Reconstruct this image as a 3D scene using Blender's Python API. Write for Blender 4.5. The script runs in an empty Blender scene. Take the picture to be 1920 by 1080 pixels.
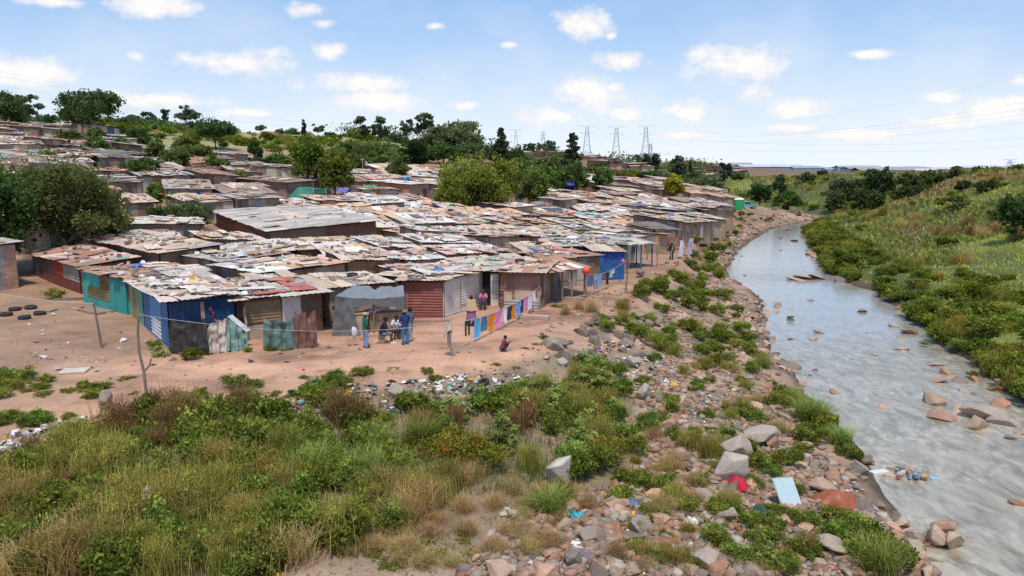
import bpy, bmesh, math, random
import numpy as np
from mathutils import Vector, Matrix

R = random.Random(11)
rng = np.random.default_rng(11)
scene = bpy.context.scene
COL = scene.collection
V3 = Vector

# ------------------------------------------------------------------ camera and pixel helpers
FPX, PITCH, CAMH = 1493.0, math.radians(8.68), 8.8
CP, SP = math.cos(PITCH), math.sin(PITCH)

def lerp(a, b, t): return a + (b - a) * t

def at(px, py, z=0.0):
    u = (px - 960) / FPX; v = (540 - py) / FPX
    dy = CP + v * SP; dz = -SP + v * CP
    t = (z - CAMH) / dz
    return V3((u * t, dy * t, z))

def zat(py, D):
    v = (540 - py) / FPX
    return CAMH + D * (-SP + v * CP) / (CP + v * SP)

def xat(px, D, z=0.0):
    return (px - 960) / FPX * (D * CP + (CAMH - z) * SP)

# ------------------------------------------------------------------ terrain
def vnoise(x, y, seed=0):
    xi = np.floor(x).astype(np.int64); yi = np.floor(y).astype(np.int64)
    xf = x - xi; yf = y - yi
    def h(a, b):
        n = (a * 374761393 + b * 668265263 + seed * 974711) & 0xffffffff
        n = ((n ^ (n >> 13)) * 1274126177) & 0xffffffff
        return ((n ^ (n >> 16)) & 0xffff) / 65535.0
    sx = xf * xf * (3 - 2 * xf); sy = yf * yf * (3 - 2 * yf)
    a = h(xi, yi) * (1 - sx) + h(xi + 1, yi) * sx
    b = h(xi, yi + 1) * (1 - sx) + h(xi + 1, yi + 1) * sx
    return a * (1 - sy) + b * sy

def fbm(x, y, seed=0, o=3):
    s = 0; a = 0.5; t = 0
    for i in range(o):
        s = s + a * vnoise(x * 2 ** i, y * 2 ** i, seed + i); t += a; a *= .5
    return s / t

LEDGE = np.array([(11.2, 14), (11.6, 21.3), (12.4, 23.6), (12.9, 26.9), (14.2, 31.2), (15, 36.1), (15, 41.7), (16.8, 52.3), (21.4, 66.9), (23.4, 87.8), (31.2, 110.4), (47.8, 148.5), (70.5, 181), (69, 200), (58, 215), (36, 260), (10, 330), (-60, 500), (-200, 900)])
REDGE = np.array([(24.5, 14), (25.2, 28), (26.3, 39.6), (27.1, 42.8), (28.3, 49.2), (31, 59.8), (34.3, 74.3), (34.7, 85.6), (40.2, 103.8), (54.7, 148.5), (74.6, 181), (75, 200), (66, 215), (44, 260), (18, 330), (-50, 500), (-190, 900)])
PLAT = np.array([(-300, 28), (-18, 28), (-13, 28.7), (-10, 30.2), (-5.5, 33), (-2.5, 34.5), (0, 37), (1.9, 40), (4, 45), (7.5, 50.5), (10.5, 57), (16.5, 75), (26.5, 110), (42, 148), (51, 174), (47, 190), (38, 208), (18, 255), (-6, 330), (-70, 500), (-210, 900), (-900, 900), (-900, 28)], float)

def xl(y): return np.interp(y, LEDGE[:, 1], LEDGE[:, 0]) + 0.9 * (vnoise(y * .45, y * 0 + 3.3, 5) - .5)
def xr(y): return np.interp(y, REDGE[:, 1], REDGE[:, 0]) + 1.2 * (vnoise(y * .3, y * 0 + 8.1, 6) - .5)

def inpoly(x, y, P):
    c = np.zeros(np.shape(x), bool)
    n = len(P)
    for i in range(n):
        x0, y0 = P[i]; x1, y1 = P[(i + 1) % n]
        if y0 == y1: continue
        m = ((y0 > y) != (y1 > y)) & (x < (x1 - x0) * (y - y0) / (y1 - y0) + x0)
        c ^= m
    return c

def pdist(x, y, P, closed=False):
    d = np.full(np.shape(x), 1e9)
    for i in range(len(P) - (0 if closed else 1)):
        ax, ay = P[i]; bx, by = P[(i + 1) % len(P)]
        L = (bx - ax) ** 2 + (by - ay) ** 2
        t = np.clip(((x - ax) * (bx - ax) + (y - ay) * (by - ay)) / L, 0, 1)
        d = np.minimum(d, np.hypot(x - ax - t * (bx - ax), y - ay - t * (by - ay)))
    return d

def sstep(a, b, x):
    t = np.clip((x - a) / (b - a), 0, 1)
    return t * t * (3 - 2 * t)

def terrain(x, y):
    """height and zone weights at arrays x, y"""
    x = np.asarray(x, float); y = np.asarray(y, float)
    L = xl(y); Rr = xr(y)
    # the hill the settlement climbs
    p = 1.2 + .105 * (7 - x) + .083 * (y - 117)
    hill = np.where(p < -1, 0, np.where(p > 1, p, (p + 1) ** 2 / 4))
    b = x / np.maximum(y, 20)
    cap = np.interp(b, [-.6, -.2, 0, .12, .22, .3, .4], [18.5, 17.5, 11, 9.5, 7.5, 3, .3])
    hill = cap * (1 - np.exp(-(hill / np.maximum(cap, .1)) ** 1.0 * (1 + .25 * (hill / np.maximum(cap, .1)) ** 2))) if False else np.minimum(hill, cap + 0 * hill)
    hill = hill * (1 - sstep(600, 1800, y))
    inside = inpoly(x, y, PLAT)
    dT = np.where(inside, 0, pdist(x, y, PLAT[:21]))
    dR = np.maximum(L - x, 0)
    t = dT / (dT + dR + 1e-6)
    left = hill - (2.68 + hill * .6) * np.power(t, .8 - .38 * sstep(60, 95, y)) * np.where(inside, 0, 1)
    left = left + np.where(inside, .10, .32 + .6 * sstep(60, 110, y)) * (fbm(x * .35, y * .35, 21) - .5) * np.clip(.25 + dT * .4, 0, 1)
    e = x - Rr
    ridge = -2.6 + 1.1 * sstep(0, 3, e) + 8.9 * sstep(np.interp(y, [80, 135], [10, 2.5]), np.interp(y, [80, 135], [46, 36]), e) + 1.5 * (fbm(x * .05, y * .05, 31) - .5) * sstep(5, 30, e) + .35 * (fbm(x * .4, y * .4, 32) - .5) * sstep(1, 5, e)
    ridge = ridge * (1 - sstep(190, 330, y)) + np.maximum(hill, .3) * sstep(190, 330, y)
    emb = 5.0 * np.exp(-((y - 470 - .25 * x) / 9) ** 4) * sstep(70, 110, x) * (1 - sstep(520, 640, x))
    ridge = ridge + emb
    riv = (x >= L) & (x <= Rr)
    mid = np.minimum(x - L, Rr - x)
    z = np.where(x < L, left, np.where(riv, -2.75 - .7 * sstep(0, 2.0, mid), ridge))
    far = sstep(1500, 2500, np.hypot(x, y))
    z = z * (1 - far)
    return z, inside, t, e, riv, hill, dT

def hz(x, y):
    return float(terrain(np.array([x]), np.array([y]))[0][0])

HGT = []
def ground_many(pxs, pys):
    pxs = np.asarray(pxs, float); pys = np.asarray(pys, float)
    ys = np.concatenate([np.arange(13, 60, .35), np.geomspace(60, 420, 170)])
    if not HGT: HGT.append(terrain(*[a.ravel() for a in np.meshgrid(np.arange(-330, 331) * .8, np.arange(8, 440) * 1.0 + 2)])[0].reshape(432, 661))
    u = (pxs - 960) / FPX; v = (540 - pys) / FPX
    dy = CP + v * SP; dz = -SP + v * CP
    T = ys[None, :] / dy[:, None]
    X = u[:, None] * T; Z = CAMH + dz[:, None] * T
    Y = np.broadcast_to(ys[None, :], X.shape)
    gx = np.clip(X / .8 + 330, 0, 659.99); gy = np.clip(Y - 10, 0, 430.99); ix = gx.astype(int); iy = gy.astype(int); fx = gx - ix; fy = gy - iy; Hh = HGT[0]
    G = (Hh[iy, ix] * (1 - fx) + Hh[iy, ix + 1] * fx) * (1 - fy) + (Hh[iy + 1, ix] * (1 - fx) + Hh[iy + 1, ix + 1] * fx) * fy
    below = Z < G
    k = np.argmax(below, axis=1)
    ok = below.any(axis=1) & (k > 0)
    k = np.maximum(k, 1); r = np.arange(len(k))
    a = Z[r, k - 1] - G[r, k - 1]; bb = G[r, k] - Z[r, k]
    f = a / np.maximum(a + bb, 1e-9)
    x = X[r, k - 1] + f * (X[r, k] - X[r, k - 1]); y = Y[r, k - 1] + f * (Y[r, k] - Y[r, k - 1])
    return x, y, terrain(x, y)[0], ok

def gp(px, py):
    x, y, z, ok = ground_many([px], [py])
    return V3((x[0], y[0], z[0]))

def scatter_px(poly, n, avoid=None):
    P = np.array(poly, float)
    lo, hi = P.min(0), P.max(0)
    X = []; Y = []
    while len(X) < n:
        q = rng.uniform(lo, hi, (n * 3, 2))
        m = inpoly(q[:, 0], q[:, 1], P)
        X += list(q[m, 0]); Y += list(q[m, 1])
    x, y, z, ok = ground_many(X[:n], Y[:n])
    return [V3((a, b, c)) for a, b, c, o in zip(x, y, z, ok) if o]

# ------------------------------------------------------------------ object helpers
def tag(o, label=None, cat=None, group=None, kind=None):
    if label: o['label'] = label
    if cat: o['category'] = cat
    if group: o['group'] = group
    if kind: o['kind'] = kind
    return o

def empty(name, loc, label=None, cat=None, group=None):
    o = bpy.data.objects.new(name, None); COL.objects.link(o)
    o.location = loc; o.empty_display_size = .2
    return tag(o, label, cat, group)

def link(name, me, parent=None, loc=(0, 0, 0), rot=(0, 0, 0), sc=1.0):
    o = bpy.data.objects.new(name, me); COL.objects.link(o)
    if parent is not None: o.parent = parent
    o.location = loc; o.rotation_euler = rot
    o.scale = (sc, sc, sc) if not hasattr(sc, '__len__') else sc
    return o

def np_mesh(name, V, C, mat):
    """V (M,4,3) quads, C (M,3) colours"""
    M = len(V); me = bpy.data.meshes.new(name)
    me.vertices.add(4 * M); me.vertices.foreach_set('co', np.ascontiguousarray(V, dtype=np.float32).ravel())
    me.loops.add(4 * M); me.loops.foreach_set('vertex_index', np.arange(4 * M, dtype=np.int32))
    me.polygons.add(M); me.polygons.foreach_set('loop_start', np.arange(0, 4 * M, 4, dtype=np.int32))
    me.update(calc_edges=True)
    a = me.color_attributes.new('Col', 'FLOAT_COLOR', 'CORNER')
    c4 = np.ones((M, 4), np.float32); c4[:, :3] = C
    a.data.foreach_set('color', np.repeat(c4, 4, axis=0).ravel())
    me.materials.append(mat)
    return me

class MB:
    def __init__(s): s.v = []; s.f = []; s.c = []; s.m = []
    def face(s, pts, c, m=0):
        n = len(s.v); s.v += [tuple(p) for p in pts]; s.f.append(list(range(n, n + len(pts)))); s.c.append(c); s.m.append(m)
    def box(s, ctr, size, c, rot=None, m=0, taper=1.0):
        n = len(s.v); M = rot if rot is not None else Matrix.Identity(3)
        for z in (-.5, .5):
            k = taper if z > 0 else 1
            for x, y in ((-.5, -.5), (.5, -.5), (.5, .5), (-.5, .5)):
                s.v.append(tuple(V3(ctr) + M @ V3((x * size[0] * k, y * size[1] * k, z * size[2]))))
        for f in ((3, 2, 1, 0), (4, 5, 6, 7), (0, 1, 5, 4), (1, 2, 6, 5), (2, 3, 7, 6), (3, 0, 4, 7)):
            s.f.append([n + i for i in f]); s.c.append(c); s.m.append(m)
    def tube(s, pts, rad, c, seg=6, cap=True, m=0):
        pts = [V3(p) for p in pts]
        if not hasattr(rad, '__len__'): rad = [rad] * len(pts)
        n0 = len(s.v); prev = None
        for i, p in enumerate(pts):
            d = (pts[min(i + 1, len(pts) - 1)] - pts[max(i - 1, 0)])
            d = d.normalized() if d.length > 1e-9 else V3((0, 0, 1))
            ref = prev if prev is not None else (V3((1, 0, 0)) if abs(d.x) < .9 else V3((0, 1, 0)))
            a = (ref - d * ref.dot(d)).normalized(); b = d.cross(a); prev = a
            for k in range(seg):
                t = 2 * math.pi * k / seg
                s.v.append(tuple(p + (a * math.cos(t) + b * math.sin(t)) * rad[i]))
        for i in range(len(pts) - 1):
            for k in range(seg):
                a = n0 + i * seg + k; b = n0 + i * seg + (k + 1) % seg
                s.f.append([a, b, b + seg, a + seg]); s.c.append(c); s.m.append(m)
        if cap:
            s.f.append([n0 + k for k in range(seg)][::-1]); s.c.append(c); s.m.append(m)
            e = n0 + (len(pts) - 1) * seg
            s.f.append([e + k for k in range(seg)]); s.c.append(c); s.m.append(m)
    def lathe(s, ctr, prof, c, seg=14, m=0, rot=None):
        n0 = len(s.v); M = rot if rot is not None else Matrix.Identity(3)
        for r, z in prof:
            for k in range(seg):
                t = 2 * math.pi * k / seg
                s.v.append(tuple(V3(ctr) + M @ V3((r * math.cos(t), r * math.sin(t), z))))
        for i in range(len(prof) - 1):
            for k in range(seg):
                a = n0 + i * seg + k; b = n0 + i * seg + (k + 1) % seg
                s.f.append([a, b, b + seg, a + seg]); s.c.append(c); s.m.append(m)
    def grid(s, fn, nu, nv, c, m=0):
        n0 = len(s.v)
        for j in range(nv + 1):
            for i in range(nu + 1): s.v.append(tuple(fn(i / nu, j / nv)))
        for j in range(nv):
            for i in range(nu):
                a = n0 + j * (nu + 1) + i
                s.f.append([a, a + 1, a + nu + 2, a + nu + 1]); s.c.append(c(i, j) if callable(c) else c); s.m.append(m)
    def mesh(s, name, mats, origin=(0, 0, 0), smooth=False):
        o = V3(origin); me = bpy.data.meshes.new(name)
        V = np.array(s.v, dtype=np.float64) - np.array(o)
        me.from_pydata(V.tolist(), [], s.f); me.update()
        a = me.color_attributes.new('Col', 'FLOAT_COLOR', 'CORNER')
        tot = np.array([len(f) for f in s.f]); c4 = np.ones((len(s.f), 4), np.float32); c4[:, :3] = np.array(s.c)
        a.data.foreach_set('color', np.repeat(c4, tot, axis=0).ravel())
        if not isinstance(mats, (list, tuple)): mats = [mats]
        for m in mats: me.materials.append(m)
        if len(mats) > 1: me.polygons.foreach_set('material_index', np.array(s.m, np.int32))
        if smooth: me.polygons.foreach_set('use_smooth', np.ones(len(s.f), bool))
        return me
    def build(s, name, mats, parent=None, origin=None, smooth=False, loc=None):
        """parent: verts are made relative to the parent's location; else relative to origin, which becomes the location"""
        if parent is not None:
            return link(name, s.mesh(name, mats, parent.location, smooth), parent)
        og = origin if origin is not None else (0, 0, 0)
        return link(name, s.mesh(name, mats, og, smooth), None, og)

def jit(c, a=.12, r=R):
    k = 1 + r.uniform(-a, a)
    return tuple(max(0, min(1, x * k * (1 + r.uniform(-a, a) * .35))) for x in c)

# ------------------------------------------------------------------ materials
def newmat(name):
    m = bpy.data.materials.new(name); m.use_nodes = True
    nt = m.node_tree; nt.nodes.clear()
    out = nt.nodes.new('ShaderNodeOutputMaterial')
    return m, nt, out

def N(nt, t, **kw):
    n = nt.nodes.new(t)
    for k, v in kw.items():
        if k.startswith('i_'):
            n.inputs[k[2:].replace('_', ' ')].default_value = v
        else: setattr(n, k, v)
    return n

def mixc(nt, fac, a, b, mode='MIX'):
    n = nt.nodes.new('ShaderNodeMix'); n.data_type = 'RGBA'; n.blend_type = mode; n.clamp_result = False
    for sock, val in ((n.inputs[0], fac), (n.inputs[6], a), (n.inputs[7], b)):
        if hasattr(val, 'is_output'): nt.links.new(val, sock)
        elif isinstance(val, (int, float)): sock.default_value = val
        else: sock.default_value = (*val, 1)
    return n.outputs[2]

def mathn(nt, op, a, b=None, c=None, clamp=False):
    n = nt.nodes.new('ShaderNodeMath'); n.operation = op; n.use_clamp = clamp
    for i, v in enumerate((a, b, c)):
        if v is None: continue
        if hasattr(v, 'is_output'): nt.links.new(v, n.inputs[i])
        else: n.inputs[i].default_value = v
    return n.outputs[0]

def ramp(nt, fac, stops):
    n = nt.nodes.new('ShaderNodeValToRGB'); e = n.color_ramp.elements
    while len(e) < len(stops): e.new(.5)
    for el, (p, c) in zip(e, stops):
        el.position = p; el.color = (*c, 1) if hasattr(c, '__len__') else (c, c, c, 1)
    nt.links.new(fac, n.inputs[0])
    return n.outputs[0]

def noise(nt, vec, scale, detail=4, rough=.55, dist=0.0):
    n = N(nt, 'ShaderNodeTexNoise'); n.inputs['Scale'].default_value = scale; n.inputs['Detail'].default_value = detail
    n.inputs['Roughness'].default_value = rough; n.inputs['Distortion'].default_value = dist
    nt.links.new(vec, n.inputs['Vector'])
    return n.outputs['Fac']

def attr_mat(name, rough=.8, nsc=3.0, namt=.5, fine=25.0, famt=.35, bump=.2, bsc=20.0, rust=0.0, rustc=(.19, .085, .045), metal=0.0, spec=.3, brick=False, rand=0.0):
    m, nt, out = newmat(name)
    tc = N(nt, 'ShaderNodeTexCoord'); vec = tc.outputs['Object']
    geo = N(nt, 'ShaderNodeNewGeometry'); pos = geo.outputs['Position']
    at_ = N(nt, 'ShaderNodeAttribute', attribute_name='Col'); col = at_.outputs['Color']
    n1 = noise(nt, pos, nsc, 5); n2 = noise(nt, pos, fine, 4, .65)
    f = mathn(nt, 'MULTIPLY', mathn(nt, 'MULTIPLY_ADD', n1, namt * 2, 1 - namt), mathn(nt, 'MULTIPLY_ADD', n2, famt * 2, 1 - famt))
    cc = N(nt, 'ShaderNodeCombineColor'); [nt.links.new(f, cc.inputs[i]) for i in range(3)]
    col = mixc(nt, 1.0, col, cc.outputs[0], 'MULTIPLY')
    bh = n2
    if brick:
        sx = N(nt, 'ShaderNodeSeparateXYZ'); nt.links.new(vec, sx.inputs[0])
        h = mathn(nt, 'ADD', sx.outputs[0], sx.outputs[1])
        cb = N(nt, 'ShaderNodeCombineXYZ'); nt.links.new(h, cb.inputs[0]); nt.links.new(sx.outputs[2], cb.inputs[1])
        br = N(nt, 'ShaderNodeTexBrick'); nt.links.new(cb.outputs[0], br.inputs['Vector'])
        br.inputs['Scale'].default_value = 1.0; br.inputs['Brick Width'].default_value = .42; br.inputs['Row Height'].default_value = .17; br.inputs['Mortar Size'].default_value = .018
        br.inputs['Color1'].default_value = (1.1, 1.0, .95, 1); br.inputs['Color2'].default_value = (.68, .6, .56, 1); br.inputs['Mortar'].default_value = (.9, .95, .95, 1)
        col = mixc(nt, 1.0, col, br.outputs['Color'], 'MULTIPLY')
    if rust > 0:
        r1 = noise(nt, pos, 1.7, 6, .7, .4)
        rf = ramp(nt, r1, [(.5, 0.0), (.68, 1.0)])
        rf = mathn(nt, 'MULTIPLY', rf, rust)
        rn = mixc(nt, n2, tuple(x * .6 for x in rustc), tuple(x * 1.7 for x in rustc))
        col = mixc(nt, rf, col, rn)
    if rand > 0:
        oi = N(nt, 'ShaderNodeObjectInfo')
        v = mathn(nt, 'MULTIPLY_ADD', oi.outputs['Random'], rand * 2, 1 - rand)
        hs = N(nt, 'ShaderNodeHueSaturation'); nt.links.new(v, hs.inputs['Value']); nt.links.new(col, hs.inputs['Color'])
        col = hs.outputs[0]
    b = N(nt, 'ShaderNodeBsdfPrincipled'); b.inputs['Roughness'].default_value = rough; b.inputs['Metallic'].default_value = metal
    b.inputs['Specular IOR Level'].default_value = spec
    nt.links.new(col, b.inputs['Base Color'])
    if bump > 0:
        bn = noise(nt, pos, bsc, 5, .6)
        bm = N(nt, 'ShaderNodeBump'); bm.inputs['Strength'].default_value = bump; bm.inputs['Distance'].default_value = .05
        nt.links.new(bn, bm.inputs['Height']); nt.links.new(bm.outputs[0], b.inputs['Normal'])
    nt.links.new(b.outputs[0], out.inputs[0])
    return m

def foliage_mat(name, rand=.18, trans=.35):
    m, nt, out = newmat(name)
    at_ = N(nt, 'ShaderNodeAttribute', attribute_name='Col')
    oi = N(nt, 'ShaderNodeObjectInfo')
    hs = N(nt, 'ShaderNodeHueSaturation')
    nt.links.new(mathn(nt, 'MULTIPLY_ADD', oi.outputs['Random'], rand * 3.2, (1.62 if rand else 1.0) - rand * 1.6), hs.inputs['Value'])
    h2 = mathn(nt, 'FRACT', mathn(nt, 'MULTIPLY', oi.outputs['Random'], 7.31))
    nt.links.new(mathn(nt, 'MULTIPLY_ADD', h2, rand * .28, .5 - rand * .16), hs.inputs['Hue'])
    nt.links.new(at_.outputs['Color'], hs.inputs['Color'])
    d = N(nt, 'ShaderNodeBsdfDiffuse'); t = N(nt, 'ShaderNodeBsdfTranslucent')
    nt.links.new(hs.outputs[0], d.inputs[0])
    tc = mixc(nt, 1.0, hs.outputs[0], (1.15, 1.2, .6), 'MULTIPLY'); nt.links.new(tc, t.inputs[0])
    mx = N(nt, 'ShaderNodeMixShader'); mx.inputs[0].default_value = trans
    nt.links.new(d.outputs[0], mx.inputs[1]); nt.links.new(t.outputs[0], mx.inputs[2])
    nt.links.new(mx.outputs[0], out.inputs[0])
    return m

M_FOL = foliage_mat('foliage')
M_FOL_PLAIN = foliage_mat('foliage_mass', 0.0)
M_BARK = attr_mat('bark', .9, 2, .4, 14, .4, .6, 12)
M_TIN = attr_mat('tin_sheet', .85, 1.3, .38, 9, .42, .25, 14, rust=.38, rustc=(.33, .195, .13), spec=.12)
M_TINW = attr_mat('painted_tin', .6, 1.2, .3, 10, .3, .2, 10, rust=.25, spec=.4)
M_BOARD = attr_mat('board', .85, 1.5, .35, 11, .35, .2, 16)
M_BRICK = attr_mat('brickwork', .9, 1.2, .35, 10, .3, .3, 18, brick=True)
M_PLASTER = attr_mat('plaster', .9, 1.0, .25, 8, .2, .15, 14)
M_WOOD = attr_mat('weathered_wood', .85, 3, .3, 22, .4, .3, 24)
M_TARP = attr_mat('tarpaulin', .5, 1.5, .22, 8, .2, .35, 5, spec=.45)
M_CLOTH = attr_mat('cloth', .9, 3, .2, 18, .15, .3, 12)
M_PLASTIC = attr_mat('plastic', .4, 2, .15, 12, .15, .05, 8, spec=.5)
M_RUBBER = attr_mat('rubber', .8, 3, .3, 20, .3, .2, 30)
M_ROCK = attr_mat('stone', .88, 2.2, .42, 16, .42, .7, 9, rand=.22)
M_METAL = attr_mat('galvanised_steel', .5, 2, .2, 10, .2, .05, 8, metal=.6)
M_SKIN = attr_mat('skin', .55, 6, .1, 20, .1, 0)
M_FAR = attr_mat('far_surface', .9, .05, .3, .4, .3, 0)
M_LITTER = attr_mat('litter', .6, 4, .15, 18, .15, .1, 12)

# trees standing between the roofs: (pixel, top, width, distance, kind, colour, label)
MIDTREES = [(408, 282, 54, 118, 'dome', (.085, .11, .035), 'small green tree among the brown roofs of the slope'), (352, 272, 52, 128, 'round', (.075, .10, .032), 'round tree between the yellow-walled hut and veranda hut'), (250, 290, 57, 105, 'dome', (.08, .10, .035), 'bushy tree behind the wide airy yard tree'), (205, 260, 52, 128, 'dome', (.075, .10, .035), 'low tree under the brown brick cabin'), (150, 252, 59, 138, 'round', (.06, .085, .03), 'dark tree on the slope below the tin barn'),
            (90, 250, 62, 132, 'dome', (.07, .095, .032), 'broad tree on the upper slope above the airy yard tree'), (300, 312, 44, 104, 'dome', (.09, .125, .035), 'bright bush tree between slope roofs'), (520, 278, 52, 132, 'dome', (.085, .115, .035), 'green tree beside the tall full tree on the uphill side'), (660, 278, 46, 140, 'dome', (.09, .12, .038), 'light green bush tree past the lower green tree'), (745, 278, 44, 150, 'dome', (.08, .11, .035), 'little tree behind the orange plastered house'), (1000, 300, 57, 122, 'dome', (.095, .13, .035), 'leafy bush tree beside the pink hut roofs'), (985, 282, 65, 138, 'dome', (.075, .105, .032), 'spreading tree before the low green ones'), (455, 312, 44, 108, 'dome', (.09, .12, .035), 'small bush tree before the veranda hut'), (1080, 290, 46, 150, 'dome', (.085, .115, .038), 'green bush tree among mid roofs below the ragged pine'), (1130, 302, 39, 150, 'dome', (.08, .11, .04), 'small bush tree among roofs beside the long white shed')]
# ------------------------------------------------------------------ ground
def axis(segs):
    out = [segs[0][0]]
    for a, b, st in segs:
        n = max(1, int(round((b - a) / st)))
        out += list(np.linspace(a, b, n + 1)[1:])
    return np.array(out)

def geom(a, b, n, s=1): return list(s * np.geomspace(a, b, n))

def build_ground():
    xs = np.concatenate([geom(170, 9000, 22, -1)[::-1], axis([(-160, -60, 2.0), (-60, -24, .8), (-24, 36, .34), (36, 80, .7), (80, 170, 2)]), geom(180, 9000, 22)])
    ys = np.concatenate([[-300, -60, -10, 4], axis([(8, 13, 1), (13, 60, .34), (60, 110, .7), (110, 220, 1.6), (220, 560, 4)]), geom(580, 9500, 24)])
    X, Y = np.meshgrid(xs, ys)
    z, inside, t, e, riv, hill, dT = terrain(X.ravel(), Y.ravel())
    x = X.ravel(); y = Y.ravel()
    n1 = fbm(x * .12, y * .12, 41); n2 = fbm(x * .6, y * .6, 43); n3 = fbm(x * 1.9, y * 1.9, 47, 2)
    def c(*v): return np.array(v)[None, :]
    dirt = c(.51, .29, .185) * (.8 + .4 * n1[:, None]) * (.82 + .36 * n2[:, None])
    grey = c(.42, .26, .165) * (.62 + .76 * n2[:, None])
    n5 = fbm(x * .28 + 3, y * .5, 63); n6 = fbm(x * 1.1, y * 1.1, 67)
    dirt = dirt * (1 - .3 * sstep(.50, .66, n5))[:, None] * (1 - .28 * sstep(.55, .7, n6))[:, None]
    trk = np.exp(-((y - (36.2 + .16 * x + 1.2 * np.sin(x * .25))) / 1.3) ** 2) * (.6 + .6 * n2)
    dirt = dirt * (1 + .22 * trk[:, None])
    yard = sstep(-13, -22, x + 5 * (n1 - .5)) * .7
    col = dirt * (1 - yard[:, None]) + grey * yard[:, None]
    # alleys between the shacks are darker
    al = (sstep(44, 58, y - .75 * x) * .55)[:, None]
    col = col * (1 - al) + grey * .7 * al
    bank = c(.46, .30, .205) * (.65 + .7 * n3[:, None])
    bk2 = c(.27, .205, .13) * (.6 + .8 * n3[:, None])
    bf = sstep(.45, .62, n2)[:, None]
    L0 = 0
    bankc = bank * (1 - bf) + bk2 * bf
    er = (sstep(62, 80, y) * (x < L0 + 60))[:, None]; bankc = bankc * (1 - er * .45) + c(.26, .15, .095) * (.6 + .8 * n2[:, None]) * er * .45
    # the low weedy ground by the camera is darker
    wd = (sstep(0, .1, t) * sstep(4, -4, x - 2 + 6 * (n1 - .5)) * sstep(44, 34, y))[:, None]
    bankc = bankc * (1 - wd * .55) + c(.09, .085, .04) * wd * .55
    dry = (np.exp(-(((x + .5) / 4.5) ** 2 + ((y - 17.6) / 2.6) ** 2)))[:, None]
    bankc = bankc * (1 - dry) + c(.46, .33, .235) * (.8 + .4 * n3[:, None]) * dry
    k = sstep(.005, .1, t)[:, None]
    col = col * (1 - k) + bankc * k
    # grassy hill above the shacks
    hg = (sstep(10.5, 13, hill + 1.2 * (n1 - .5)) * (x < 60))[:, None]
    hgc = c(.33, .29, .13) * (.7 + .6 * n1[:, None]) * (.7 + .6 * n2[:, None])
    col = col * (1 - hg) + hgc * hg
    # meadow side
    g1 = c(.10, .12, .035); g2 = c(.19, .21, .05); g3 = c(.20, .185, .07)
    w2 = sstep(.42, .68, n1)[:, None]; w3 = sstep(.5, .75, fbm(x * .07 + 9, y * .07, 53))[:, None] * sstep(10, 26, e)[:, None]
    gc = (g1 * (1 - w2) + g2 * w2) * (1 - w3) + g3 * w3
    gc = gc * (.7 + .6 * n2[:, None])
    edge = (1 - sstep(.2, 1.4, e))[:, None]
    gc = gc * (1 - edge) + c(.16, .115, .07) * edge
    r = (e > 0)[:, None]
    col = np.where(r, gc, col)
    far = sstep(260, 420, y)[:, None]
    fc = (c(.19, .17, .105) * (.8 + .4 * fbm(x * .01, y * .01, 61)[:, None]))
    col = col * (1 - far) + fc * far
    eb = (np.exp(-((y - 470 - .25 * x) / 11) ** 4) * sstep(70, 110, x) * (1 - sstep(520, 640, x)))[:, None]
    col = col * (1 - eb) + c(.20, .125, .085) * eb
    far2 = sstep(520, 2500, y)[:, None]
    col = col * (1 - far2) + c(.24, .29, .33) * far2  # aerial haze mixed into the far ground colour
    col = np.where(riv[:, None], c(.17, .135, .085) * np.ones((len(x), 1)), col)
    wet = (1 - sstep(-2.74, -2.35, z)) * (y < 260); col = col * (1 - .5 * wet[:, None])
    nx, ny = len(xs), len(ys)
    me = bpy.data.meshes.new('ground')
    me.vertices.add(nx * ny); me.vertices.foreach_set('co', np.stack([x, y, z], 1).astype(np.float32).ravel())
    i, j = np.meshgrid(np.arange(nx - 1), np.arange(ny - 1)); a = (j * nx + i).ravel()
    F = np.stack([a, a + 1, a + nx + 1, a + nx], 1).astype(np.int32)
    me.loops.add(F.size); me.loops.foreach_set('vertex_index', F.ravel())
    me.polygons.add(len(F)); me.polygons.foreach_set('loop_start', np.arange(0, F.size, 4, dtype=np.int32))
    me.polygons.foreach_set('use_smooth', np.ones(len(F), bool))
    me.update(calc_edges=True)
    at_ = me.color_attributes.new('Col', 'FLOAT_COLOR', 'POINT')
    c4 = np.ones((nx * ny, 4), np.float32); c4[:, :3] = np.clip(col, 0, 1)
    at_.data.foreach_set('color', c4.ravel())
    m = attr_mat('earth', .95, .9, .28, 7, .4, .55, 5)
    me.materials.append(m)
    tag(link('ground', me), kind='structure')

build_ground()

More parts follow.
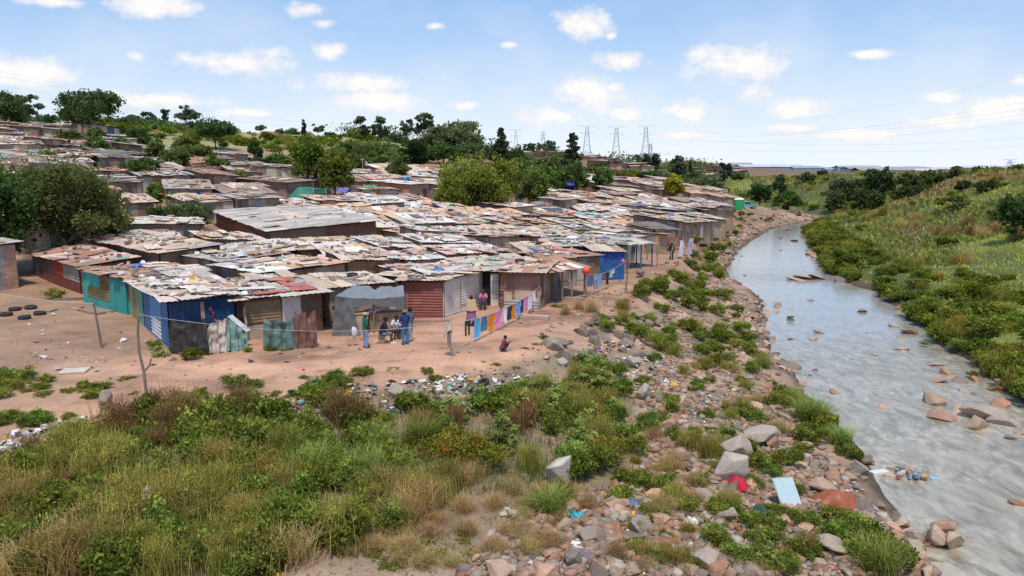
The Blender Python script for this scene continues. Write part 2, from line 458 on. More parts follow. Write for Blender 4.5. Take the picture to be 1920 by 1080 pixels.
def build_water():
    m, nt, out = newmat('river_water')
    geo = N(nt, 'ShaderNodeNewGeometry')
    wn = N(nt, 'ShaderNodeTexNoise'); wn.inputs['Scale'].default_value = .16; wn.inputs['Detail'].default_value = 3
    nt.links.new(geo.outputs['Position'], wn.inputs['Vector'])
    sub = N(nt, 'ShaderNodeVectorMath', operation='MULTIPLY_ADD'); nt.links.new(wn.outputs['Color'], sub.inputs[0])
    sub.inputs[1].default_value = (2.2, 2.2, 0); nt.links.new(geo.outputs['Position'], sub.inputs[2])
    mp = N(nt, 'ShaderNodeMapping'); mp.inputs['Rotation'].default_value = (0, 0, math.radians(14)); mp.inputs['Scale'].default_value = (1.0, .42, 1)
    nt.links.new(sub.outputs[0], mp.inputs[0])
    st = noise(nt, mp.outputs[0], 1.4, 7, .62, .6)
    st2 = noise(nt, mp.outputs[0], 5.0, 5, .6, .8)
    big = noise(nt, geo.outputs['Position'], .13, 3)
    # rough shallow reaches
    sy = N(nt, 'ShaderNodeSeparateXYZ'); nt.links.new(geo.outputs['Position'], sy.inputs[0])
    nearf = ramp(nt, mathn(nt, 'DIVIDE', sy.outputs[1], 120), [(.2, 1), (.40, .85), (.47, .25), (.56, .06), (.64, .10), (.68, .45), (.78, .12), (1, .08)])
    rip = noise(nt, mp.outputs[0], 3.2, 8, .68, .25)
    foam = mathn(nt, 'MULTIPLY', mathn(nt, 'MULTIPLY', ramp(nt, rip, [(.48, 0), (.62, 1)]), ramp(nt, st2, [(.36, .2), (.60, 1)])), nearf)
    foam = mathn(nt, 'MULTIPLY', foam, ramp(nt, big, [(.40, .2), (.62, 1)]))
    col = mixc(nt, ramp(nt, st, [(.3, 0), (.7, 1)]), (.30, .29, .26), (.42, .41, .38))
    ncol = mixc(nt, ramp(nt, st, [(.36, 0), (.62, 1)]), (.23, .195, .13), (.47, .40, .29)); col = mixc(nt, nearf, col, ncol)
    col = mixc(nt, mathn(nt, 'MULTIPLY', foam, .7), col, (.76, .69, .57))
    b = N(nt, 'ShaderNodeBsdfPrincipled'); nt.links.new(col, b.inputs['Base Color'])
    nt.links.new(mathn(nt, 'MULTIPLY_ADD', foam, .3, .07), b.inputs['Roughness'])
    b.inputs['IOR'].default_value = 1.6
    fine = noise(nt, mp.outputs[0], 11.0, 5, .62, .3)
    h = mathn(nt, 'ADD', mathn(nt, 'MULTIPLY', rip, .55), mathn(nt, 'ADD', mathn(nt, 'MULTIPLY', st2, .3), mathn(nt, 'MULTIPLY', fine, .22)))
    bm = N(nt, 'ShaderNodeBump'); bm.inputs['Distance'].default_value = .12
    nt.links.new(mathn(nt, 'MULTIPLY_ADD', nearf, .48, .10), bm.inputs['Strength'])
    nt.links.new(h, bm.inputs['Height']); nt.links.new(bm.outputs[0], b.inputs['Normal'])
    nt.links.new(b.outputs[0], out.inputs[0])
    ys = np.concatenate([np.arange(10, 180, 2.0), np.arange(180, 600, 8.0)])
    mb = MB()
    for y0, y1 in zip(ys[:-1], ys[1:]):
        a0, a1 = float(np.interp(y0, LEDGE[:, 1], LEDGE[:, 0])) - 2.2, float(np.interp(y1, LEDGE[:, 1], LEDGE[:, 0])) - 2.2
        b0, b1 = float(np.interp(y0, REDGE[:, 1], REDGE[:, 0])) + 2.2, float(np.interp(y1, REDGE[:, 1], REDGE[:, 0])) + 2.2
        mb.face([(a0, y0, -2.8), (b0, y0, -2.8), (b1, y1, -2.8), (a1, y1, -2.8)], (.2, .2, .2))
    tag(mb.build('water', m), kind='structure')
build_water()

# ------------------------------------------------------------------ foliage
def leaves(C, out, size, aspect, col, up=.25, rnd=.8, bend=0.0):
    """diamond leaves at C (N,3); out (N,3) outward hint; size (N,) ; col (N,3)"""
    n = len(C)
    d = out + rng.normal(0, rnd, (n, 3)); d[:, 2] += up
    d /= np.linalg.norm(d, axis=1, keepdims=True) + 1e-9
    q = rng.normal(0, 1, (n, 3)); b = np.cross(d, q); b /= np.linalg.norm(b, axis=1, keepdims=True) + 1e-9
    s = np.asarray(size)[:, None]
    V = np.empty((n, 4, 3))
    V[:, 0] = C - d * s * .5; V[:, 2] = C + d * s * .5
    if bend: V[:, 2, 2] -= bend * s[:, 0]
    V[:, 1] = C + b * s * aspect * .5 + d * s * .05; V[:, 3] = C - b * s * aspect * .5 + d * s * .05
    return V, np.clip(col, 0, 1)

def blob_leaves(lobes, n, size, aspect, col, clump=.22, shell=.55, rnd=.8, up=.25, var=.3, kc=22, dark=.5, tint=None):
    """leaves of a crown made of ellipsoid lobes (cx,cy,cz,rx,ry,rz)"""
    L = np.array(lobes, float)
    w = (L[:, 3] * L[:, 4] + L[:, 3] * L[:, 5] + L[:, 4] * L[:, 5]); w /= w.sum()
    nc = max(8, n // kc); li = rng.choice(len(L), nc, p=w)
    d = rng.normal(0, 1, (nc, 3)); d /= np.linalg.norm(d, axis=1, keepdims=True)
    d[:, 2] = np.where(d[:, 2] < -.35, -d[:, 2] * .6, d[:, 2])
    r = shell + (1.02 - shell) * rng.random(nc) ** .6
    cc = L[li, :3] + d * L[li, 3:] * r[:, None]
    cs = (L[li, 3:].mean(1)) * clump * rng.uniform(.6, 1.4, nc)
    cf = (1 + rng.uniform(-var, var, nc)) * (dark + (1 - dark) * np.clip((r - shell) / (1 - shell), 0, 1)) * (.82 + .3 * np.clip(d[:, 2], -1, 1))  # crown light put into the leaf colour: lighter tops, darker inside
    ci = rng.integers(0, nc, n)
    g = rng.normal(0, 1, (n, 3)); g *= (rng.random(n) ** .5 / (np.linalg.norm(g, axis=1) + 1e-9) * 1.5)[:, None]
    P = cc[ci] + g * cs[ci][:, None] * np.array([1, 1, .75])
    base = np.array(col)[None, :] * cf[ci][:, None] * rng.uniform(.75, 1.25, (n, 1))
    if tint is not None:
        k = (rng.random(nc) < .3)[ci][:, None] * rng.uniform(.3, 1, (n, 1))
        base = base * (1 - k) + np.array(tint)[None, :] * cf[ci][:, None] * k
    out = d[ci] * .6 + g * .4
    return leaves(P, out, size * rng.uniform(.6, 1.35, n), aspect, base, up, rnd)

def blades(C, hgt, width, lean, col, seg=2):
    """grass blades at C (N,3), each 'seg' quads: returns (V,col)"""
    n = len(C); az = rng.uniform(0, 6.283, n)
    dx, dy = np.cos(az), np.sin(az)
    Vs = []; Cs = []
    side = np.stack([-dy, dx, 0 * dx], 1)
    for k in range(seg):
        t0, t1 = k / seg, (k + 1) / seg
        def pt(t): return C + np.stack([dx * lean * hgt * t * t, dy * lean * hgt * t * t, hgt * (t - .35 * np.minimum(lean, 1.2) * t * t)], 1)
        w0 = width * (1 - t0 * .75); w1 = width * (1 - t1 * .75)
        V = np.empty((n, 4, 3)); a, b = pt(t0), pt(t1)
        V[:, 0] = a - side * w0[:, None] / 2; V[:, 1] = a + side * w0[:, None] / 2
        V[:, 2] = b + side * w1[:, None] / 2; V[:, 3] = b - side * w1[:, None] / 2
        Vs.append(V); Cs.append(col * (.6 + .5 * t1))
    return np.concatenate(Vs), np.clip(np.concatenate(Cs), 0, 1)

# ---- trees
def crown_lobes(kind, w, h, r):
    """lobes about the trunk foot, w crown width, h tree height"""
    L = []; W = w / 2
    if kind == 'round':
        L.append((0, 0, h * .55, W * .74, W * .74, h * .36))
        for i in range(9):
            a = i * 2.4 + r.uniform(-.4, .4); q = r.uniform(.4, .68)
            L.append((math.cos(a) * W * q, math.sin(a) * W * q, h * r.uniform(.28, .82), W * r.uniform(.32, .48), W * r.uniform(.32, .48), h * r.uniform(.15, .23)))
        L.append((W * .1, 0, h * .86, W * .42, W * .42, h * .15))
    elif kind == 'umbrella':
        L.append((0, 0, h * .66, W * .75, W * .75, h * .26))
        for i in range(10):
            a = i * 2.4; q = r.uniform(.5, .75)
            L.append((math.cos(a) * W * q, math.sin(a) * W * q, h * (.72 - .28 * q + r.uniform(-.06, .06)), W * r.uniform(.28, .4), W * .35, h * r.uniform(.15, .22)))
    elif kind == 'gum':
        for i in range(11):
            a = i * 2.4 + r.uniform(-.5, .5); zz = r.uniform(.42, .95); q = r.uniform(.15, .75) * (1.15 - abs(zz - .65))
            L.append((math.cos(a) * W * q, math.sin(a) * W * q, h * zz, W * r.uniform(.3, .5), W * r.uniform(.3, .5), h * r.uniform(.07, .13)))
    elif kind == 'conifer':
        for i in range(22):
            zz = .22 + .76 * i / 21; q = (1 - zz) * r.uniform(.55, 1.15) + .06; a = i * 2.4
            L.append((math.cos(a) * W * q * .75, math.sin(a) * W * q * .75, h * zz, W * (.2 + .38 * (1 - zz)), W * (.2 + .38 * (1 - zz)), h * .045))
    elif kind == 'dome':
        L.append((0, 0, h * .42, W * .72, W * .72, h * .45))
        for i in range(14):
            a = i * 2.4; q = r.uniform(.45, .78)
            L.append((math.cos(a) * W * q, math.sin(a) * W * q, h * r.uniform(.2, .72 - .25 * (q - .45)), W * r.uniform(.22, .36), W * r.uniform(.22, .36), h * r.uniform(.16, .26)))
    elif kind == 'cypress':
        for i in range(9):
            zz = .1 + .85 * i / 8
            L.append((r.uniform(-.1, .1) * W, 0, h * zz, W * (1.05 - zz * .75), W * (1.05 - zz * .75), h * .09))
    elif kind == 'airy':
        for i in range(18):
            a = i * 2.4 + r.uniform(-.3, .3); q = r.uniform(.15, .85)
            L.append((math.cos(a) * W * q, math.sin(a) * W * q, h * (.92 - .42 * q * q + r.uniform(-.22, .04)), W * r.uniform(.2, .3), W * r.uniform(.2, .3), h * r.uniform(.07, .13)))
    return L

def make_tree(name, x, y, w, h, kind, col, label, group=None, seed=1, leaf=None, dens=3.0, bark=(.12, .095, .07), tint=None, cat='tree', z=None, aspect=.55):
    r = random.Random(seed); z = hz(x, y) - .1 if z is None else z; col = tuple(v * 1.22 for v in col)
    t = empty(name, (x, y, z), label, cat, group)
    leaf = (leaf or max(.11, y * .0021)) * 1.3; aspect = .7
    L = crown_lobes(kind, w, h, r)
    if kind in ('dome',): trunk_top = h * .35
    elif kind in ('conifer', 'cypress'): trunk_top = h * .92
    else: trunk_top = h * .55
    mb = MB(); rad = max(.035 * h * .6, .05) * (.6 if kind in ('gum', 'cypress') else 1)
    lean = V3((r.uniform(-.05, .05) * h, r.uniform(-.05, .05) * h, 0))
    mb.tube([(0, 0, -.2), lean * .3 + V3((0, 0, trunk_top * .4)), lean + V3((0, 0, trunk_top))], [rad * 1.25, rad * .9, rad * .5], jit(bark, .1, r), 7)
    if kind != 'cypress':
        for l in L[:14]:
            p1 = V3(l[:3]); p0 = lean * .3 + V3((0, 0, min(trunk_top, max(h * .12, p1.z * (.45 if kind != 'conifer' else .93)))))
            mid = (p0 + p1) / 2 + V3((r.uniform(-.04, .04) * w, r.uniform(-.04, .04) * w, h * .03))
            mb.tube([p0, mid, p1], [rad * .5, rad * .34, rad * .12], jit(bark, .15, r), 5)
    link('trunk', mb.mesh('trunk', M_BARK, (0, 0, 0), True), t)
    n = int(min(17000, max(420, 1.9 * dens * w * h * .75 / (leaf * leaf * aspect * .5))))
    cl = {'airy': .5, 'gum': .4, 'conifer': .35}.get(kind, .3)
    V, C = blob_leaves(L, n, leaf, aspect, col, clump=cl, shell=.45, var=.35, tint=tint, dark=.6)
    # darker inner leaves close the crown, its shade put into their colour
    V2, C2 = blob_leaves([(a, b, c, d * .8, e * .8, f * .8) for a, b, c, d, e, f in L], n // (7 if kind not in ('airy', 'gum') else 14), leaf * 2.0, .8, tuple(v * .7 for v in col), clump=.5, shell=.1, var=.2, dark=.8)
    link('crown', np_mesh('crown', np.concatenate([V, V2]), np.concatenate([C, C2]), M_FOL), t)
    return t

def px_tree(name, px, top, wpx, D, kind, col, label, **k):
    z = 0
    for _ in range(3):
        x = xat(px, D, z); z = hz(x, D)
    h = zat(top, D) - z
    w = wpx / FPX * (D * CP + (CAMH - z) * SP)
    return make_tree(name, x, D, w, max(h, 1.0), kind, col, label, seed=int(px * 7 + top), **k)

# ---- low plants: meshes shared by copies
def plant_mesh(kind, seed):
    r = np.random.default_rng(seed)
    Vs = []; Cs = []
    def add(vc): Vs.append(vc[0]); Cs.append(vc[1])
    if kind == 'leafy':            # dense dome of small green leaves, radius ~.6, height ~.8
        L = [(0, 0, .3, .42, .42, .34)] + [(math.cos(a) * .34, math.sin(a) * .34, r.uniform(.2, .5), .24, .24, r.uniform(.18, .3)) for a in r.uniform(0, 6.28, 8)]
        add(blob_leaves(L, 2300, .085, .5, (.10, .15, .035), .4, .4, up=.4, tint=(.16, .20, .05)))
    elif kind == 'dense':          # darker shrub for the river edges
        L = [(0, 0, .3, .5, .5, .32)] + [(math.cos(a) * .42, math.sin(a) * .42, r.uniform(.18, .5), .26, .26, r.uniform(.2, .3)) for a in r.uniform(0, 6.28, 9)]
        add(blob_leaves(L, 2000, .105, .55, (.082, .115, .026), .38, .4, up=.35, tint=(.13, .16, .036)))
    elif kind == 'castor':         # big lobed leaves on stalks
        for k in range(46):
            a = r.uniform(0, 6.28); q = r.random() ** .6 * .55; h = r.uniform(.25, .9) * (1.1 - q)
            c = np.array([math.cos(a) * q, math.sin(a) * q, h])
            st = np.array([[0, 0, 0.0]]); bb = np.array([[.006, .006, 0]]); Vp = np.stack([st - bb, st + bb, c[None] + bb, c[None] - bb], 1); add((Vp, np.array([(.12, .12, .06)])))
            m = 7; th = np.linspace(-2.2, 2.2, m) + a
            d = np.stack([np.cos(th), np.sin(th), r.uniform(-.9, .25, m)], 1); s = r.uniform(.10, .17)
            nrm = np.array([math.cos(a) * .5 + r.normal(0, .4), math.sin(a) * .5 + r.normal(0, .4), 1.0])
            b = np.cross(d, nrm); b /= np.linalg.norm(b, axis=1, keepdims=True)
            V = np.empty((m, 4, 3)); V[:, 0] = c; V[:, 1] = c + d * s * .6 + b * s * .24; V[:, 2] = c + d * s; V[:, 3] = c + d * s * .6 - b * s * .24
            add((V, np.array([(.095, .14, .045)]) * r.uniform(.6, 1.4) * np.ones((m, 3))))
        n = 40; C = np.stack([r.normal(0, .1, n), r.normal(0, .1, n), np.zeros(n)], 1)
        add(blades(C, r.uniform(.4, .9, n), np.full(n, .025), r.uniform(.1, .6, n), np.tile((.12, .13, .06), (n, 1))))
    elif kind == 'feather':        # fine yellow-green weed, seeds and thin stems
        n = 420; C = np.stack([r.normal(0, .26, n), r.normal(0, .26, n), np.zeros(n)], 1)
        add(blades(C, r.uniform(.35, 1.0, n), np.full(n, .018), r.uniform(.05, .5, n), np.array([(.17, .18, .06)]) * r.uniform(.6, 1.3, (n, 1)), 3))
        L = [(0, 0, .45, .36, .36, .34)] + [(math.cos(a) * .3, math.sin(a) * .3, r.uniform(.35, .7), .2, .2, .22) for a in r.uniform(0, 6.28, 7)]
        add(blob_leaves(L, 1900, .055, .3, (.175, .19, .055), .5, .25, up=.9, rnd=.6, tint=(.27, .22, .085)))
    elif kind == 'long':           # long arching grass
        n = 520; C = np.stack([r.normal(0, .2, n), r.normal(0, .2, n), np.zeros(n)], 1)
        add(blades(C, r.uniform(.5, 1.1, n), np.full(n, .024), r.uniform(.25, 1.1, n), np.array([(.12, .175, .055)]) * r.uniform(.55, 1.4, (n, 1)), 4))
    elif kind == 'dry':            # straw and brown stems
        n = 480; C = np.stack([r.normal(0, .22, n), r.normal(0, .22, n), np.zeros(n)], 1)
        add(blades(C, r.uniform(.3, .95, n), np.full(n, .014), r.uniform(.1, .9, n), np.array([(.235, .20, .11)]) * r.uniform(.55, 1.3, (n, 1)), 3))
        L = [(0, 0, .45, .34, .34, .34)]
        add(blob_leaves(L, 600, .045, .35, (.21, .18, .095), .5, .2, up=.8))
    elif kind == 'stalk':          # dark red-brown dead weed stalks
        n = 130; C = np.stack([r.normal(0, .16, n), r.normal(0, .16, n), np.zeros(n)], 1)
        add(blades(C, r.uniform(.6, 1.15, n), np.full(n, .02), r.uniform(.05, .55, n), np.array([(.15, .10, .06)]) * r.uniform(.6, 1.4, (n, 1)), 3))
        L = [(0, 0, .55, .3, .3, .38)]
        add(blob_leaves(L, 900, .05, .35, (.15, .11, .06), .4, .2, up=.9))
    elif kind == 'low':            # creeping ground weed
        L = [(math.cos(a) * q, math.sin(a) * q, .07, .25, .25, .12) for a, q in zip(r.uniform(0, 6.28, 9), r.uniform(0, .55, 9))]
        add(blob_leaves(L, 1100, .075, .5, (.12, .155, .04), .45, .3, up=.6))
    elif kind == 'orange':         # green shrub tipped with orange flowers
        L = [(0, 0, .3, .5, .5, .34)] + [(math.cos(a) * .42, math.sin(a) * .42, r.uniform(.2, .5), .26, .26, .26) for a in r.uniform(0, 6.28, 9)]
        add(blob_leaves(L, 2400, .075, .5, (.13, .15, .03), .38, .4, tint=(.22, .17, .03)))
        add(blob_leaves(L, 90, .055, .8, (.30, .15, .035), .5, .95))
    V, C = np.concatenate(Vs), np.concatenate(Cs)
    C = np.clip(C * np.array([1.42, 1.20, 1.0]), 0, 1); PLANTV.setdefault(kind, []).append((V, C))
    return np_mesh('plant_' + kind, V, C, M_FOL)

PLANTV = {}
def plant_mass(name, spots, label, cat, keep=.45):
    """many plants nobody could count, merged: spots (point, size, kind)"""
    VV = []; CC = []
    for p, s, kind in spots:
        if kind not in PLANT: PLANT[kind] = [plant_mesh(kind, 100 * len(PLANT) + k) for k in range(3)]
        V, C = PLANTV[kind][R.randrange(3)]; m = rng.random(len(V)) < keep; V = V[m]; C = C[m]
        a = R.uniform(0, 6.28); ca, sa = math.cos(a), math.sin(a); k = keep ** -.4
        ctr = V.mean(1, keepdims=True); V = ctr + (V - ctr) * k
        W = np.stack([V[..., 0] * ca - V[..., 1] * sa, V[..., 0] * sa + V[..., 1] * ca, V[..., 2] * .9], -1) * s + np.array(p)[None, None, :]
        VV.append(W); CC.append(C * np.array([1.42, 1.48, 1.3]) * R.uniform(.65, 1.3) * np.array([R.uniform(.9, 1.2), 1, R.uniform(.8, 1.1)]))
    return tag(link(name, np_mesh(name, np.concatenate(VV), np.concatenate(CC), M_FOL_PLAIN)), label, cat, kind='stuff')

PLANT = {}
def plant(kind, p, s, name, label, cat, group=None, h=1.0, i=None):
    if kind not in PLANT: PLANT[kind] = [plant_mesh(kind, 100 * len(PLANT) + k) for k in range(3)]
    me = PLANT[kind][R.randrange(3) if i is None else i]
    sx = s * R.uniform(.85, 1.15)
    o = link(name, me, None, (p[0], p[1], p[2] - .04 * s), (R.uniform(-.06, .06), R.uniform(-.06, .06), R.uniform(0, 6.28)), (sx, s * R.uniform(.85, 1.15), s * h * R.uniform(.85, 1.15)))
    return tag(o, label, cat, group)

# ---- stones
def rock_mesh(seed):
    r = random.Random(seed); bm = bmesh.new()
    ax = (1, r.uniform(.65, 1), r.uniform(.5, .8))
    for _ in range(15):
        d = V3((r.gauss(0, 1), r.gauss(0, 1), r.gauss(0, 1))).normalized()
        p = max(abs(d.x), abs(d.y), abs(d.z)); k = r.uniform(.82, 1.0) * (.62 + .38 / p)
        bm.verts.new((d.x * ax[0] * k * .5, d.y * ax[1] * k * .5, d.z * ax[2] * k * .5))
    bmesh.ops.convex_hull(bm, input=bm.verts)
    bmesh.ops.delete(bm, geom=[v for v in bm.verts if not v.link_faces], context='VERTS')
    bmesh.ops.triangulate(bm, faces=bm.faces)
    bmesh.ops.bevel(bm, geom=list(bm.edges), offset=.018, segments=1, affect='EDGES', profile=.6)
    me = bpy.data.meshes.new('rock'); bm.to_mesh(me); bm.free()
    return me

ROCKS = {}
def rock_of(color, i):
    """shared rock meshes tinted per colour family"""
    key = (color, i)
    if key not in ROCKS:
        me = rock_mesh(300 + i); a = me.color_attributes.new('Col', 'FLOAT_COLOR', 'CORNER')
        c = ROCKCOL[color]; a.data.foreach_set('color', np.tile((*c, 1), len(me.loops)).astype(np.float32))
        me.materials.append(M_ROCK); ROCKS[key] = me
    return ROCKS[key]
ROCKCOL = dict(pink=(.48, .29, .20), tan=(.48, .335, .235), grey=(.36, .285, .23), dark=(.21, .165, .13), pale=(.54, .46, .385), rust=(.38, .2, .12))
def rock(color, p, s, name, label, group=None, sink=.24, flat=1.0):
    o = link(name, rock_of(color, R.randrange(8)), None, (p[0], p[1], p[2] + s * .32 * flat - s * sink * flat), (R.uniform(-.35, .35), R.uniform(-.35, .35), R.uniform(0, 6.28)), (s, s * R.uniform(.8, 1.1), s * flat * R.uniform(.85, 1.15)))
    return tag(o, label, 'stone' if s < .5 else 'rock', group)

def rock_cloud(pts, sizes, cols):
    """many small stones merged in one mesh (for ground nobody could count)"""
    base = []
    for i in range(5):
        me = rock_mesh(900 + i); n = len(me.vertices); co = np.empty(n * 3); me.vertices.foreach_get('co', co)
        bm = bmesh.new(); bm.from_mesh(me); bmesh.ops.triangulate(bm, faces=bm.faces); bmesh.ops.dissolve_degenerate(bm, dist=.05, edges=bm.edges); bmesh.ops.triangulate(bm, faces=bm.faces)
        V = np.array([v.co[:] for v in bm.verts]); bm.verts.index_update(); F = np.array([[v.index for v in f.verts] for f in bm.faces]); bm.free(); base.append((V, F))
    Vs = []; Fs = []; Cs = []; n0 = 0
    for p, s, c in zip(pts, sizes, cols):
        V, F = base[rng.integers(0, 5)]; a = rng.uniform(0, 6.28); ca, sa = math.cos(a), math.sin(a)
        W = V * s * np.array([1, rng.uniform(.7, 1.1), rng.uniform(.6, 1)])
        W = np.stack([W[:, 0] * ca - W[:, 1] * sa, W[:, 0] * sa + W[:, 1] * ca, W[:, 2]], 1) + np.array(p) + (0, 0, s * .12)
        Vs.append(W); Fs.append(F + n0); Cs.append(np.tile((*c, 1), (len(F), 1))); n0 += len(V)
    V = np.concatenate(Vs); F = np.concatenate(Fs).astype(np.int32); C = np.concatenate(Cs).astype(np.float32)
    me = bpy.data.meshes.new('rubble'); me.vertices.add(len(V)); me.vertices.foreach_set('co', V.astype(np.float32).ravel())
    me.loops.add(F.size); me.loops.foreach_set('vertex_index', F.ravel()); me.polygons.add(len(F)); me.polygons.foreach_set('loop_start', np.arange(0, F.size, 3, dtype=np.int32))
    me.update(calc_edges=True); a = me.color_attributes.new('Col', 'FLOAT_COLOR', 'CORNER'); a.data.foreach_set('color', np.repeat(C, 3, axis=0).ravel())
    return me
# ------------------------------------------------------------------ people
def capsule(mb, a, b, ra, rb, seg=10, flat=1.0):
    a, b = V3(a), V3(b); d = b - a; L = max(d.length, 1e-5); d /= L
    prof = []
    for i in range(5): t = math.pi / 2 * i / 4; prof.append((ra * math.sin(t) + 1e-4, -ra * math.cos(t)))
    for i in range(5): t = math.pi / 2 * (1 - i / 4); prof.append((rb * math.sin(t) + 1e-4, L + rb * math.cos(t)))
    ref = V3((1, 0, 0)) if abs(d.x) < .8 else V3((0, 1, 0)); x = (ref - d * ref.dot(d)).normalized(); y = d.cross(x)
    M = Matrix((x, y, d)).transposed()
    n0 = len(mb.v)
    for r_, z in prof:
        for k in range(seg):
            t = 6.28318 * k / seg; mb.v.append(tuple(a + M @ V3((r_ * math.cos(t), r_ * math.sin(t) * flat, z))))
    n = len(prof)
    for i in range(n - 1):
        for k in range(seg):
            p = n0 + i * seg + k; q = n0 + i * seg + (k + 1) % seg; mb.f.append([p, q, q + seg, p + seg]); mb.c.append((1, 1, 1)); mb.m.append(0)
    mb.f.append([n0 + k for k in range(seg)][::-1]); mb.f.append([n0 + (n - 1) * seg + k for k in range(seg)]); mb.c += [(1, 1, 1)] * 2; mb.m += [0, 0]

def remeshed(mb, name, mat, c, vox):
    me = mb.mesh('tmp', mat); ob = bpy.data.objects.new('tmp', me); COL.objects.link(ob)
    md = ob.modifiers.new('r', 'REMESH'); md.mode = 'VOXEL'; md.voxel_size = vox; md.use_smooth_shade = True
    sm = ob.modifiers.new('s', 'SMOOTH'); sm.factor = .5; sm.iterations = 2
    dg = bpy.context.evaluated_depsgraph_get(); out = bpy.data.meshes.new_from_object(ob.evaluated_get(dg)); out.name = name
    bpy.data.objects.remove(ob); bpy.data.meshes.remove(me)
    for a in list(out.color_attributes): out.color_attributes.remove(a)
    a = out.color_attributes.new('Col', 'FLOAT_COLOR', 'CORNER'); a.data.foreach_set('color', np.tile(np.array((*c, 1), np.float32), len(out.loops)))
    out.materials.clear(); out.materials.append(mat)
    return out

POSE = dict(
    stand=dict(pel=(0, 0, .93), chest=(0, .01, 1.28), neck=(0, 0, 1.47), head=(0, .02, 1.60), hipL=(-.09, 0, .90), hipR=(.09, 0, .90), kneeL=(-.10, .02, .49), kneeR=(.10, .03, .49), ankL=(-.11, -.02, .08), ankR=(.12, -.01, .08), shL=(-.18, 0, 1.42), shR=(.18, 0, 1.42), elL=(-.24, -.02, 1.14), elR=(.24, -.02, 1.14), wrL=(-.25, .08, .90), wrR=(.25, .08, .90)),
    sit=dict(pel=(0, 0, .50), chest=(0, .10, .84), neck=(0, .17, 1.02), head=(0, .22, 1.15), hipL=(-.09, .02, .48), hipR=(.09, .02, .48), kneeL=(-.14, .44, .50), kneeR=(.15, .43, .50), ankL=(-.14, .42, .08), ankR=(.17, .50, .08), shL=(-.18, .14, .97), shR=(.18, .14, .97), elL=(-.24, .24, .72), elR=(.24, .26, .72), wrL=(-.08, .44, .60), wrR=(.07, .45, .60)),
    squat=dict(pel=(0, -.10, .24), chest=(0, .06, .58), neck=(0, .12, .80), head=(0, .17, .95), hipL=(-.10, -.08, .24), hipR=(.10, -.08, .24), kneeL=(-.15, .30, .46), kneeR=(.15, .30, .46), ankL=(-.13, .06, .08), ankR=(.13, .06, .08), shL=(-.17, .10, .74), shR=(.17, .10, .74), elL=(-.2, .30, .54), elR=(.2, .32, .56), wrL=(-.07, .48, .60), wrR=(.08, .50, .62)))
SKINC = (.09, .05, .032)
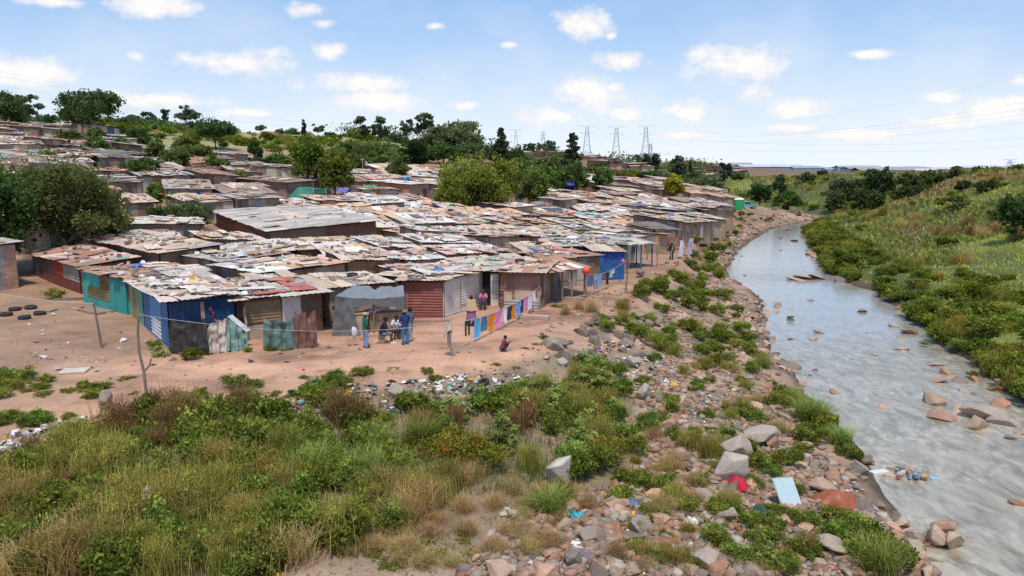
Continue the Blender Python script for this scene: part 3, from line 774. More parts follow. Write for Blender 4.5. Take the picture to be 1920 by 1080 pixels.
def person(p, face, label, pose='stand', sc=1.0, shirt=(.1, .1, .1), legs=(.05, .05, .1), long_sleeve=False, shorts=False, skirt=None, shoe=(.03, .03, .03), hat=None, jacket=None, over=None, hairc=(.015, .013, .012), collar=None, wrap=False):
    J = {k: V3(v) for k, v in POSE[pose].items()}
    for k, v in (over or {}).items(): J[k] = V3(v)
    t = empty('person', tuple(p), label, 'person'); t.rotation_euler = (0, 0, face); t.scale = (sc, sc, sc)
    up = (J['neck'] - J['pel']).normalized(); hd = V3((0, 1, 0))
    mb = MB()
    capsule(mb, J['pel'] + V3((-.06, 0, 0)), J['pel'] + V3((.06, 0, 0)), .115, .115); capsule(mb, J['pel'], J['chest'], .125, .135, 12); capsule(mb, J['chest'] + V3((-.07, 0, .03)), J['chest'] + V3((.07, 0, .03)), .11, .11)
    capsule(mb, lerp(J['shL'], J['shR'], .1), lerp(J['shL'], J['shR'], .9), .062, .062); capsule(mb, J['neck'] - up * .08, J['head'], .055, .05)
    capsule(mb, J['head'] + V3((0, .0, .03)), J['head'] + V3((0, .025, -.05)), .092, .066, 14); capsule(mb, J['head'] + V3((0, -.02, .035)), J['head'] + V3((0, .01, .03)), .095, .09, 14)
    capsule(mb, J['head'] + V3((0, .098, .0)), J['head'] + V3((0, .112, -.022)), .010, .016, 8)                      # nose
    for s in (-1, 1): capsule(mb, J['head'] + V3((s * .092, -.005, .015)), J['head'] + V3((s * .094, -.005, -.02)), .014, .011, 8)
    capsule(mb, J['head'] + V3((-.022, .088, -.052)), J['head'] + V3((.022, .088, -.052)), .011, .011, 8)            # lips
    for s in 'LR':
        sg = -1 if s == 'L' else 1
        capsule(mb, J['sh' + s], J['el' + s], .053, .04); capsule(mb, J['el' + s], J['wr' + s], .04, .027)
        capsule(mb, J['hip' + s], J['knee' + s], .083, .056); capsule(mb, J['knee' + s], lerp(J['knee' + s], J['ank' + s], .35), .056, .056); capsule(mb, lerp(J['knee' + s], J['ank' + s], .3), J['ank' + s], .056, .037)
        capsule(mb, J['ank' + s] + V3((0, -.03, -.035)), J['ank' + s] + V3((0, .14, -.045)), .042, .03)
        d = (J['wr' + s] - J['el' + s]).normalized(); sd = V3((0, 0, 1)).cross(d); sd = sd.normalized() if sd.length > .1 else V3((0, 1, 0))
        palm = J['wr' + s] + d * .055; capsule(mb, J['wr' + s], palm, .028, .034)
        nrm = d.cross(sd).normalized()
        for k, ln in enumerate((.062, .074, .078, .068)):
            f0 = palm + sd * (.03 - .02 * k) + d * .025; f1 = f0 + d * ln * .55; f2 = f1 + (d * .75 - nrm * .5 * (1 if nrm.z > 0 else -1)) * ln * .5
            capsule(mb, f0, f1, .0105, .0095, 7); capsule(mb, f1, f2, .0095, .008, 7)
        th = J['wr' + s] + d * .02 + sd * .03; capsule(mb, th, th + sd * .03 + d * .05, .012, .009, 7)
    link('body', remeshed(mb, 'body', M_SKIN, SKINC, .0085), t)
    def part(name, caps, c, mat=M_CLOTH, vox=.016):
        m2 = MB()
        for cp in caps: capsule(m2, *cp)
        return link(name, remeshed(m2, name, mat, c, vox), t)
    g = .018
    P_, Ch = J['pel'], J['chest']
    top = [(lerp(P_, Ch, .05) + V3((-.06, 0, 0)), lerp(P_, Ch, .05) + V3((.06, 0, 0)), .125 + g, .125 + g), (P_, Ch, .13 + g, .14 + g), (Ch + V3((-.07, 0, .03)), Ch + V3((.07, 0, .03)), .112 + g, .112 + g), (lerp(J['shL'], J['shR'], .06), lerp(J['shL'], J['shR'], .94), .068 + g, .068 + g)]
    for s in 'LR':
        if long_sleeve: top += [(J['sh' + s], J['el' + s], .058 + g, .05 + g), (J['el' + s], lerp(J['el' + s], J['wr' + s], .9), .05 + g, .036 + g)]
        else: top += [(J['sh' + s], lerp(J['sh' + s], J['el' + s], .7), .06 + g, .056 + g)]
    part('shirt', top, shirt)
    lg = [(P_ + V3((-.06, 0, -.02)), P_ + V3((.06, 0, -.02)), .122 + g, .122 + g)]
    for s in 'LR':
        lg.append((J['hip' + s], J['knee' + s], .092 + g, .066 + g))
        if not shorts: lg.append((J['knee' + s], J['ank' + s] + V3((0, 0, .0)), .066 + g, .055 + g))
    part('trousers' if not shorts else 'shorts', lg, legs)
    if skirt is not None:
        m2 = MB(); r = random.Random(3); z1 = P_.z; z0 = .30 if pose == 'stand' else .06
        m2.grid(lambda u, v: V3((math.cos(u * 6.2832) * (.2 + .10 * v + .02 * math.sin(u * 44) * v), P_.y + math.sin(u * 6.2832) * (.17 + .09 * v), lerp(z1, z0, v))), 30, 6, skirt)
        link('skirt', m2.mesh('skirt', M_CLOTH, smooth=True), t)
    if jacket is not None:
        m2 = MB()
        m2.grid(lambda u, v: V3((math.cos(u * 6.2832) * (.17 + .20 * v ** .8), J['neck'].y * .5 + math.sin(u * 6.2832) * (.12 + .13 * v), lerp(J['neck'].z + .01, P_.z - .05, v) + .012 * math.sin(u * 40) * v)), 30, 8, jacket)
        link('jacket', m2.mesh('jacket', M_CLOTH, smooth=True), t)
    if collar is not None: part('collar', [(J['neck'] + V3((-.03, .02, -.03)), J['neck'] + V3((.03, .02, -.03)), .062, .062)], collar, vox=.012)
    for s in 'LR': part('shoe', [(J['ank' + s] + V3((0, -.035, -.03)), J['ank' + s] + V3((0, .15, -.04)), .052, .04)], shoe, M_RUBBER, .012)
    hc = hat or hairc
    m2 = [(J['head'] + V3((0, -.03, .05)), J['head'] + V3((0, .015, .055)), .104, .098)]
    part('hair', m2, hairc, vox=.012)
    if hat:
        ho = part('hat', [(J['head'] + V3((0, -.025, .075)), J['head'] + V3((0, .015, .075)), .112, .108)], hat, vox=.012)
        if not wrap: part('hat_brim', [(J['head'] + V3((-.05, .12, .06)), J['head'] + V3((.05, .12, .06)), .03, .03), (J['head'] + V3((0, .08, .06)), J['head'] + V3((0, .15, .055)), .05, .04)], hat, vox=.012).parent = ho
    for s in (-1, 1):
        m3 = MB(); capsule(m3, J['head'] + V3((s * .034, .087, .012)), J['head'] + V3((s * .034, .088, .012)), .012, .012, 8); link('eye', m3.mesh('eye', M_PLASTIC, smooth=True), t)
    return t

def on(px, py): return gp(px, py)
rad = math.radians
person(on(686, 652), rad(-60), 'person standing in green sport shirt, jeans and pale cap holding white bags', shirt=(.025, .13, .085), legs=(.20, .28, .48), hat=(.45, .38, .28), collar=(.7, .7, .68), over=dict(elL=(-.27, .05, 1.17), wrL=(-.42, .22, 1.02), wrR=(.22, .16, .95)))
person(on(716, 644), rad(-85), 'person seated leaning forward in navy top and grey shorts with white shoes', 'sit', shirt=(.018, .02, .04), legs=(.16, .16, .18), shorts=True, shoe=(.72, .70, .66), sc=1.05)
person(on(746, 636), rad(170), 'person seated in white shirt and dark shorts facing the yard', 'sit', shirt=(.68, .64, .70), legs=(.05, .04, .06), shorts=True, shoe=(.62, .58, .52), long_sleeve=False)
person(on(760, 646), rad(35), 'person standing in blue shirt, blue jeans and grey cap beside the seated group', shirt=(.025, .045, .15), legs=(.06, .18, .34), hat=(.25, .23, .21), over=dict(wrL=(-.06, .22, 1.0), wrR=(.06, .22, 1.0), elL=(-.24, .1, 1.15), elR=(.24, .1, 1.15)))
person(on(770, 640), rad(60), 'person half hidden behind the one in blue jeans, in pale grey trousers', shirt=(.1, .12, .2), legs=(.45, .42, .40), shoe=(.2, .1, .06))
person(on(884, 611), rad(5), 'person seen from behind in beige flared jacket, purple skirt and crimson headwrap', shirt=(.48, .34, .20), legs=(.1, .06, .1), skirt=(.25, .13, .25), jacket=(.52, .37, .22), hat=(.30, .02, .06), wrap=True, long_sleeve=True)
person(on(907, 579), rad(175), 'person in pink top sitting at the dark doorway', 'sit', shirt=(.62, .18, .32), legs=(.05, .06, .09), hat=(.15, .02, .04), wrap=True, sc=.95)
person(on(940, 584), rad(120), 'small child in patterned red top standing by the clothes line', shirt=(.32, .12, .12), legs=(.30, .16, .14), shorts=True, sc=.62)
person(on(943, 659), rad(-75), 'child squatting barefoot on the dirt in maroon top and dark shorts', 'squat', shirt=(.26, .045, .06), legs=(.03, .035, .06), shorts=True, shoe=SKINC, sc=.72)
person(on(1259, 487), rad(150), 'person in dark clothes and pink headscarf beside the leaning pole', shirt=(.04, .04, .045), legs=(.03, .03, .035), hat=(.42, .15, .24), wrap=True, long_sleeve=True)
person(on(1593 / 1 if False else 1167, 384 + 95), rad(200), 'person crouching in dark top by the blue post porch', 'squat', shirt=(.05, .05, .08), legs=(.04, .05, .08))
# ------------------------------------------------------------------ shacks
RC = dict(beige=(.60, .45, .33), pale=(.63, .53, .435), white=(.72, .67, .61), grey=(.46, .41, .37), rust=(.42, .24, .16), orange=(.66, .39, .24), dark=(.20, .17, .15), pink=(.64, .43, .34), brown=(.37, .265, .20), green=(.24, .36, .30), blue=(.16, .24, .42), red=(.50, .14, .10), teal=(.07, .33, .29), tan=(.46, .34, .24), maroon=(.21, .075, .06))
RMIX = ['beige'] * 6 + ['pale'] * 7 + ['grey'] * 3 + ['rust'] * 3 + ['brown'] * 1 + ['orange'] * 3 + ['pink'] * 4 + ['white'] * 5 + ['dark'] * 1
WALLC = [(.40, .26, .175), (.45, .33, .23), (.34, .19, .13), (.30, .24, .20), (.43, .38, .33), (.52, .41, .31), (.26, .16, .115), (.37, .29, .22)]
WMATS = [M_TINW, M_BOARD, M_BRICK, M_PLASTER, M_TIN]
WIDX = dict(v=0, h=0, f=1, brick=2, plaster=3, rv=4, rh=4)


def wall_side(mb, a, b, a1, b1, panels, near, out):
    """one wall between foot points a,b and top points a1,b1; panels: (s0,s1,t0,t1,colour,style)"""
    def P(s, t, o): return lerp(lerp(a, b, s), lerp(a1, b1, s), t) + out * o
    W = (b - a).length; H = max((a1 - a).length, .3)
    for k, (s0, s1, t0, t1, c, st) in enumerate(panels):
        o = .015 + .007 * k; m = WIDX[st]
        if near and st in ('v', 'rv'):
            n = max(4, int((s1 - s0) * W / .095)); n += n % 2
            mb.grid(lambda u, v: P(lerp(s0, s1, u), lerp(t0, t1, v), o + .032 * (round(u * n) % 2)), n, 1, c, m)
        elif near and st in ('h', 'rh'):
            n = max(4, int((t1 - t0) * H / .085)); n += n % 2
            mb.grid(lambda u, v: P(lerp(s0, s1, u), lerp(t0, t1, v), o + .032 * (round(v * n) % 2)), 1, n, c, m)
        else:
            mb.face([P(s0, t0, o), P(s1, t0, o), P(s1, t1, o), P(s0, t1, o)], c, m)

def rand_panels(base, styles, r, W):
    """patchwork wall of uneven panels"""
    P = [(0, 1, 0, 1, jit(base, .1, r), styles[0] if styles[0] in ('brick', 'plaster') else 'f')]
    s = 0
    while s < .97:
        w = r.uniform(.7, 1.6) / max(W, 1); e = min(1, s + w)
        if e > .93: e = 1
        k = r.random()
        c = jit(base if k < .6 else r.choice(WALLC), .2, r)
        t = 1 if r.random() < .6 else r.uniform(.4, .7)
        P.append((s, e, 0, t, c, r.choice(styles)))
        if t < 1: P.append((s, e, t, 1, jit(r.choice(WALLC), .2, r), r.choice(styles)))
        s = e
    return P

def roof_mesh(mb, C, over, pal, near, r, sheet=None, messy=1.0):
    """patchwork of overlapping sheets on the surface through corners C (FL, FR, BR, BL)"""
    W = ((C[1] - C[0]).length + (C[2] - C[3]).length) / 2; D = ((C[3] - C[0]).length + (C[2] - C[1]).length) / 2
    up = (C[1] - C[0]).cross(C[3] - C[0]).normalized()
    def P(s, t, o):
        return lerp(lerp(C[0], C[1], s / W), lerp(C[3], C[2], s / W), t / D) + up * o
    sw = sheet or (.85 if near else 1.3); sl = 2.4 if near else 3.2
    nu = max(1, int(round((W + 2 * over) / sw))); nv = max(1, int(round((D + 2 * over) / sl)))
    cw = (W + 2 * over) / nu; cl = (D + 2 * over) / nv
    n = (6 if near else 1)
    def put(s0, t0, w, l, yaw, z0, z1, c):
        cy, sy = math.cos(yaw), math.sin(yaw)
        def fn(u, v):
            ds, dt = (u - .5) * w, (v - .5) * l
            s = s0 + ds * cy - dt * sy; t = t0 + ds * sy + dt * cy
            return P(s, t, lerp(z0, z1, v) + (.028 * (round(u * n) % 2) if near else 0))
        mb.grid(fn, n, 2 if near else 1, c, 0)
    # dark underlay keeps the seams dark
    mb.face([P(-over * .8, -over * .8, -.03), P(W + over * .8, -over * .8, -.03), P(W + over * .8, D + over * .8, -.03), P(-over * .8, D + over * .8, -.03)], (.10, .085, .07), 0)
    colbase = r.choice(pal)
    for j in range(nv):
        for i in range(nu):
            if r.random() < .08: colbase = r.choice(pal)
            c = RC[colbase] if r.random() < .76 else RC[r.choice(pal)]
            c = jit(c, .16, r)
            z = .02 + .022 * (i % 2) + .03 * (j % 2) + r.uniform(0, .012)
            put(-over + (i + .5) * cw, -over + (j + .5) * cl + r.uniform(-.2, .2) * messy, cw * 1.08, cl * r.uniform(1.0, 1.2), r.gauss(0, .035) * messy, z, z + .02 + r.uniform(0, .05) * messy, c)
    for k in range(int(messy * (W * D) / (2.8 if near else 4.0))):
        w = r.uniform(.45, 1.2); l = r.uniform(1.0, 2.8); q = r.random()
        c = RC[r.choice(pal)] if q < .72 else RC[r.choice(['white', 'dark', 'rust', 'pale', 'brown', 'beige'])] if q < .985 else RC[r.choice(['green', 'red', 'blue', 'teal'])]
        z = .11 + r.uniform(0, .10)
        put(r.uniform(0, W), r.uniform(0, D), w, l, r.choice([0, 0, 0, 1.57]) + r.gauss(0, .25), z, z + r.uniform(-.03, .12), jit(c, .2, r))
    return P, W, D

SHACKS = []
def shack(FL, FR, depth, hf, hb, label, name='shack', walls=None, base=None, style=None, pal=None, over=.3, near=True, door=None, window=None, group=None, seed=None, messy=1.0, hl=0.0, roofname='roof', cat='shack', sheet=None, roofstones=.8, ground=None):
    """FL, FR: front foot corners (x,y). hf/hb: eave heights front/back, hl added on the left side"""
    r = random.Random(seed if seed is not None else int(FL[0] * 31 + FL[1] * 17))
    FL = V3((FL[0], FL[1], 0)); FR = V3((FR[0], FR[1], 0))
    u = (FR - FL).normalized(); v = V3((-u.y, u.x, 0))
    B = [FL, FR, FR + v * depth, FL + v * depth]
    ctr = (B[0] + B[2]) / 2
    zs = [hz(p.x, p.y) if ground is None else ground for p in B]
    zg = hz(ctr.x, ctr.y) if ground is None else ground
    zs = [max(z, zg - .5) for z in zs]
    lo = [V3((p.x, p.y, z - .25)) for p, z in zip(B, zs)]
    hh = [hf + hl, hf, hb, hb + hl]
    hi = [V3((p.x, p.y, z * .6 + zg * .4 + h)) for p, z, h in zip(B, zs, hh)]
    t = empty(name, (ctr.x, ctr.y, zg), label, cat, group)
    mb = MB(); base = base or r.choice(WALLC)
    styles = style or r.choice([['v', 'h', 'f'], ['rh', 'rv', 'h'], ['f', 'plaster'], ['v', 'rv'], ['brick'], ['f', 'f', 'h']])
    outs = [-v, u, v, -u]
    for k in range(4):
        a, b = k, (k + 1) % 4
        L = (lo[b] - lo[a]).length
        ps = walls.get(k) if walls else None
        bst = styles[0] if styles[0] in ('brick', 'plaster') else 'f'
        if ps is None: ps = [(0, 1, 0, 1, jit(base, .1, r), bst)] if k == 2 else rand_panels(base, styles, r, L)
        else: ps = [(0, 1, 0, 1, jit(base, .05, r), bst)] + ps
        wall_side(mb, lo[a], lo[b], hi[a], hi[b], ps, near, outs[k])
    mb.build('wall', WMATS, t)
    mr = MB(); pal = pal or [r.choice(RMIX) for _ in range(4)]
    top = [p + V3((0, 0, .06)) for p in hi]
    P, W, D = roof_mesh(mr, top, over, pal, near, r, sheet, messy)
    mr.build(roofname, M_TIN, t)
    # doors and windows on chosen sides: (side, s, width, height, colour)
    for kind, lst in (('door', door or []), ('window', window or [])):
        for (k, s, w, h, c) in lst:
            a, b = lo[k], lo[(k + 1) % 4]; d = (b - a).normalized(); o = outs[k]
            p = a + d * (s * (b - a).length) + V3((0, 0, .25))
            md = MB(); rot = Matrix((d, o, V3((0, 0, 1)))).transposed()
            if kind == 'door':
                md.box(p + V3((0, 0, h / 2)) + o * .085, (w, .05, h), c, rot)
                md.box(p + V3((0, 0, h * .75)) + o * .12, (w * .92, .03, .06), jit(c, .3, r), rot)
                md.box(p + V3((0, 0, h * .25)) + o * .12, (w * .92, .03, .06), jit(c, .3, r), rot)
                dr_ = md.build('door', M_TINW, t)
                if near:
                    mh = MB(); q = p + d * (w * .38) + V3((0, 0, h * .5)) + o * .15; mh.tube([q - V3((0, 0, .09)), q + o * .03, q + V3((0, 0, .09))], .018, (.12, .11, .1), 5); link('handle', mh.mesh('handle', M_METAL, t.location), dr_)
            else:
                z = 1.15
                md.box(p + V3((0, 0, z)) + o * .085, (w, .04, h), (.03, .03, .035), rot)
                wi_ = md.build('window', M_PLASTIC, t); md = MB()
                for e in (-1, 1):
                    md.box(p + d * (e * w / 2) + V3((0, 0, z)) + o * .1, (.07, .07, h + .14), c, rot)
                    md.box(p + V3((0, 0, z + e * h / 2)) + o * .104, (w - .07, .07, .07), c, rot)
                link('frame', md.mesh('frame', M_WOOD, t.location), wi_)
    SHACKS.append(dict(o=t, c=ctr, B=[(p.x, p.y) for p in B], P=P, W=W, D=D, pal=pal, near=near, stones=roofstones, y=ctr.y, rc=pal[0]))
    return t

def rects_hit(A, Bq, gap=.2):
    """separating axis test of two footprints (lists of 4 points)"""
    for Q in (A, Bq):
        for i in range(2):
            ex, ey = Q[i + 1][0] - Q[i][0], Q[i + 1][1] - Q[i][1]; L = math.hypot(ex, ey); ex /= L; ey /= L
            a = [p[0] * ex + p[1] * ey for p in A]; b = [p[0] * ex + p[1] * ey for p in Bq]
            if max(a) + gap < min(b) or max(b) + gap < min(a): return False
    return True

def xy(px, py, z=0.0):
    p = at(px, py, z); return (p.x, p.y)
def off(p, u, a, b=0.0):
    """point moved a along direction u and b along its left normal"""
    L = math.hypot(*u); ux, uy = u[0] / L, u[1] / L
    return (p[0] + ux * a - uy * b, p[1] + uy * a + ux * b)

BL1, BL2 = (.035, .15, .33), (.02, .06, .15)
TEALC, RUSTW = (.06, .34, .29), (.25, .12, .07)
W_T = (.62, .54, .45)
U_B = (.825, .565)          # the wall line of the blue and green shacks
pB = (-16.6, 37.9)

# --- front row, one by one
shack((-27.9, 51.2), (-23.0, 47.0), 5.2, 2.15, 2.0, 'teal shack with patched rusty panels and a ribbed teal door', base=TEALC, style=['f', 'rh'], pal=['beige', 'pale', 'rust', 'grey'],
      walls={0: [(0, .12, 0, 1, TEALC, 'f'), (.12, .42, .62, 1, (.09, .42, .37), 'f'), (.42, .64, .6, 1, (.22, .13, .07), 'rh'), (.12, .64, .3, .6, (.27, .21, .10), 'rh'), (.12, .64, 0, .3, (.055, .36, .31), 'f'), (.64, 1, 0, .93, (.035, .28, .27), 'v')]}, seed=3)
shack((-20.4, 43.45), off((-20.4, 43.45), U_B, 4.2), 4.5, 2.1, 2.1, 'green weathered shack with rust-streaked side wall between teal and blue shacks', base=(.17, .30, .21), style=['f'], pal=['beige', 'grey', 'white', 'rust', 'pale'], over=.35,
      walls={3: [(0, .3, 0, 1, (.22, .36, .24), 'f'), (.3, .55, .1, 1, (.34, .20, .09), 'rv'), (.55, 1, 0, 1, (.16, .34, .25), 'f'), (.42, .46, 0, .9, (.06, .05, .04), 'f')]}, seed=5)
blue = shack(pB, off(pB, U_B, 3.1), 6.4, 2.35, 2.15, 'blue corrugated shack with a white sheet on its side and red painted number', base=BL2, style=['f'], pal=['beige', 'pale', 'rust', 'white', 'grey', 'pink'], over=.4,
      walls={3: [(.0, .28, 0, 1, (.03, .13, .30), 'h'), (.28, .72, .5, .95, (.10, .30, .55), 'h'), (.3, .7, .12, .5, (.62, .64, .66), 'h'), (.28, .72, 0, .12, BL1, 'h'), (.72, 1, 0, 1, BL1, 'h')],
             0: [(0, .45, 0, .96, (.018, .06, .15), 'v'), (.47, .53, 0, .94, (.45, .30, .22), 'f'), (.53, .8, 0, .95, (.012, .045, .12), 'f'), (.8, 1, 0, .98, (.016, .075, .17), 'f')]}, seed=8, messy=1.5, roofstones=2.2)
pR = off(pB, U_B, 3.2)
shack(pR, off(pR, U_B, 4.5), 6.2, 2.1, 2.2, 'rusty brown shack with a white door panel behind the torn green netting', base=(.16, .09, .06), style=['rh', 'rv'], pal=['beige', 'rust', 'pale', 'red', 'pale', 'grey'], over=.45, messy=1.5, roofstones=2,
      walls={0: [(0, .08, 0, 1, (.10, .055, .04), 'rv'), (.08, .5, .45, .95, (.24, .17, .10), 'rh'), (.08, .5, 0, .42, (.42, .34, .27), 'f'), (.52, .74, .1, .97, (.62, .58, .54), 'f'), (.74, 1, .5, 1, (.17, .12, .08), 'rh'), (.74, 1, 0, .5, (.12, .08, .06), 'f')]}, seed=9)
pT = (-10.1, 43.4)
shack(pT, off(pT, U_B, 3.6), 3.6, 2.15, 2.25, 'tan cardboard-coloured shack standing beside the grey tarpaulin lean-to', base=(.44, .33, .24), style=['f'], pal=['grey', 'pale', 'beige'], over=.35,
      walls={3: [(0, .5, .05, .75, (.50, .39, .28), 'h'), (.0, .5, .75, 1, (.44, .34, .25), 'f'), (.5, 1, 0, 1, (.42, .31, .23), 'v')],
             0: [(0, .35, 0, 1, (.43, .32, .23), 'v'), (.35, .7, 0, .9, (.45, .34, .25), 'f'), (.7, 1, 0, 1, (.2, .12, .09), 'rv')]}, seed=12)
shack((-6.5, 45.9), (-4.05, 45.7), 4.6, 2.2, 2.3, 'maroon corrugated shack between the grey tarpaulin and the white wall', base=(.22, .075, .06), style=['h'], pal=['dark', 'grey', 'beige', 'pale'], over=.3,
      walls={0: [(0, .12, 0, 1, (.17, .06, .05), 'v'), (.12, 1, .02, .97, (.27, .085, .065), 'h'), (.3, .5, .44, .58, (.42, .24, .2), 'f')], 1: [(0, 1, 0, 1, (.05, .035, .03), 'f')]}, seed=14, messy=.7)
shack((-3.95, 45.8), (-2.1, 49.5), 4.4, 2.25, 2.2, 'long whitewashed shack wall behind the woman in the beige jacket', base=W_T, style=['h', 'f'], pal=['white', 'pale', 'beige', 'rust'], over=.3,
      walls={0: [(0, .45, .2, 1, (.66, .58, .49), 'f'), (.45, 1, .3, .95, (.68, .60, .51), 'h'), (0, 1, .0, .2, (.6, .53, .45), 'h'), (.44, .455, .2, .8, (.25, .2, .16), 'f')]}, seed=15, door=None)
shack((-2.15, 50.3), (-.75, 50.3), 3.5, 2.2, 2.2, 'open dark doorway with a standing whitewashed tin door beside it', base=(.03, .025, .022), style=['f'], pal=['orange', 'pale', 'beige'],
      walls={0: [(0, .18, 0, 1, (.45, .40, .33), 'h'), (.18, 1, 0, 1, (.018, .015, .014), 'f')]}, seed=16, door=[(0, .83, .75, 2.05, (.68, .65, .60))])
shack((-.75, 49.75), (1.8, 49.25), 5.0, 2.2, 2.25, 'rust-brown shack with pale lower boards behind the clothes line', base=(.30, .16, .115), style=['rh'], pal=['rust', 'pink', 'orange', 'beige'], over=.4,
      walls={0: [(0, .36, .5, .95, (.27, .14, .10), 'h'), (.36, 1, .56, .93, (.36, .19, .135), 'h'), (.1, 1, .3, .56, (.58, .45, .33), 'f'), (.3, .36, .3, .56, (.3, .18, .12), 'f'), (.1, 1, 0, .3, (.40, .39, .36), 'h'), (0, .1, 0, .5, (.2, .11, .08), 'v')]}, seed=17)
shack((2.6, 57.6), (6.6, 59.8), 4, 2.1, 2.1, 'grey panelled shack behind the poles of the open porch', base=(.37, .30, .24), style=['f', 'v'], pal=['rust', 'beige', 'pink'], over=.3, seed=18, door=[(0, .3, .8, 1.8, (.27, .2, .15)), (0, .62, .7, 1.8, (.42, .39, .35))])
shack((4.0, 64.2), (9.4, 65.2), 6.0, 2.35, 2.4, 'dark-roofed shack behind the blue tarpaulin cabin', base=(.38, .235, .15), style=['f', 'plaster'], pal=['dark', 'dark', 'brown', 'grey'], over=.35, seed=19,
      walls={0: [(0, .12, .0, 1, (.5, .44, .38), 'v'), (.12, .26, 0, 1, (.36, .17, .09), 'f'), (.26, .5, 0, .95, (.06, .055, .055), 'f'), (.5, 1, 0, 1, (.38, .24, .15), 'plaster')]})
shack((1.3, 61.6), (3.9, 62.3), 4.0, 2.2, 2.4, 'pale shack with a yellow sign panel under its eave', base=(.55, .48, .42), style=['f'], pal=['orange', 'beige', 'pale'], over=.4, seed=20,
      walls={0: [(0, .45, 0, 1, (.52, .46, .42), 'f'), (.47, .95, .45, .92, (.55, .36, .03), 'f'), (.47, .95, 0, .45, (.12, .09, .08), 'f')]})
shack((9.7, 71.5), (12.3, 75.6), 4.5, 2.2, 2.2, 'white-walled shack by the blue post porch', base=(.56, .52, .47), style=['plaster'], pal=['grey', 'orange', 'beige', 'pale'], over=.3, seed=21, window=[(0, .6, .5, .5, (.2, .17, .15))])
shack((17.9, 87.2), (20.9, 92.0), 5.0, 2.3, 2.9, 'brown brick shack with sloping roof at the river end of the row', base=(.40, .24, .16), style=['brick'], pal=['pale', 'beige', 'grey'], seed=22, hl=.5, door=[(0, .7, .8, 1.8, (.2, .19, .2))])
shack((21.6, 93.5), (25.0, 99.0), 4.5, 2.3, 2.3, 'brown boarded shack with pale door beyond the brick shack', base=(.36, .23, .16), style=['f'], pal=['beige', 'pale'], seed=23, door=[(0, .3, .7, 1.9, (.55, .5, .45))])
# left edge
shack((-43.6, 55.2), (-35.7, 51.6), 3.4, 2.9, 2.9, 'pale brick house corner at the edge of the yard', name='brick_house', base=(.52, .33, .225), style=['brick'], pal=['grey', 'brown'], seed=24, cat='house', roofstones=0)
shack((-35.6, 58.8), (-29.5, 53.9), 3.6, 1.75, 1.95, 'low maroon and red tin shack with rusty red roof', base=(.15, .055, .045), style=['h', 'rh'], pal=['rust', 'rust', 'pink', 'rust'], over=.35, seed=25, messy=.4,
      walls={0: [(0, .45, .5, 1, (.17, .15, .13), 'h'), (0, .45, 0, .5, (.15, .055, .045), 'h'), (.45, .68, .5, 1, (.34, .06, .05), 'f'), (.45, 1, 0, .45, (.17, .055, .045), 'f'), (.68, 1, .45, 1, (.30, .27, .24), 'h')], 1: [(0, 1, .4, 1, (.36, .07, .06), 'f'), (0, 1, 0, .4, (.16, .06, .05), 'h')]})
shack((-34.0, 63.5), (-25.4, 57.2), 4.2, 2.35, 2.5, 'wide shelter with grey sheet roof and beige weighted roof half', base=(.17, .12, .09), style=['f', 'rv'], pal=['beige', 'grey', 'beige', 'pale'], over=.5, seed=26, messy=.5, roofstones=1.6)
shack((-24.3, 58.6), (-20.2, 55.2), 5.0, 2.2, 2.3, 'tin shack with white-ribbed and rust-dotted roof sheets', base=(.28, .17, .11), style=['rh'], pal=['white', 'rust', 'grey', 'rust'], seed=27, messy=.5, roofstones=1.8)
shack((-19.6, 52.4), (-15.3, 48.5), 6.0, 2.3, 2.35, 'shack with broad peach roof and red-striped white sheet', base=(.34, .22, .15), style=['f'], pal=['orange', 'orange', 'white', 'orange', 'beige'], over=.35, seed=28, messy=.5)
# landmarks deeper in
shack((-31.5, 85.0), (-21.8, 71.5), 10.5, 2.0, 2.5, 'big dark brick building under a wide pale grey roof', name='brick_building', base=(.25, .12, .085), style=['brick'], pal=['pale', 'grey', 'pale', 'pale', 'grey'], over=.5, seed=29, messy=.12, cat='building', sheet=1.0, roofstones=.05,
      walls={0: [(0, .86, 0, 1, (.26, .12, .085), 'brick'), (.86, 1, 0, 1, (.27, .13, .08), 'f')], 1: [(0, .5, 0, 1, (.3, .19, .13), 'f'), (.5, 1, 0, 1, (.25, .11, .08), 'rv')]})
def lm(px, py, w1, a1, d, hf, hb, label, **k):
    """a landmark hut whose camera-side corner stands at a pixel on the ground: w1 wide towards the hill, d deep"""
    g = gp(px, py); a = math.radians(a1)
    FR = (g.x, g.y); FL = (g.x - w1 * math.cos(a), g.y - w1 * math.sin(a))
    return shack(FL, FR, d, hf, hb, label, **k)
LM = {}
LM['orange plastered house'] = lm(768, 384, 6.6, -22, 6.0, 2.6, 2.5, 'orange plastered house with white tin roof and satellite dish', name='plastered_house', base=(.50, .245, .14), style=['plaster'], pal=['white', 'pale', 'white'], seed=31, near=False, messy=.15, cat='house', walls={0: [(0, 1, 0, 1, (.50, .24, .135), 'plaster')], 1: [(0, 1, 0, 1, (.60, .36, .26), 'plaster')]}, door=[(1, .75, .9, 2.0, (.12, .11, .12))], window=[(1, .4, .8, .8, (.5, .4, .33))], roofstones=.1)  # side wall coloured lighter and pinker for the light falling on it
LM['plain brick hut'] = lm(540, 384, 7.5, -20, 6.0, 2.5, 2.5, 'tan brick hut with flat top beside the tall green tree', name='brick_hut', base=(.38, .28, .21), style=['brick'], pal=['rust', 'brown', 'pink'], seed=32, near=False, messy=.8, cat='hut')
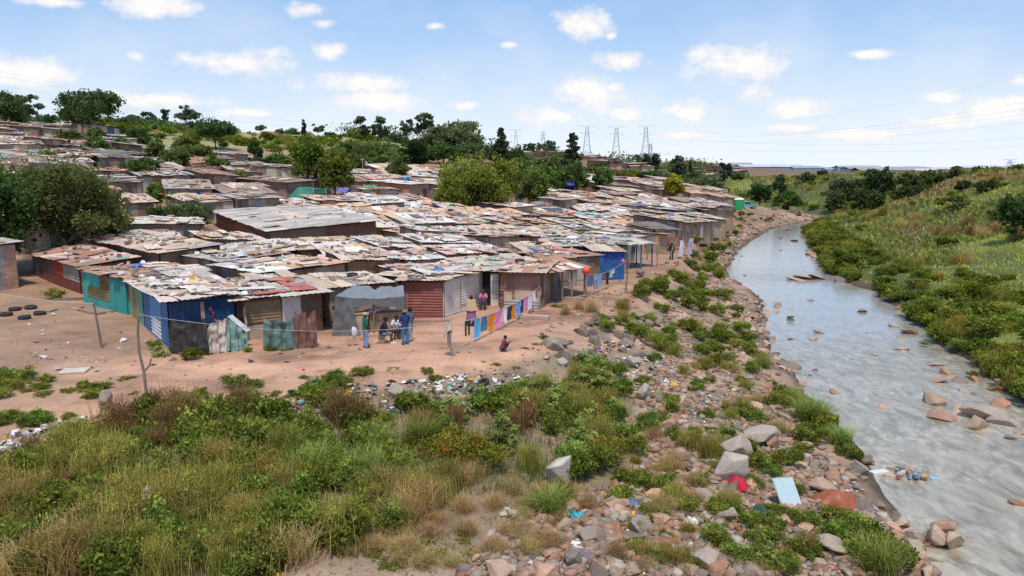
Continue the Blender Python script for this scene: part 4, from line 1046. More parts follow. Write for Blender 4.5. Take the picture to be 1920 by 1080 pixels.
LM['long pink-roofed house'] = lm(912, 398, 8.5, -24, 5.0, 2.3, 2.3, 'long low house with dull pink roof below the bright bushy tree', name='low_house', base=(.43, .30, .20), style=['plaster'], pal=['pink', 'rust', 'pink'], seed=33, near=False, messy=.2, cat='house', window=[(0, .5, .6, .6, (.2, .16, .13))])
LM['pink plastered hut'] = lm(1050, 412, 3.4, -30, 5.5, 2.7, 2.6, 'pink plastered hut with grey wooden door panel', name='plastered_hut', base=(.55, .34, .27), style=['plaster'], pal=['beige', 'grey'], seed=34, near=False, cat='hut', door=[(1, .45, 1.6, 2.2, (.38, .32, .26))])
LM['peach cube house'] = lm(965, 424, 6.4, -35, 4.5, 2.3, 2.3, 'peach walled house with pink-striped roof and sagging black tarp', name='peach_house', base=(.56, .36, .22), style=['plaster'], pal=['pink', 'white', 'pink'], seed=35, near=False, messy=.3, cat='house', walls={0: [(0, 1, 0, 1, (.14, .13, .13), 'f')], 1: [(0, 1, 0, 1, (.58, .38, .23), 'plaster')]})
LM['yellow-walled hut'] = lm(300, 334, 4.2, -20, 4, 2.4, 2.4, 'mustard yellow hut with dark doorway on the slope', name='yellow_hut', base=(.42, .27, .10), style=['plaster'], pal=['dark', 'grey', 'brown'], seed=36, near=False, cat='hut', door=[(1, .5, 1.2, 1.9, (.05, .04, .04))], walls={0: [(0, 1, 0, 1, (.50, .36, .14), 'plaster')]})
LM['brown brick cabin'] = lm(262, 328, 5.0, -15, 4, 2.7, 2.6, 'brown brick cabin with blue cloth hung beside it', name='brick_cabin', base=(.30, .20, .15), style=['brick'], pal=['dark', 'brown'], seed=37, near=False, cat='hut')
LM['blue tin hut'] = lm(236, 284, 5.5, -12, 4, 2.4, 2.3, 'bright blue tin hut high on the slope under the big tree', name='blue_hut', base=(.07, .17, .34), style=['f'], pal=['grey', 'white'], seed=38, near=False, cat='hut')
LM['dark grey tin barn'] = lm(186, 270, 9.0, -24, 5, 3.2, 2.6, 'dark blue-grey tin barn with sloping roof beneath the big tree', name='tin_barn', base=(.09, .11, .14), style=['f'], pal=['grey', 'dark'], seed=39, near=False, cat='barn', messy=.2)
LM['green and white stall'] = lm(60, 258, 8.0, -8, 4, 2.4, 2.4, 'green and white painted stall at the top of the slope', name='market_stall', base=(.05, .2, .12), style=['f'], pal=['white', 'pale'], seed=40, near=False, cat='stall', messy=.1, walls={0: [(0, .3, 0, 1, (.04, .22, .13), 'f'), (.3, .5, 0, 1, (.6, .6, .56), 'f'), (.5, .8, 0, 1, (.04, .2, .12), 'f'), (.8, 1, 0, 1, (.55, .56, .52), 'f')]})
LM['boarded veranda hut'] = lm(440, 322, 5.5, -15, 4, 2.6, 2.6, 'grey boarded hut with veranda on the slope edge', name='boarded_hut', base=(.30, .26, .23), style=['f'], pal=['brown', 'pale', 'grey'], seed=41, near=False, cat='hut')
LM['maroon roofed shed'] = lm(395, 350, 8.0, -18, 4, 2.0, 2.2, 'cream and green shed under a maroon sloping roof', name='maroon_shed', base=(.42, .37, .30), style=['f'], pal=['maroon', 'rust', 'maroon'], seed=42, near=False, cat='shed', messy=.2)
LM['long white roofed shed'] = lm(1180, 366, 14.0, -4, 5, 2.3, 2.3, 'long shed with bright white roof among the far shacks', name='long_shed', base=(.2, .22, .17), style=['f'], pal=['white', 'white', 'pale'], seed=43, near=False, cat='shed', messy=.1, roofstones=0)

# --- everything behind: rows of shacks that follow the wall line
FAR_PX = [(0, 262), (110, 263), (215, 290), (330, 304), (445, 334), (545, 350), (700, 330), (820, 332), (980, 342), (1130, 346), (1250, 356), (1345, 366)]
far_pts = [tuple(gp(*p)[:2]) for p in FAR_PX]
AREA = [(-40, 60), (-28.5, 57), (-22.5, 52.5), (-17, 46.5), (-13, 45), (-9.5, 47), (-4.5, 50.5), (2.6, 55), (6.5, 63.5), (9.5, 68), (14, 83), (19, 91), (26, 108), (36.5, 140), (42, 152), (47, 176), (40, 205)] + far_pts[::-1] + [(-75, 100)]
def area_ok(x, y): return bool(inpoly(np.array([x]), np.array([y]), AREA)[0])

PLACED = [s['B'] for s in SHACKS]
TREE_CLEAR = []            # (x, y, radius) kept free for trees
def clear(px, D, rad): TREE_CLEAR.append((xat(px, D, 1.0), D, rad))
clear(130, 64, 3.2); clear(590, 116, 2.5); clear(640, 114, 2); clear(888, 112, 7.5); clear(340, 80, 3.5); clear(1262, 150, 2.5); clear(490, 132, 3); clear(25, 58, 3); clear(960, 150, 6); clear(1010, 140, 4); clear(293, 88, 1.2); clear(575, 103, 3.2); clear(1310, 152, 3)
for q in MIDTREES: clear(q[0], q[3], q[2] / FPX * q[3] * .36)

GEN = []
a35 = math.radians(33); gu = (math.cos(a35), math.sin(a35)); gv = (-math.sin(a35), math.cos(a35))
rr = random.Random(77)
bpos = 0.0
while bpos < 330:
    grow = 1 + bpos / 330
    row = 3.75 * grow
    a = -190.0
    while a < 190:
        w = rr.uniform(2.9, 4.9) * grow; d = rr.uniform(3.3, 4.0) * grow
        cx = gu[0] * (a + w / 2) + gv[0] * (bpos + 10); cy = gu[1] * (a + w / 2) + gv[1] * (bpos + 10)
        a += w + rr.uniform(.0, .45) * (1 if rr.random() < .9 else 3)
        # the rows bend slowly
        ang = a35 + .28 * (float(fbm(np.array([cx * .02]), np.array([cy * .02]), 71)[0]) - .5) * 2 + rr.gauss(0, .12)
        jx, jy = rr.uniform(-.4, .4) * grow, rr.uniform(-.4, .4) * grow
        if cy < 40 or cy > 262 or not area_ok(cx, cy): continue
        ux, uy = math.cos(ang), math.sin(ang); cx += jx; cy += jy
        FL = (cx - ux * w / 2 + uy * d / 2, cy - uy * w / 2 - ux * d / 2); FR = (FL[0] + ux * w, FL[1] + uy * w)
        Bq = [FL, FR, (FR[0] - uy * d, FR[1] + ux * d), (FL[0] - uy * d, FL[1] + ux * d)]
        if any(math.hypot(cx - t[0], cy - t[1]) < t[2] + d * .45 for t in TREE_CLEAR): continue
        if any(rects_hit(Bq, o, -.8) for o in PLACED if abs(o[0][0] - cx) < 24 and abs(o[0][1] - cy) < 24): continue
        PLACED.append(Bq); GEN.append((cy, FL, FR, d, w))
    bpos += row
GEN.sort()
print('generic shacks', len(GEN))

ORD = 'first second third fourth fifth sixth seventh eighth ninth tenth eleventh twelfth thirteenth fourteenth fifteenth sixteenth seventeenth eighteenth nineteenth twentieth'.split()
ORD += ['twenty-' + o for o in ORD[:9]] + ['thirtieth'] + ['thirty-' + o for o in ORD[:9]] + ['fortieth'] + ['forty-' + o for o in ORD[:9]]
LANDM = [(v.location, 'the ' + k) for k, v in LM.items()] + [(blue.location, 'the blue shack'), (V3((-21.5, 76, 0)), 'the big dark brick building'), (V3((-8, 45, 0)), 'the tan shack'), (V3((-3, 48, 0)), 'the whitewashed wall'), (V3((7.8, 62, 0)), 'the blue tarpaulin cabin'), (V3((1, 50, 0)), 'the rust-brown shack'), (V3((19, 89, 0)), 'the brown brick shack'), (V3((xat(1262, 150), 150, 0)), 'the yellow-green tree'), (V3((xat(888, 112, 1), 112, 1)), 'the bright bushy tree'), (V3((-26, 50, 0)), 'the teal shack'), (V3((-31, 59, 0)), 'the wide shelter'), (V3((46, 165, 0)), 'the green toilet cabin'), (V3((xat(575, 103, 3), 103, 3)), 'the green tent'), (V3((xat(1007, 118, 1), 118, 1)), 'the grey water tank')]
def relation(x, y):
    best = min(LANDM, key=lambda l: math.hypot(l[0].x - x, l[0].y - y))
    dx, dy = x - best[0].x, y - best[0].y
    rel = ('behind' if dy > 0 else 'in front of') if abs(dy) > abs(dx) else ('on the river side of' if dx > 0 else 'on the uphill side of')
    return best[1], rel, math.hypot(dx, dy)
RN = dict(beige='beige', pale='pale', white='white', grey='grey', rust='rusty', orange='peach', dark='dark', pink='pinkish', brown='brown')

INDIV = GEN[:258]
rows = []
for i, (cy, FL, FR, d, w) in enumerate(INDIV):
    cx = (FL[0] + FR[0]) / 2; lmk, rel, dist = relation(cx, cy)
    rows.append((lmk, rel, dist, i))
rank = {}
for key in set((a, b) for a, b, _, _ in rows):
    for k, (_, _, _, i) in enumerate(sorted([q for q in rows if q[:2] == key], key=lambda q: q[2])): rank[i] = k
for i, (cy, FL, FR, d, w) in enumerate(INDIV):
    r = random.Random(1000 + i)
    main = r.choice(RMIX); pal = [main, main, r.choice(RMIX), r.choice(RMIX), r.choice(['beige', 'pale', 'brown'])]
    lmk, rel = rows[i][0], rows[i][1]
    near = cy < 78
    h = r.uniform(1.75, 2.4)
    hilly = FL[0] < -30 and cy > 92
    if hilly:
        main = r.choice(['brown', 'rust', 'grey', 'dark', 'beige', 'brown']); pal = [main, main, 'brown', r.choice(RMIX), r.choice(['dark', 'rust', 'grey'])]; h += r.uniform(.2, .9)
    dr = []; wi = []
    if r.random() < .55: dr.append((0, r.uniform(.2, .8), .8, 1.75, jit(r.choice(WALLC + [(.12, .2, .3), (.2, .3, .22), (.5, .48, .45)]), .2, r)))
    if r.random() < .35: wi.append((r.choice([0, 1]), r.uniform(.3, .7), .6, .5, (.25, .2, .16)))
    shack(FL, FR, d, h + r.uniform(-.3, .2), h + r.uniform(-.2, .35), f'{RN[main]}-roofed shack, {ORD[min(rank[i], 48)]} one {rel} {lmk}', pal=pal, near=near, base=jit(tuple(v * 1.22 for v in r.choice(WALLC)), .1, r), over=r.uniform(.2, .42), door=dr, window=wi, group='patchwork tin-roofed shacks', seed=2000 + i, hl=r.uniform(-.4, .4), messy=r.uniform(.8, 1.7) if cy < 120 else .5, roofstones=r.uniform(.3, 1.4))

# what lies beyond the individuals reads as one mass of roofs
mb = MB(); r = random.Random(5)
rest = list(GEN[258:])
for _ in range(230):       # loose rows across the far slope
    D = r.uniform(212, 275); px = r.uniform(980, 1390); x = xat(px, D, 6)
    if D < 262 and px > 1345: continue
    w = r.uniform(3, 5.5); a = r.uniform(-.2, .6); rest.append((D, (x, D), (x + w * math.cos(a), D + w * math.sin(a)), r.uniform(3, 4.5), w))
for cy, FL, FR, d, w in rest:
    z = hz(FL[0], FL[1]); u = V3((FR[0] - FL[0], FR[1] - FL[1], 0)).normalized(); v = V3((-u.y, u.x, 0))
    a = V3((FL[0], FL[1], z)); b = a + u * w; h = r.uniform(2, 2.7)
    B = [a, b, b + v * d, a + v * d]; wc = jit(r.choice(WALLC), .2, r); H = [V3((0, 0, h + r.uniform(-.2, .3))) for _ in B]
    for k in range(4):
        p, q = B[k], B[(k + 1) % 4]; mb.face([p - V3((0, 0, .5)), q - V3((0, 0, .5)), q + H[(k + 1) % 4], p + H[k]], jit(wc, .15, r))
    roof_mesh(mb, [p + e for p, e in zip(B, H)], .3, [r.choice(RMIX) for _ in range(3)], False, r, 1.8, .25)
tag(mb.build('distant_shacks', M_TIN), 'mass of small tin-roofed shacks far up the slope', 'shacks', kind='stuff')
# ------------------------------------------------------------------ things on the roofs
def roof_point(s, a, b): return s['P'](a * s['W'], b * s['D'], .12)
SHACKS.sort(key=lambda s: s['y'])
cand = []
r = random.Random(21)
for s in SHACKS:
    n = int(s['stones'] * s['W'] * s['D'] * .62)
    if s['y'] > 135: n = 0
    for _ in range(n): cand.append((s, roof_point(s, r.uniform(.02, .98), r.uniform(.02, .98))))
STC = [(.30, .21, .16), (.38, .28, .22), (.22, .17, .14), (.44, .35, .29), (.30, .25, .23)]
ROCKCOL.update(rstone=STC[0], rstone2=STC[1], rstone3=STC[2])
def short(s): return s['o']['label']
def shack_phrase(s):
    l = s['o']['label']; w = l.split()
    return ' '.join(w[:12]).rstrip(',')
for s, p in cand[:285]:
    o = link('roof_stone', rock_of(r.choice(['rstone', 'rstone2', 'rstone3']), r.randrange(8)), None, p + V3((0, 0, .03)), (r.uniform(-.3, .3), r.uniform(-.3, .3), r.uniform(0, 6.3)), r.uniform(.2, .42))
    tag(o, 'stone weighing down: ' + shack_phrase(s), 'stone', 'stones weighing down the tin roofs')
    o['label'] = 'roof stone on ' + shack_phrase(s)
more = cand[285:]
me = rock_cloud([p + V3((0, 0, -.02)) for _, p in more], [r.uniform(.2, .45) for _ in more], [r.choice(STC) for _ in more])
me.materials.append(M_ROCK)
tag(link('roof_rubble', me), 'scattered stones holding down the tin roofs further back', 'stones', kind='stuff')

# scraps nobody could count: slats, rags, plastic, broken board
mb = MB(); r = random.Random(22)
SCR = [(.62, .58, .52), (.2, .17, .15), (.4, .25, .17), (.5, .38, .3), (.75, .74, .72), (.14, .12, .11), (.33, .3, .28)]
for s in SHACKS:
    if s['y'] > 175: continue
    dens = .8 if s['y'] < 75 else .4 if s['y'] < 115 else .2
    if s['stones'] < .2: dens *= .1
    for _ in range(int(s['W'] * s['D'] * dens)):
        p = roof_point(s, r.uniform(0, 1), r.uniform(0, 1)); q = r.random()
        c = jit(r.choice(SCR), .25, r)
        if r.random() < .035: c = r.choice([(.04, .3, .2), (.08, .2, .5), (.6, .1, .06), (.6, .4, .05), (.1, .4, .4)])
        rot = Matrix.Rotation(r.uniform(0, 3.14), 3, 'Z') @ Matrix.Rotation(r.gauss(0, .12), 3, 'X')
        if q < .4: mb.box(p + V3((0, 0, .05)), (r.uniform(.5, 1.7), r.uniform(.06, .14), r.uniform(.03, .08)), c, rot)
        elif q < .75: mb.box(p + V3((0, 0, .05)), (r.uniform(.25, .9), r.uniform(.2, .6), .02), c, rot)
        else: mb.box(p + V3((0, 0, .1)), (r.uniform(.15, .4), r.uniform(.15, .35), r.uniform(.08, .26)), c, rot, taper=r.uniform(.5, 1))
tag(mb.build('roof_litter', M_LITTER), 'loose slats rags and scraps strewn over the tin roofs', 'litter', kind='stuff')

def tyre_mesh():
    mb = MB(); ro, ri, w = .33, .19, .2
    prof = [(ri, -w * .35), (ri + .04, -w * .5), (ro - .05, -w * .5), (ro, -w * .32), (ro, w * .32), (ro - .05, w * .5), (ri + .04, w * .5), (ri, w * .35), (ri + .02, 0), (ri, -w * .35)]
    mb.lathe((0, 0, 0), prof, (.045, .043, .042), 22)
    return mb.mesh('tyre', M_RUBBER, smooth=True)
TYRE = tyre_mesh()
def tyre(p, label, tilt=0.0, sc=1.0, group=None):
    o = link('tyre', TYRE, None, (p[0], p[1], p[2] + .1 * sc), (tilt, R.uniform(-.05, .05), R.uniform(0, 6)), sc); tag(o, label, 'tyre', group)
def bucket_mesh(c, lid):
    mb = MB(); mb.lathe((0, 0, 0), [(0, 0), (.13, 0), (.17, .34), (.18, .34), (.18, .36), (.16, .36), (.125, .03), (0, .03)], c, 14)
    mb.tube([(-.17, 0, .33), (-.12, 0, .45), (0, 0, .5), (.12, 0, .45), (.17, 0, .33)], .008, (.4, .4, .4), 4)
    return mb.mesh('bucket', M_PLASTIC, smooth=False)
def basin_mesh(c):
    mb = MB(); mb.lathe((0, 0, 0), [(0, 0), (.22, 0), (.32, .16), (.35, .17), (.31, .17), (.2, .03), (0, .025)], c, 16); return mb.mesh('basin', M_PLASTIC)
def canister_mesh(c):
    mb = MB(); mb.box((0, 0, .17), (.34, .2, .34), c); mb.box((0, 0, .355), (.28, .15, .04), c, taper=.8); mb.tube([(-.09, 0, .36), (-.09, 0, .42), (.05, 0, .42), (.05, 0, .36)], .02, c, 5); mb.tube([(.12, 0, .36), (.12, 0, .41)], .03, (.1, .1, .1), 7)
    return mb.mesh('canister', M_PLASTIC)
r = random.Random(31)
for s in SHACKS:
    if s['y'] < 105 and r.random() < .16 and s['stones'] > .2:
        tyre(roof_point(s, r.uniform(.2, .8), r.uniform(.2, .8)), 'old tyre lying on ' + shack_phrase(s), r.uniform(-.1, .1))
BCOL = dict(green=(.03, .30, .12), blue=(.06, .16, .5), orange=(.65, .22, .04), red=(.55, .05, .04), white=(.75, .74, .72), teal=(.05, .4, .36), yellow=(.65, .42, .04))
BM = {k: basin_mesh(c) for k, c in BCOL.items()}
for s in SHACKS:
    if s['y'] < 140 and r.random() < .17 and s['stones'] > .2:
        k = r.choice(list(BCOL)); o = link('basin', BM[k], None, roof_point(s, r.uniform(.2, .8), r.uniform(.2, .8)), (r.choice([0, 3.14]) + r.uniform(-.2, .2), r.uniform(-.2, .2), 0), r.uniform(.8, 1.6))
        if o.rotation_euler.x > 2: o.location.z += .18
        tag(o, f'{k} plastic basin on ' + shack_phrase(s), 'basin', 'plastic basins on the roofs')

# ------------------------------------------------------------------ poles, posts and fences
def pole(px, base, top, label, D=None, rad=.045, c=(.26, .21, .16), lean=(0, 0), name='wooden_pole', cat='pole', group=None, fork=False):
    g = gp(px, base); h = zat(top, g.y) - g.z
    mb = MB(); n = 5; r = random.Random(int(px * 3 + base))
    pts = [V3((g.x + lean[0] * t + r.uniform(-.03, .03) * h * (0 < t < 1), g.y + lean[1] * t, g.z - .2 + (h + .2) * t)) for t in [i / n for i in range(n + 1)]]
    mb.tube(pts, [rad * (1.15 - .4 * i / n) for i in range(n + 1)], jit(c, .15, r), 7)
    if fork:
        k = pts[2]; mb.tube([k, k + V3((.22, .02, .22)), k + V3((.3, .02, .5))], [rad * .9, rad * .7, rad * .5], c, 6)
    return tag(mb.build(name, M_WOOD, None, g), label, cat, group), pts[-1]

pole(193, 652, 563, 'crooked thin pole standing in the open yard before the teal shack', rad=.06, lean=(-.35, .1), c=(.20, .15, .11))
p_fork, t_fork = pole(272, 757, 590, 'tall forked stick post on the path edge before the blue shack', rad=.055, fork=True, c=(.27, .21, .15))
_, t_cloth = pole(850, 668, 606, 'short leaning post draped with pale rags', rad=.085, lean=(-.22, 0), c=(.33, .28, .2))
_, t_line = pole(1013, 580, 540, 'short post at the far end of the clothes line', rad=.06)
pole(1098, 560, 500, 'thin post with an orange ball tied to its top', rad=.05)
for i, (px, b, t, lb) in enumerate([(1175, 545, 468, 'bare grey pole in the yard beside the blue tarpaulin cabin'), (1213, 488, 432, 'grey pole before the dark open shed'), (1231, 500, 462, 'thin stick in the yard before the dark open shed'), (1285, 468, 424, 'tall grey pole at the corner of the brown brick shack'), (1318, 446, 402, 'crooked stick on the bank path'), (1333, 424, 398, 'thin dark stick before the stick shelter'), (1203, 470, 440, 'dark post by the white-walled shack'), (1150, 505, 470, 'post beside the blue tarpaulin cabin door')]):
    pole(px, b, t, lb, rad=.06, lean=(R.uniform(-.2, .3), 0))
pole(1247, 492, 450, 'leaning pole propped over hanging white cloth', rad=.06, lean=(1.1, .3))
# power and antenna poles among the roofs
for px, b, t, lb in [(687, 480, 452, 'slim white stick rising from the roofs behind the tan shack'), (681, 345, 296, 'thin utility pole before the far brown roofs'), (826, 395, 340, 'white mast with lamp head beside the orange house'), (710, 420, 376, 'thin iron mast among the roofs below the orange house'), (878, 470, 398, 'dark pole among the roofs near the peach house'), (995, 442, 400, 'thin pole before the peach house wall'), (1202, 335, 323, 'distant lamp post among the far trees'), (1245, 470, 432, 'short dark post of the open shed')]:
    g = gp(px, b); D = g.y; z = hz(g.x, D); h = max(zat(t, D) - z, 1)
    mb = MB(); mb.tube([(g.x, D, z - .2), (g.x, D, z + h)], [.06, .045], (.3, .28, .26), 6); mb.box((g.x, D, z + h * .93), (.9, .07, .07), (.3, .28, .26))
    tag(mb.build('utility_pole', M_WOOD, None, (g.x, D, z)), lb, 'pole')

def wire(pts, label, rad=.012, c=(.5, .48, .45), name='wire', cat='wire', mat=None):
    mb = MB(); mb.tube(pts, rad, c, 4); return tag(mb.build(name, mat or M_PLASTIC, None, tuple(pts[0])), label, cat)
def sagline(a, b, sag, n=12):
    return [lerp(V3(a), V3(b), i / n) - V3((0, 0, sag * 4 * (i / n) * (1 - i / n))) for i in range(n + 1)]
wire(sagline(gp(193, 652) + V3((-.3, 0, 2.2)), gp(0, 580) + V3((-1, 0, 1.2)), .15), 'pale cord strung from the crooked yard pole to the tyres', .018, (.55, .5, .42))
wire(sagline(t_fork, t_cloth, .5), 'thin cord strung between the forked stick and the rag post', .012)

# laundry
LA = V3(t_cloth) + V3((.0, 0, -.02)); LB = V3(t_line) + V3((0, 0, .1))
LINE = sagline(LA, LB, .42, 40)
wire(LINE, 'clothes line strung from the rag post to the short far post', .014)
def at_line(LN, t):
    k = t * (len(LN) - 1); i = min(int(k), len(LN) - 2); return lerp(LN[i], LN[i + 1], k - i)
def cloth(LN, t0, t1, drop, c, name, label, cat, shape='towel', group='clothes drying on the long line'):
    c = tuple(min(.85, v * 1.3 + .01) for v in c); mb = MB(); r = random.Random(int(t0 * 999)); ph = r.uniform(0, 6)
    a = at_line(LN, t0); d = at_line(LN, t1) - a; nrm = V3((-d.y, d.x, 0)).normalized()
    def fn(u, v, s0=0, s1=1, dr=1):
        s = lerp(s0, s1, u) + .03 * math.sin(9 * v + ph) * v
        p = at_line(LN, lerp(t0, t1, s)) - V3((0, 0, drop * dr * v + .01))
        return p + nrm * (.05 * math.sin(u * 9 + ph) * (.3 + v) + .06 * v * math.sin(ph))
    if shape == 'trousers':
        mb.grid(lambda u, v: fn(u, v * .35), 6, 3, c)
        mb.grid(lambda u, v: fn(u, .35 + v * .65, 0, .42), 3, 6, c); mb.grid(lambda u, v: fn(u, .35 + v * .65, .58, 1), 3, 6, c)
    elif shape == 'shirt':
        mb.grid(lambda u, v: fn(u, v, .16, .84), 6, 7, c)
        mb.grid(lambda u, v: fn(u, v * .42, -.08, .15), 2, 3, c); mb.grid(lambda u, v: fn(u, v * .42, .85, 1.08), 2, 3, c)
    else: mb.grid(fn, 7, 7, c)
    tag(mb.build(name, M_CLOTH, None, tuple(a), smooth=True), label, cat, group)
CL = [(.14, .19, .75, (.03, .03, .035), 'trousers', 'black and grey trousers hung at the low end of the clothes line', 'trousers'), (.235, .285, 1.0, (.11, .40, .72), 'towel', 'bright sky-blue towel hung longest on the clothes line', 'towel'),
      (.30, .355, .78, (.10, .17, .27), 'trousers', 'faded denim shorts on the clothes line next to the sky-blue towel', 'trousers'), (.375, .43, .95, (.62, .20, .02), 'shirt', 'big orange shirt between denim shorts and pink shirt', 'shirt'),
      (.445, .505, .88, (.78, .20, .46), 'shirt', 'pink shirt beside the big orange shirt', 'shirt'), (.51, .57, .82, (.66, .60, .72), 'shirt', 'pale lilac shirt beside the pink shirt', 'shirt'),
      (.58, .625, .80, (.035, .035, .05), 'shirt', 'black shirt between the lilac and the small orange ones', 'shirt'), (.635, .67, .85, (.72, .19, .03), 'towel', 'narrow orange cloth beside the black shirt', 'cloth'),
      (.685, .735, .86, (.13, .32, .72), 'shirt', 'royal blue shirt midway to the far post', 'shirt'), (.74, .77, .80, (.04, .03, .05), 'towel', 'narrow black cloth beside the royal blue shirt', 'cloth'),
      (.78, .825, .85, (.80, .14, .38), 'shirt', 'hot pink shirt past the royal blue shirt', 'shirt'), (.83, .875, .9, (.70, .64, .82), 'towel', 'long lilac and white sheet past the hot pink shirt', 'sheet'),
      (.885, .92, .6, (.85, .85, .86), 'shirt', 'white shirt fluttering highest near the far post', 'shirt'), (.94, .955, .5, (.28, .08, .10), 'towel', 'small maroon rag last on the clothes line', 'rag')]
for t0, t1, dr, c, sh, lb, nm in CL: cloth(LINE, t0, t1, dr, c, nm, lb, nm, sh)
# rags on the post
def drape(name, label, cat, fn, nu, nv, c, origin, mat=None, group=None):
    mb = MB(); mb.grid(fn, nu, nv, c); return tag(mb.build(name, mat or M_CLOTH, None, tuple(origin), smooth=True), label, cat, group)
tp = V3(t_cloth)
def ragfn(u, v):
    a = u * 6.283; rr_ = .11 + .10 * v + .04 * math.sin(a * 3 + 5 * v)
    return tp + V3((math.cos(a) * rr_, math.sin(a) * rr_, .12 - .62 * v * (1 + .35 * math.sin(a * 2 + 1)) + .03 * math.sin(a * 5)))
drape('rag', 'pale beige rag draped over the leaning post top', 'rag', ragfn, 16, 8, (.52, .42, .33), tp)
drape('rag', 'small dark patterned rag hanging below the pale rag', 'rag', lambda u, v: tp + V3((.02 + (u - .5) * .16, -.14 - .03 * math.sin(u * 7), -.35 - .55 * v)), 4, 5, (.25, .2, .22), tp)
# second line near the blue cabin
g1 = gp(1098, 560); b1 = V3((g1.x, g1.y, zat(515, g1.y))); g2 = gp(1166, 527) + V3((0, -.4, 0)); b2 = V3((g2.x, g2.y, zat(493, g2.y)))
LINE2 = sagline(b1, b2, .3, 20); wire(LINE2, 'short clothes line from the ball post to the blue cabin', .012)
for t0, t1, dr, c, sh, lb, nm in [(.05, .16, .8, (.10, .14, .25), 'trousers', 'dark blue jeans on the short line near the ball post', 'trousers'), (.18, .3, 1.0, (.22, .33, .52), 'trousers', 'light denim jeans hanging lowest on the short line', 'trousers'), (.31, .4, .9, (.25, .36, .5), 'trousers', 'washed blue jeans between light denim and black top', 'trousers'), (.42, .47, .4, (.35, .04, .06), 'towel', 'small red cloth on the short line', 'cloth'), (.48, .6, .9, (.02, .02, .025), 'shirt', 'black top on the short line before the blue cabin', 'shirt'), (.62, .68, .5, (.45, .40, .30), 'towel', 'small beige cloth beside the black top', 'cloth'), (.7, .74, .3, (.7, .7, .72), 'towel', 'small white sock on the short line before the blue cabin', 'sock')]:
    cloth(LINE2, t0, t1, dr, c, nm, lb, nm, sh, 'clothes drying on the short line')
def ball(p, rad, c, label):
    mb = MB(); mb.lathe(p, [(rad * math.sin(t), -rad * math.cos(t)) for t in [math.pi * i / 9 for i in range(10)]], c, 14)
    mb.tube([V3(p) + V3((0, 0, rad)), V3(p) + V3((0, 0, rad + .1))], .015, c, 4)
    tag(mb.build('balloon', M_PLASTIC, None, p, smooth=True), label, 'balloon')
ball(b1 + V3((0, -.05, .28)), .27, (.80, .10, .03), 'bright orange-red balloon tied on the thin post')
ball(b2 + V3((0, 0, .12)), .16, (.75, .1, .35), 'small pink balloon at the blue cabin corner')

# ------------------------------------------------------------------ tarpaulins and shelters of the front row
def sheetfn(a, b, c, d, amp=.06, sag=0.0, seed=0, k=7, rag=0.0):
    a, b, c, d = map(V3, (a, b, c, d)); n = (b - a).cross(d - a).normalized()
    def fn(u, v):
        p = lerp(lerp(a, b, u), lerp(d, c, u), v)
        w = float(fbm(np.array([u * k + seed * 9.1]), np.array([v * k + seed * 3.7]), 80 + seed)[0]) - .5
        fd = .45 * math.sin(u * 17 + 2.5 * v + seed) + .25 * math.sin(u * 31 - 4 * v + 2 * seed)
        return p + n * ((w * 2 + fd) * amp * min(1, 6 * min(u, 1 - u) + .35)) - V3((0, 0, sag * 4 * u * (1 - u) - rag * (v * (math.sin(u * 8 + seed) * .6 + math.sin(u * 21 + 2 * seed) * .35) + .4 * (1 - v) * math.sin(u * 13 + seed))))
    return fn
GT = (.17, .17, .175)
# grey tarpaulin lean-to
t = empty('tarpaulin_shelter', (-7.4, 42.5, 0.0), 'grey tarpaulin lean-to sheltering the seated people', 'shelter')
A, Bp, Cp, Dp = (-9.2, 40.9, 2.1), (-5.75, 42.1, 1.9), (-6.1, 44.2, 2.2), (-8.7, 43.4, 2.35)
mb = MB(); mb.grid(sheetfn(A, Bp, Cp, Dp, .13, .16, 1), 18, 14, (.23, .23, .235)); mb.build('tarpaulin_top', M_TARP, t, smooth=True)
mb = MB(); mb.grid(sheetfn(V3(A) + V3((-.25, .1, -2.15)), A, Dp, V3(Dp) + V3((-.7, .4, -2.4)), .16, 0, 2), 14, 14, GT)
mb.grid(sheetfn(V3(A) + V3((-.25, .0, -2.1)), V3(A) + V3((1.25, .1, -2.1)), V3(A) + V3((.75, .18, -.12)), V3(A) + V3((.0, -.02, .0)), .16, 0, 3), 10, 10, (.15, .15, .155)); mb.build('side_curtain', M_TARP, t, smooth=True)
mb = MB()
def valance(u, v):
    p = lerp(V3(A), V3(Bp), u); return p + V3((0, -.02 + .05 * math.sin(u * 19), .05 - v * (.28 + .22 * abs(math.sin(u * 5 + .6)) + .25 * (u > .9)) - .16 * 4 * u * (1 - u)))
mb.grid(valance, 22, 4, (.15, .15, .155)); mb.build('front_flap', M_TARP, t, smooth=True)
for (x, y, h) in [(-9.15, 41.1, 2.1), (-5.7, 42.3, 1.95), (-7.4, 41.75, 1.9)]:
    mb = MB(); mb.tube([(x, y, -.1), (x + .05, y, h)], .05, (.24, .18, .13), 7); mb.build('post', M_WOOD, t)
def crate(p, s, c, rotz, label, name='wooden_crate', cat='crate', slat=True, mat=None):
    mb = MB(); M = Matrix.Rotation(rotz, 3, 'Z'); o = V3(p)
    mb.box(o + V3((0, 0, s[2] / 2)), (s[0] - .04, s[1] - .04, s[2] - .02), jit(c, .1), M)
    if slat:
        n = max(3, int(s[0] / .16))
        for i in range(n):
            x = (i + .5) / n * s[0] - s[0] / 2; mb.box(o + M @ V3((x, -s[1] / 2, s[2] / 2)), (s[0] / n * .72, .03, s[2]), jit(c, .2), M)
    mb.box(o + V3((0, 0, s[2] + .012)), (s[0] + .06, s[1] + .06, .03), jit(c, .1), M)
    return tag(mb.build(name, mat or M_BOARD, None, p), label, cat)
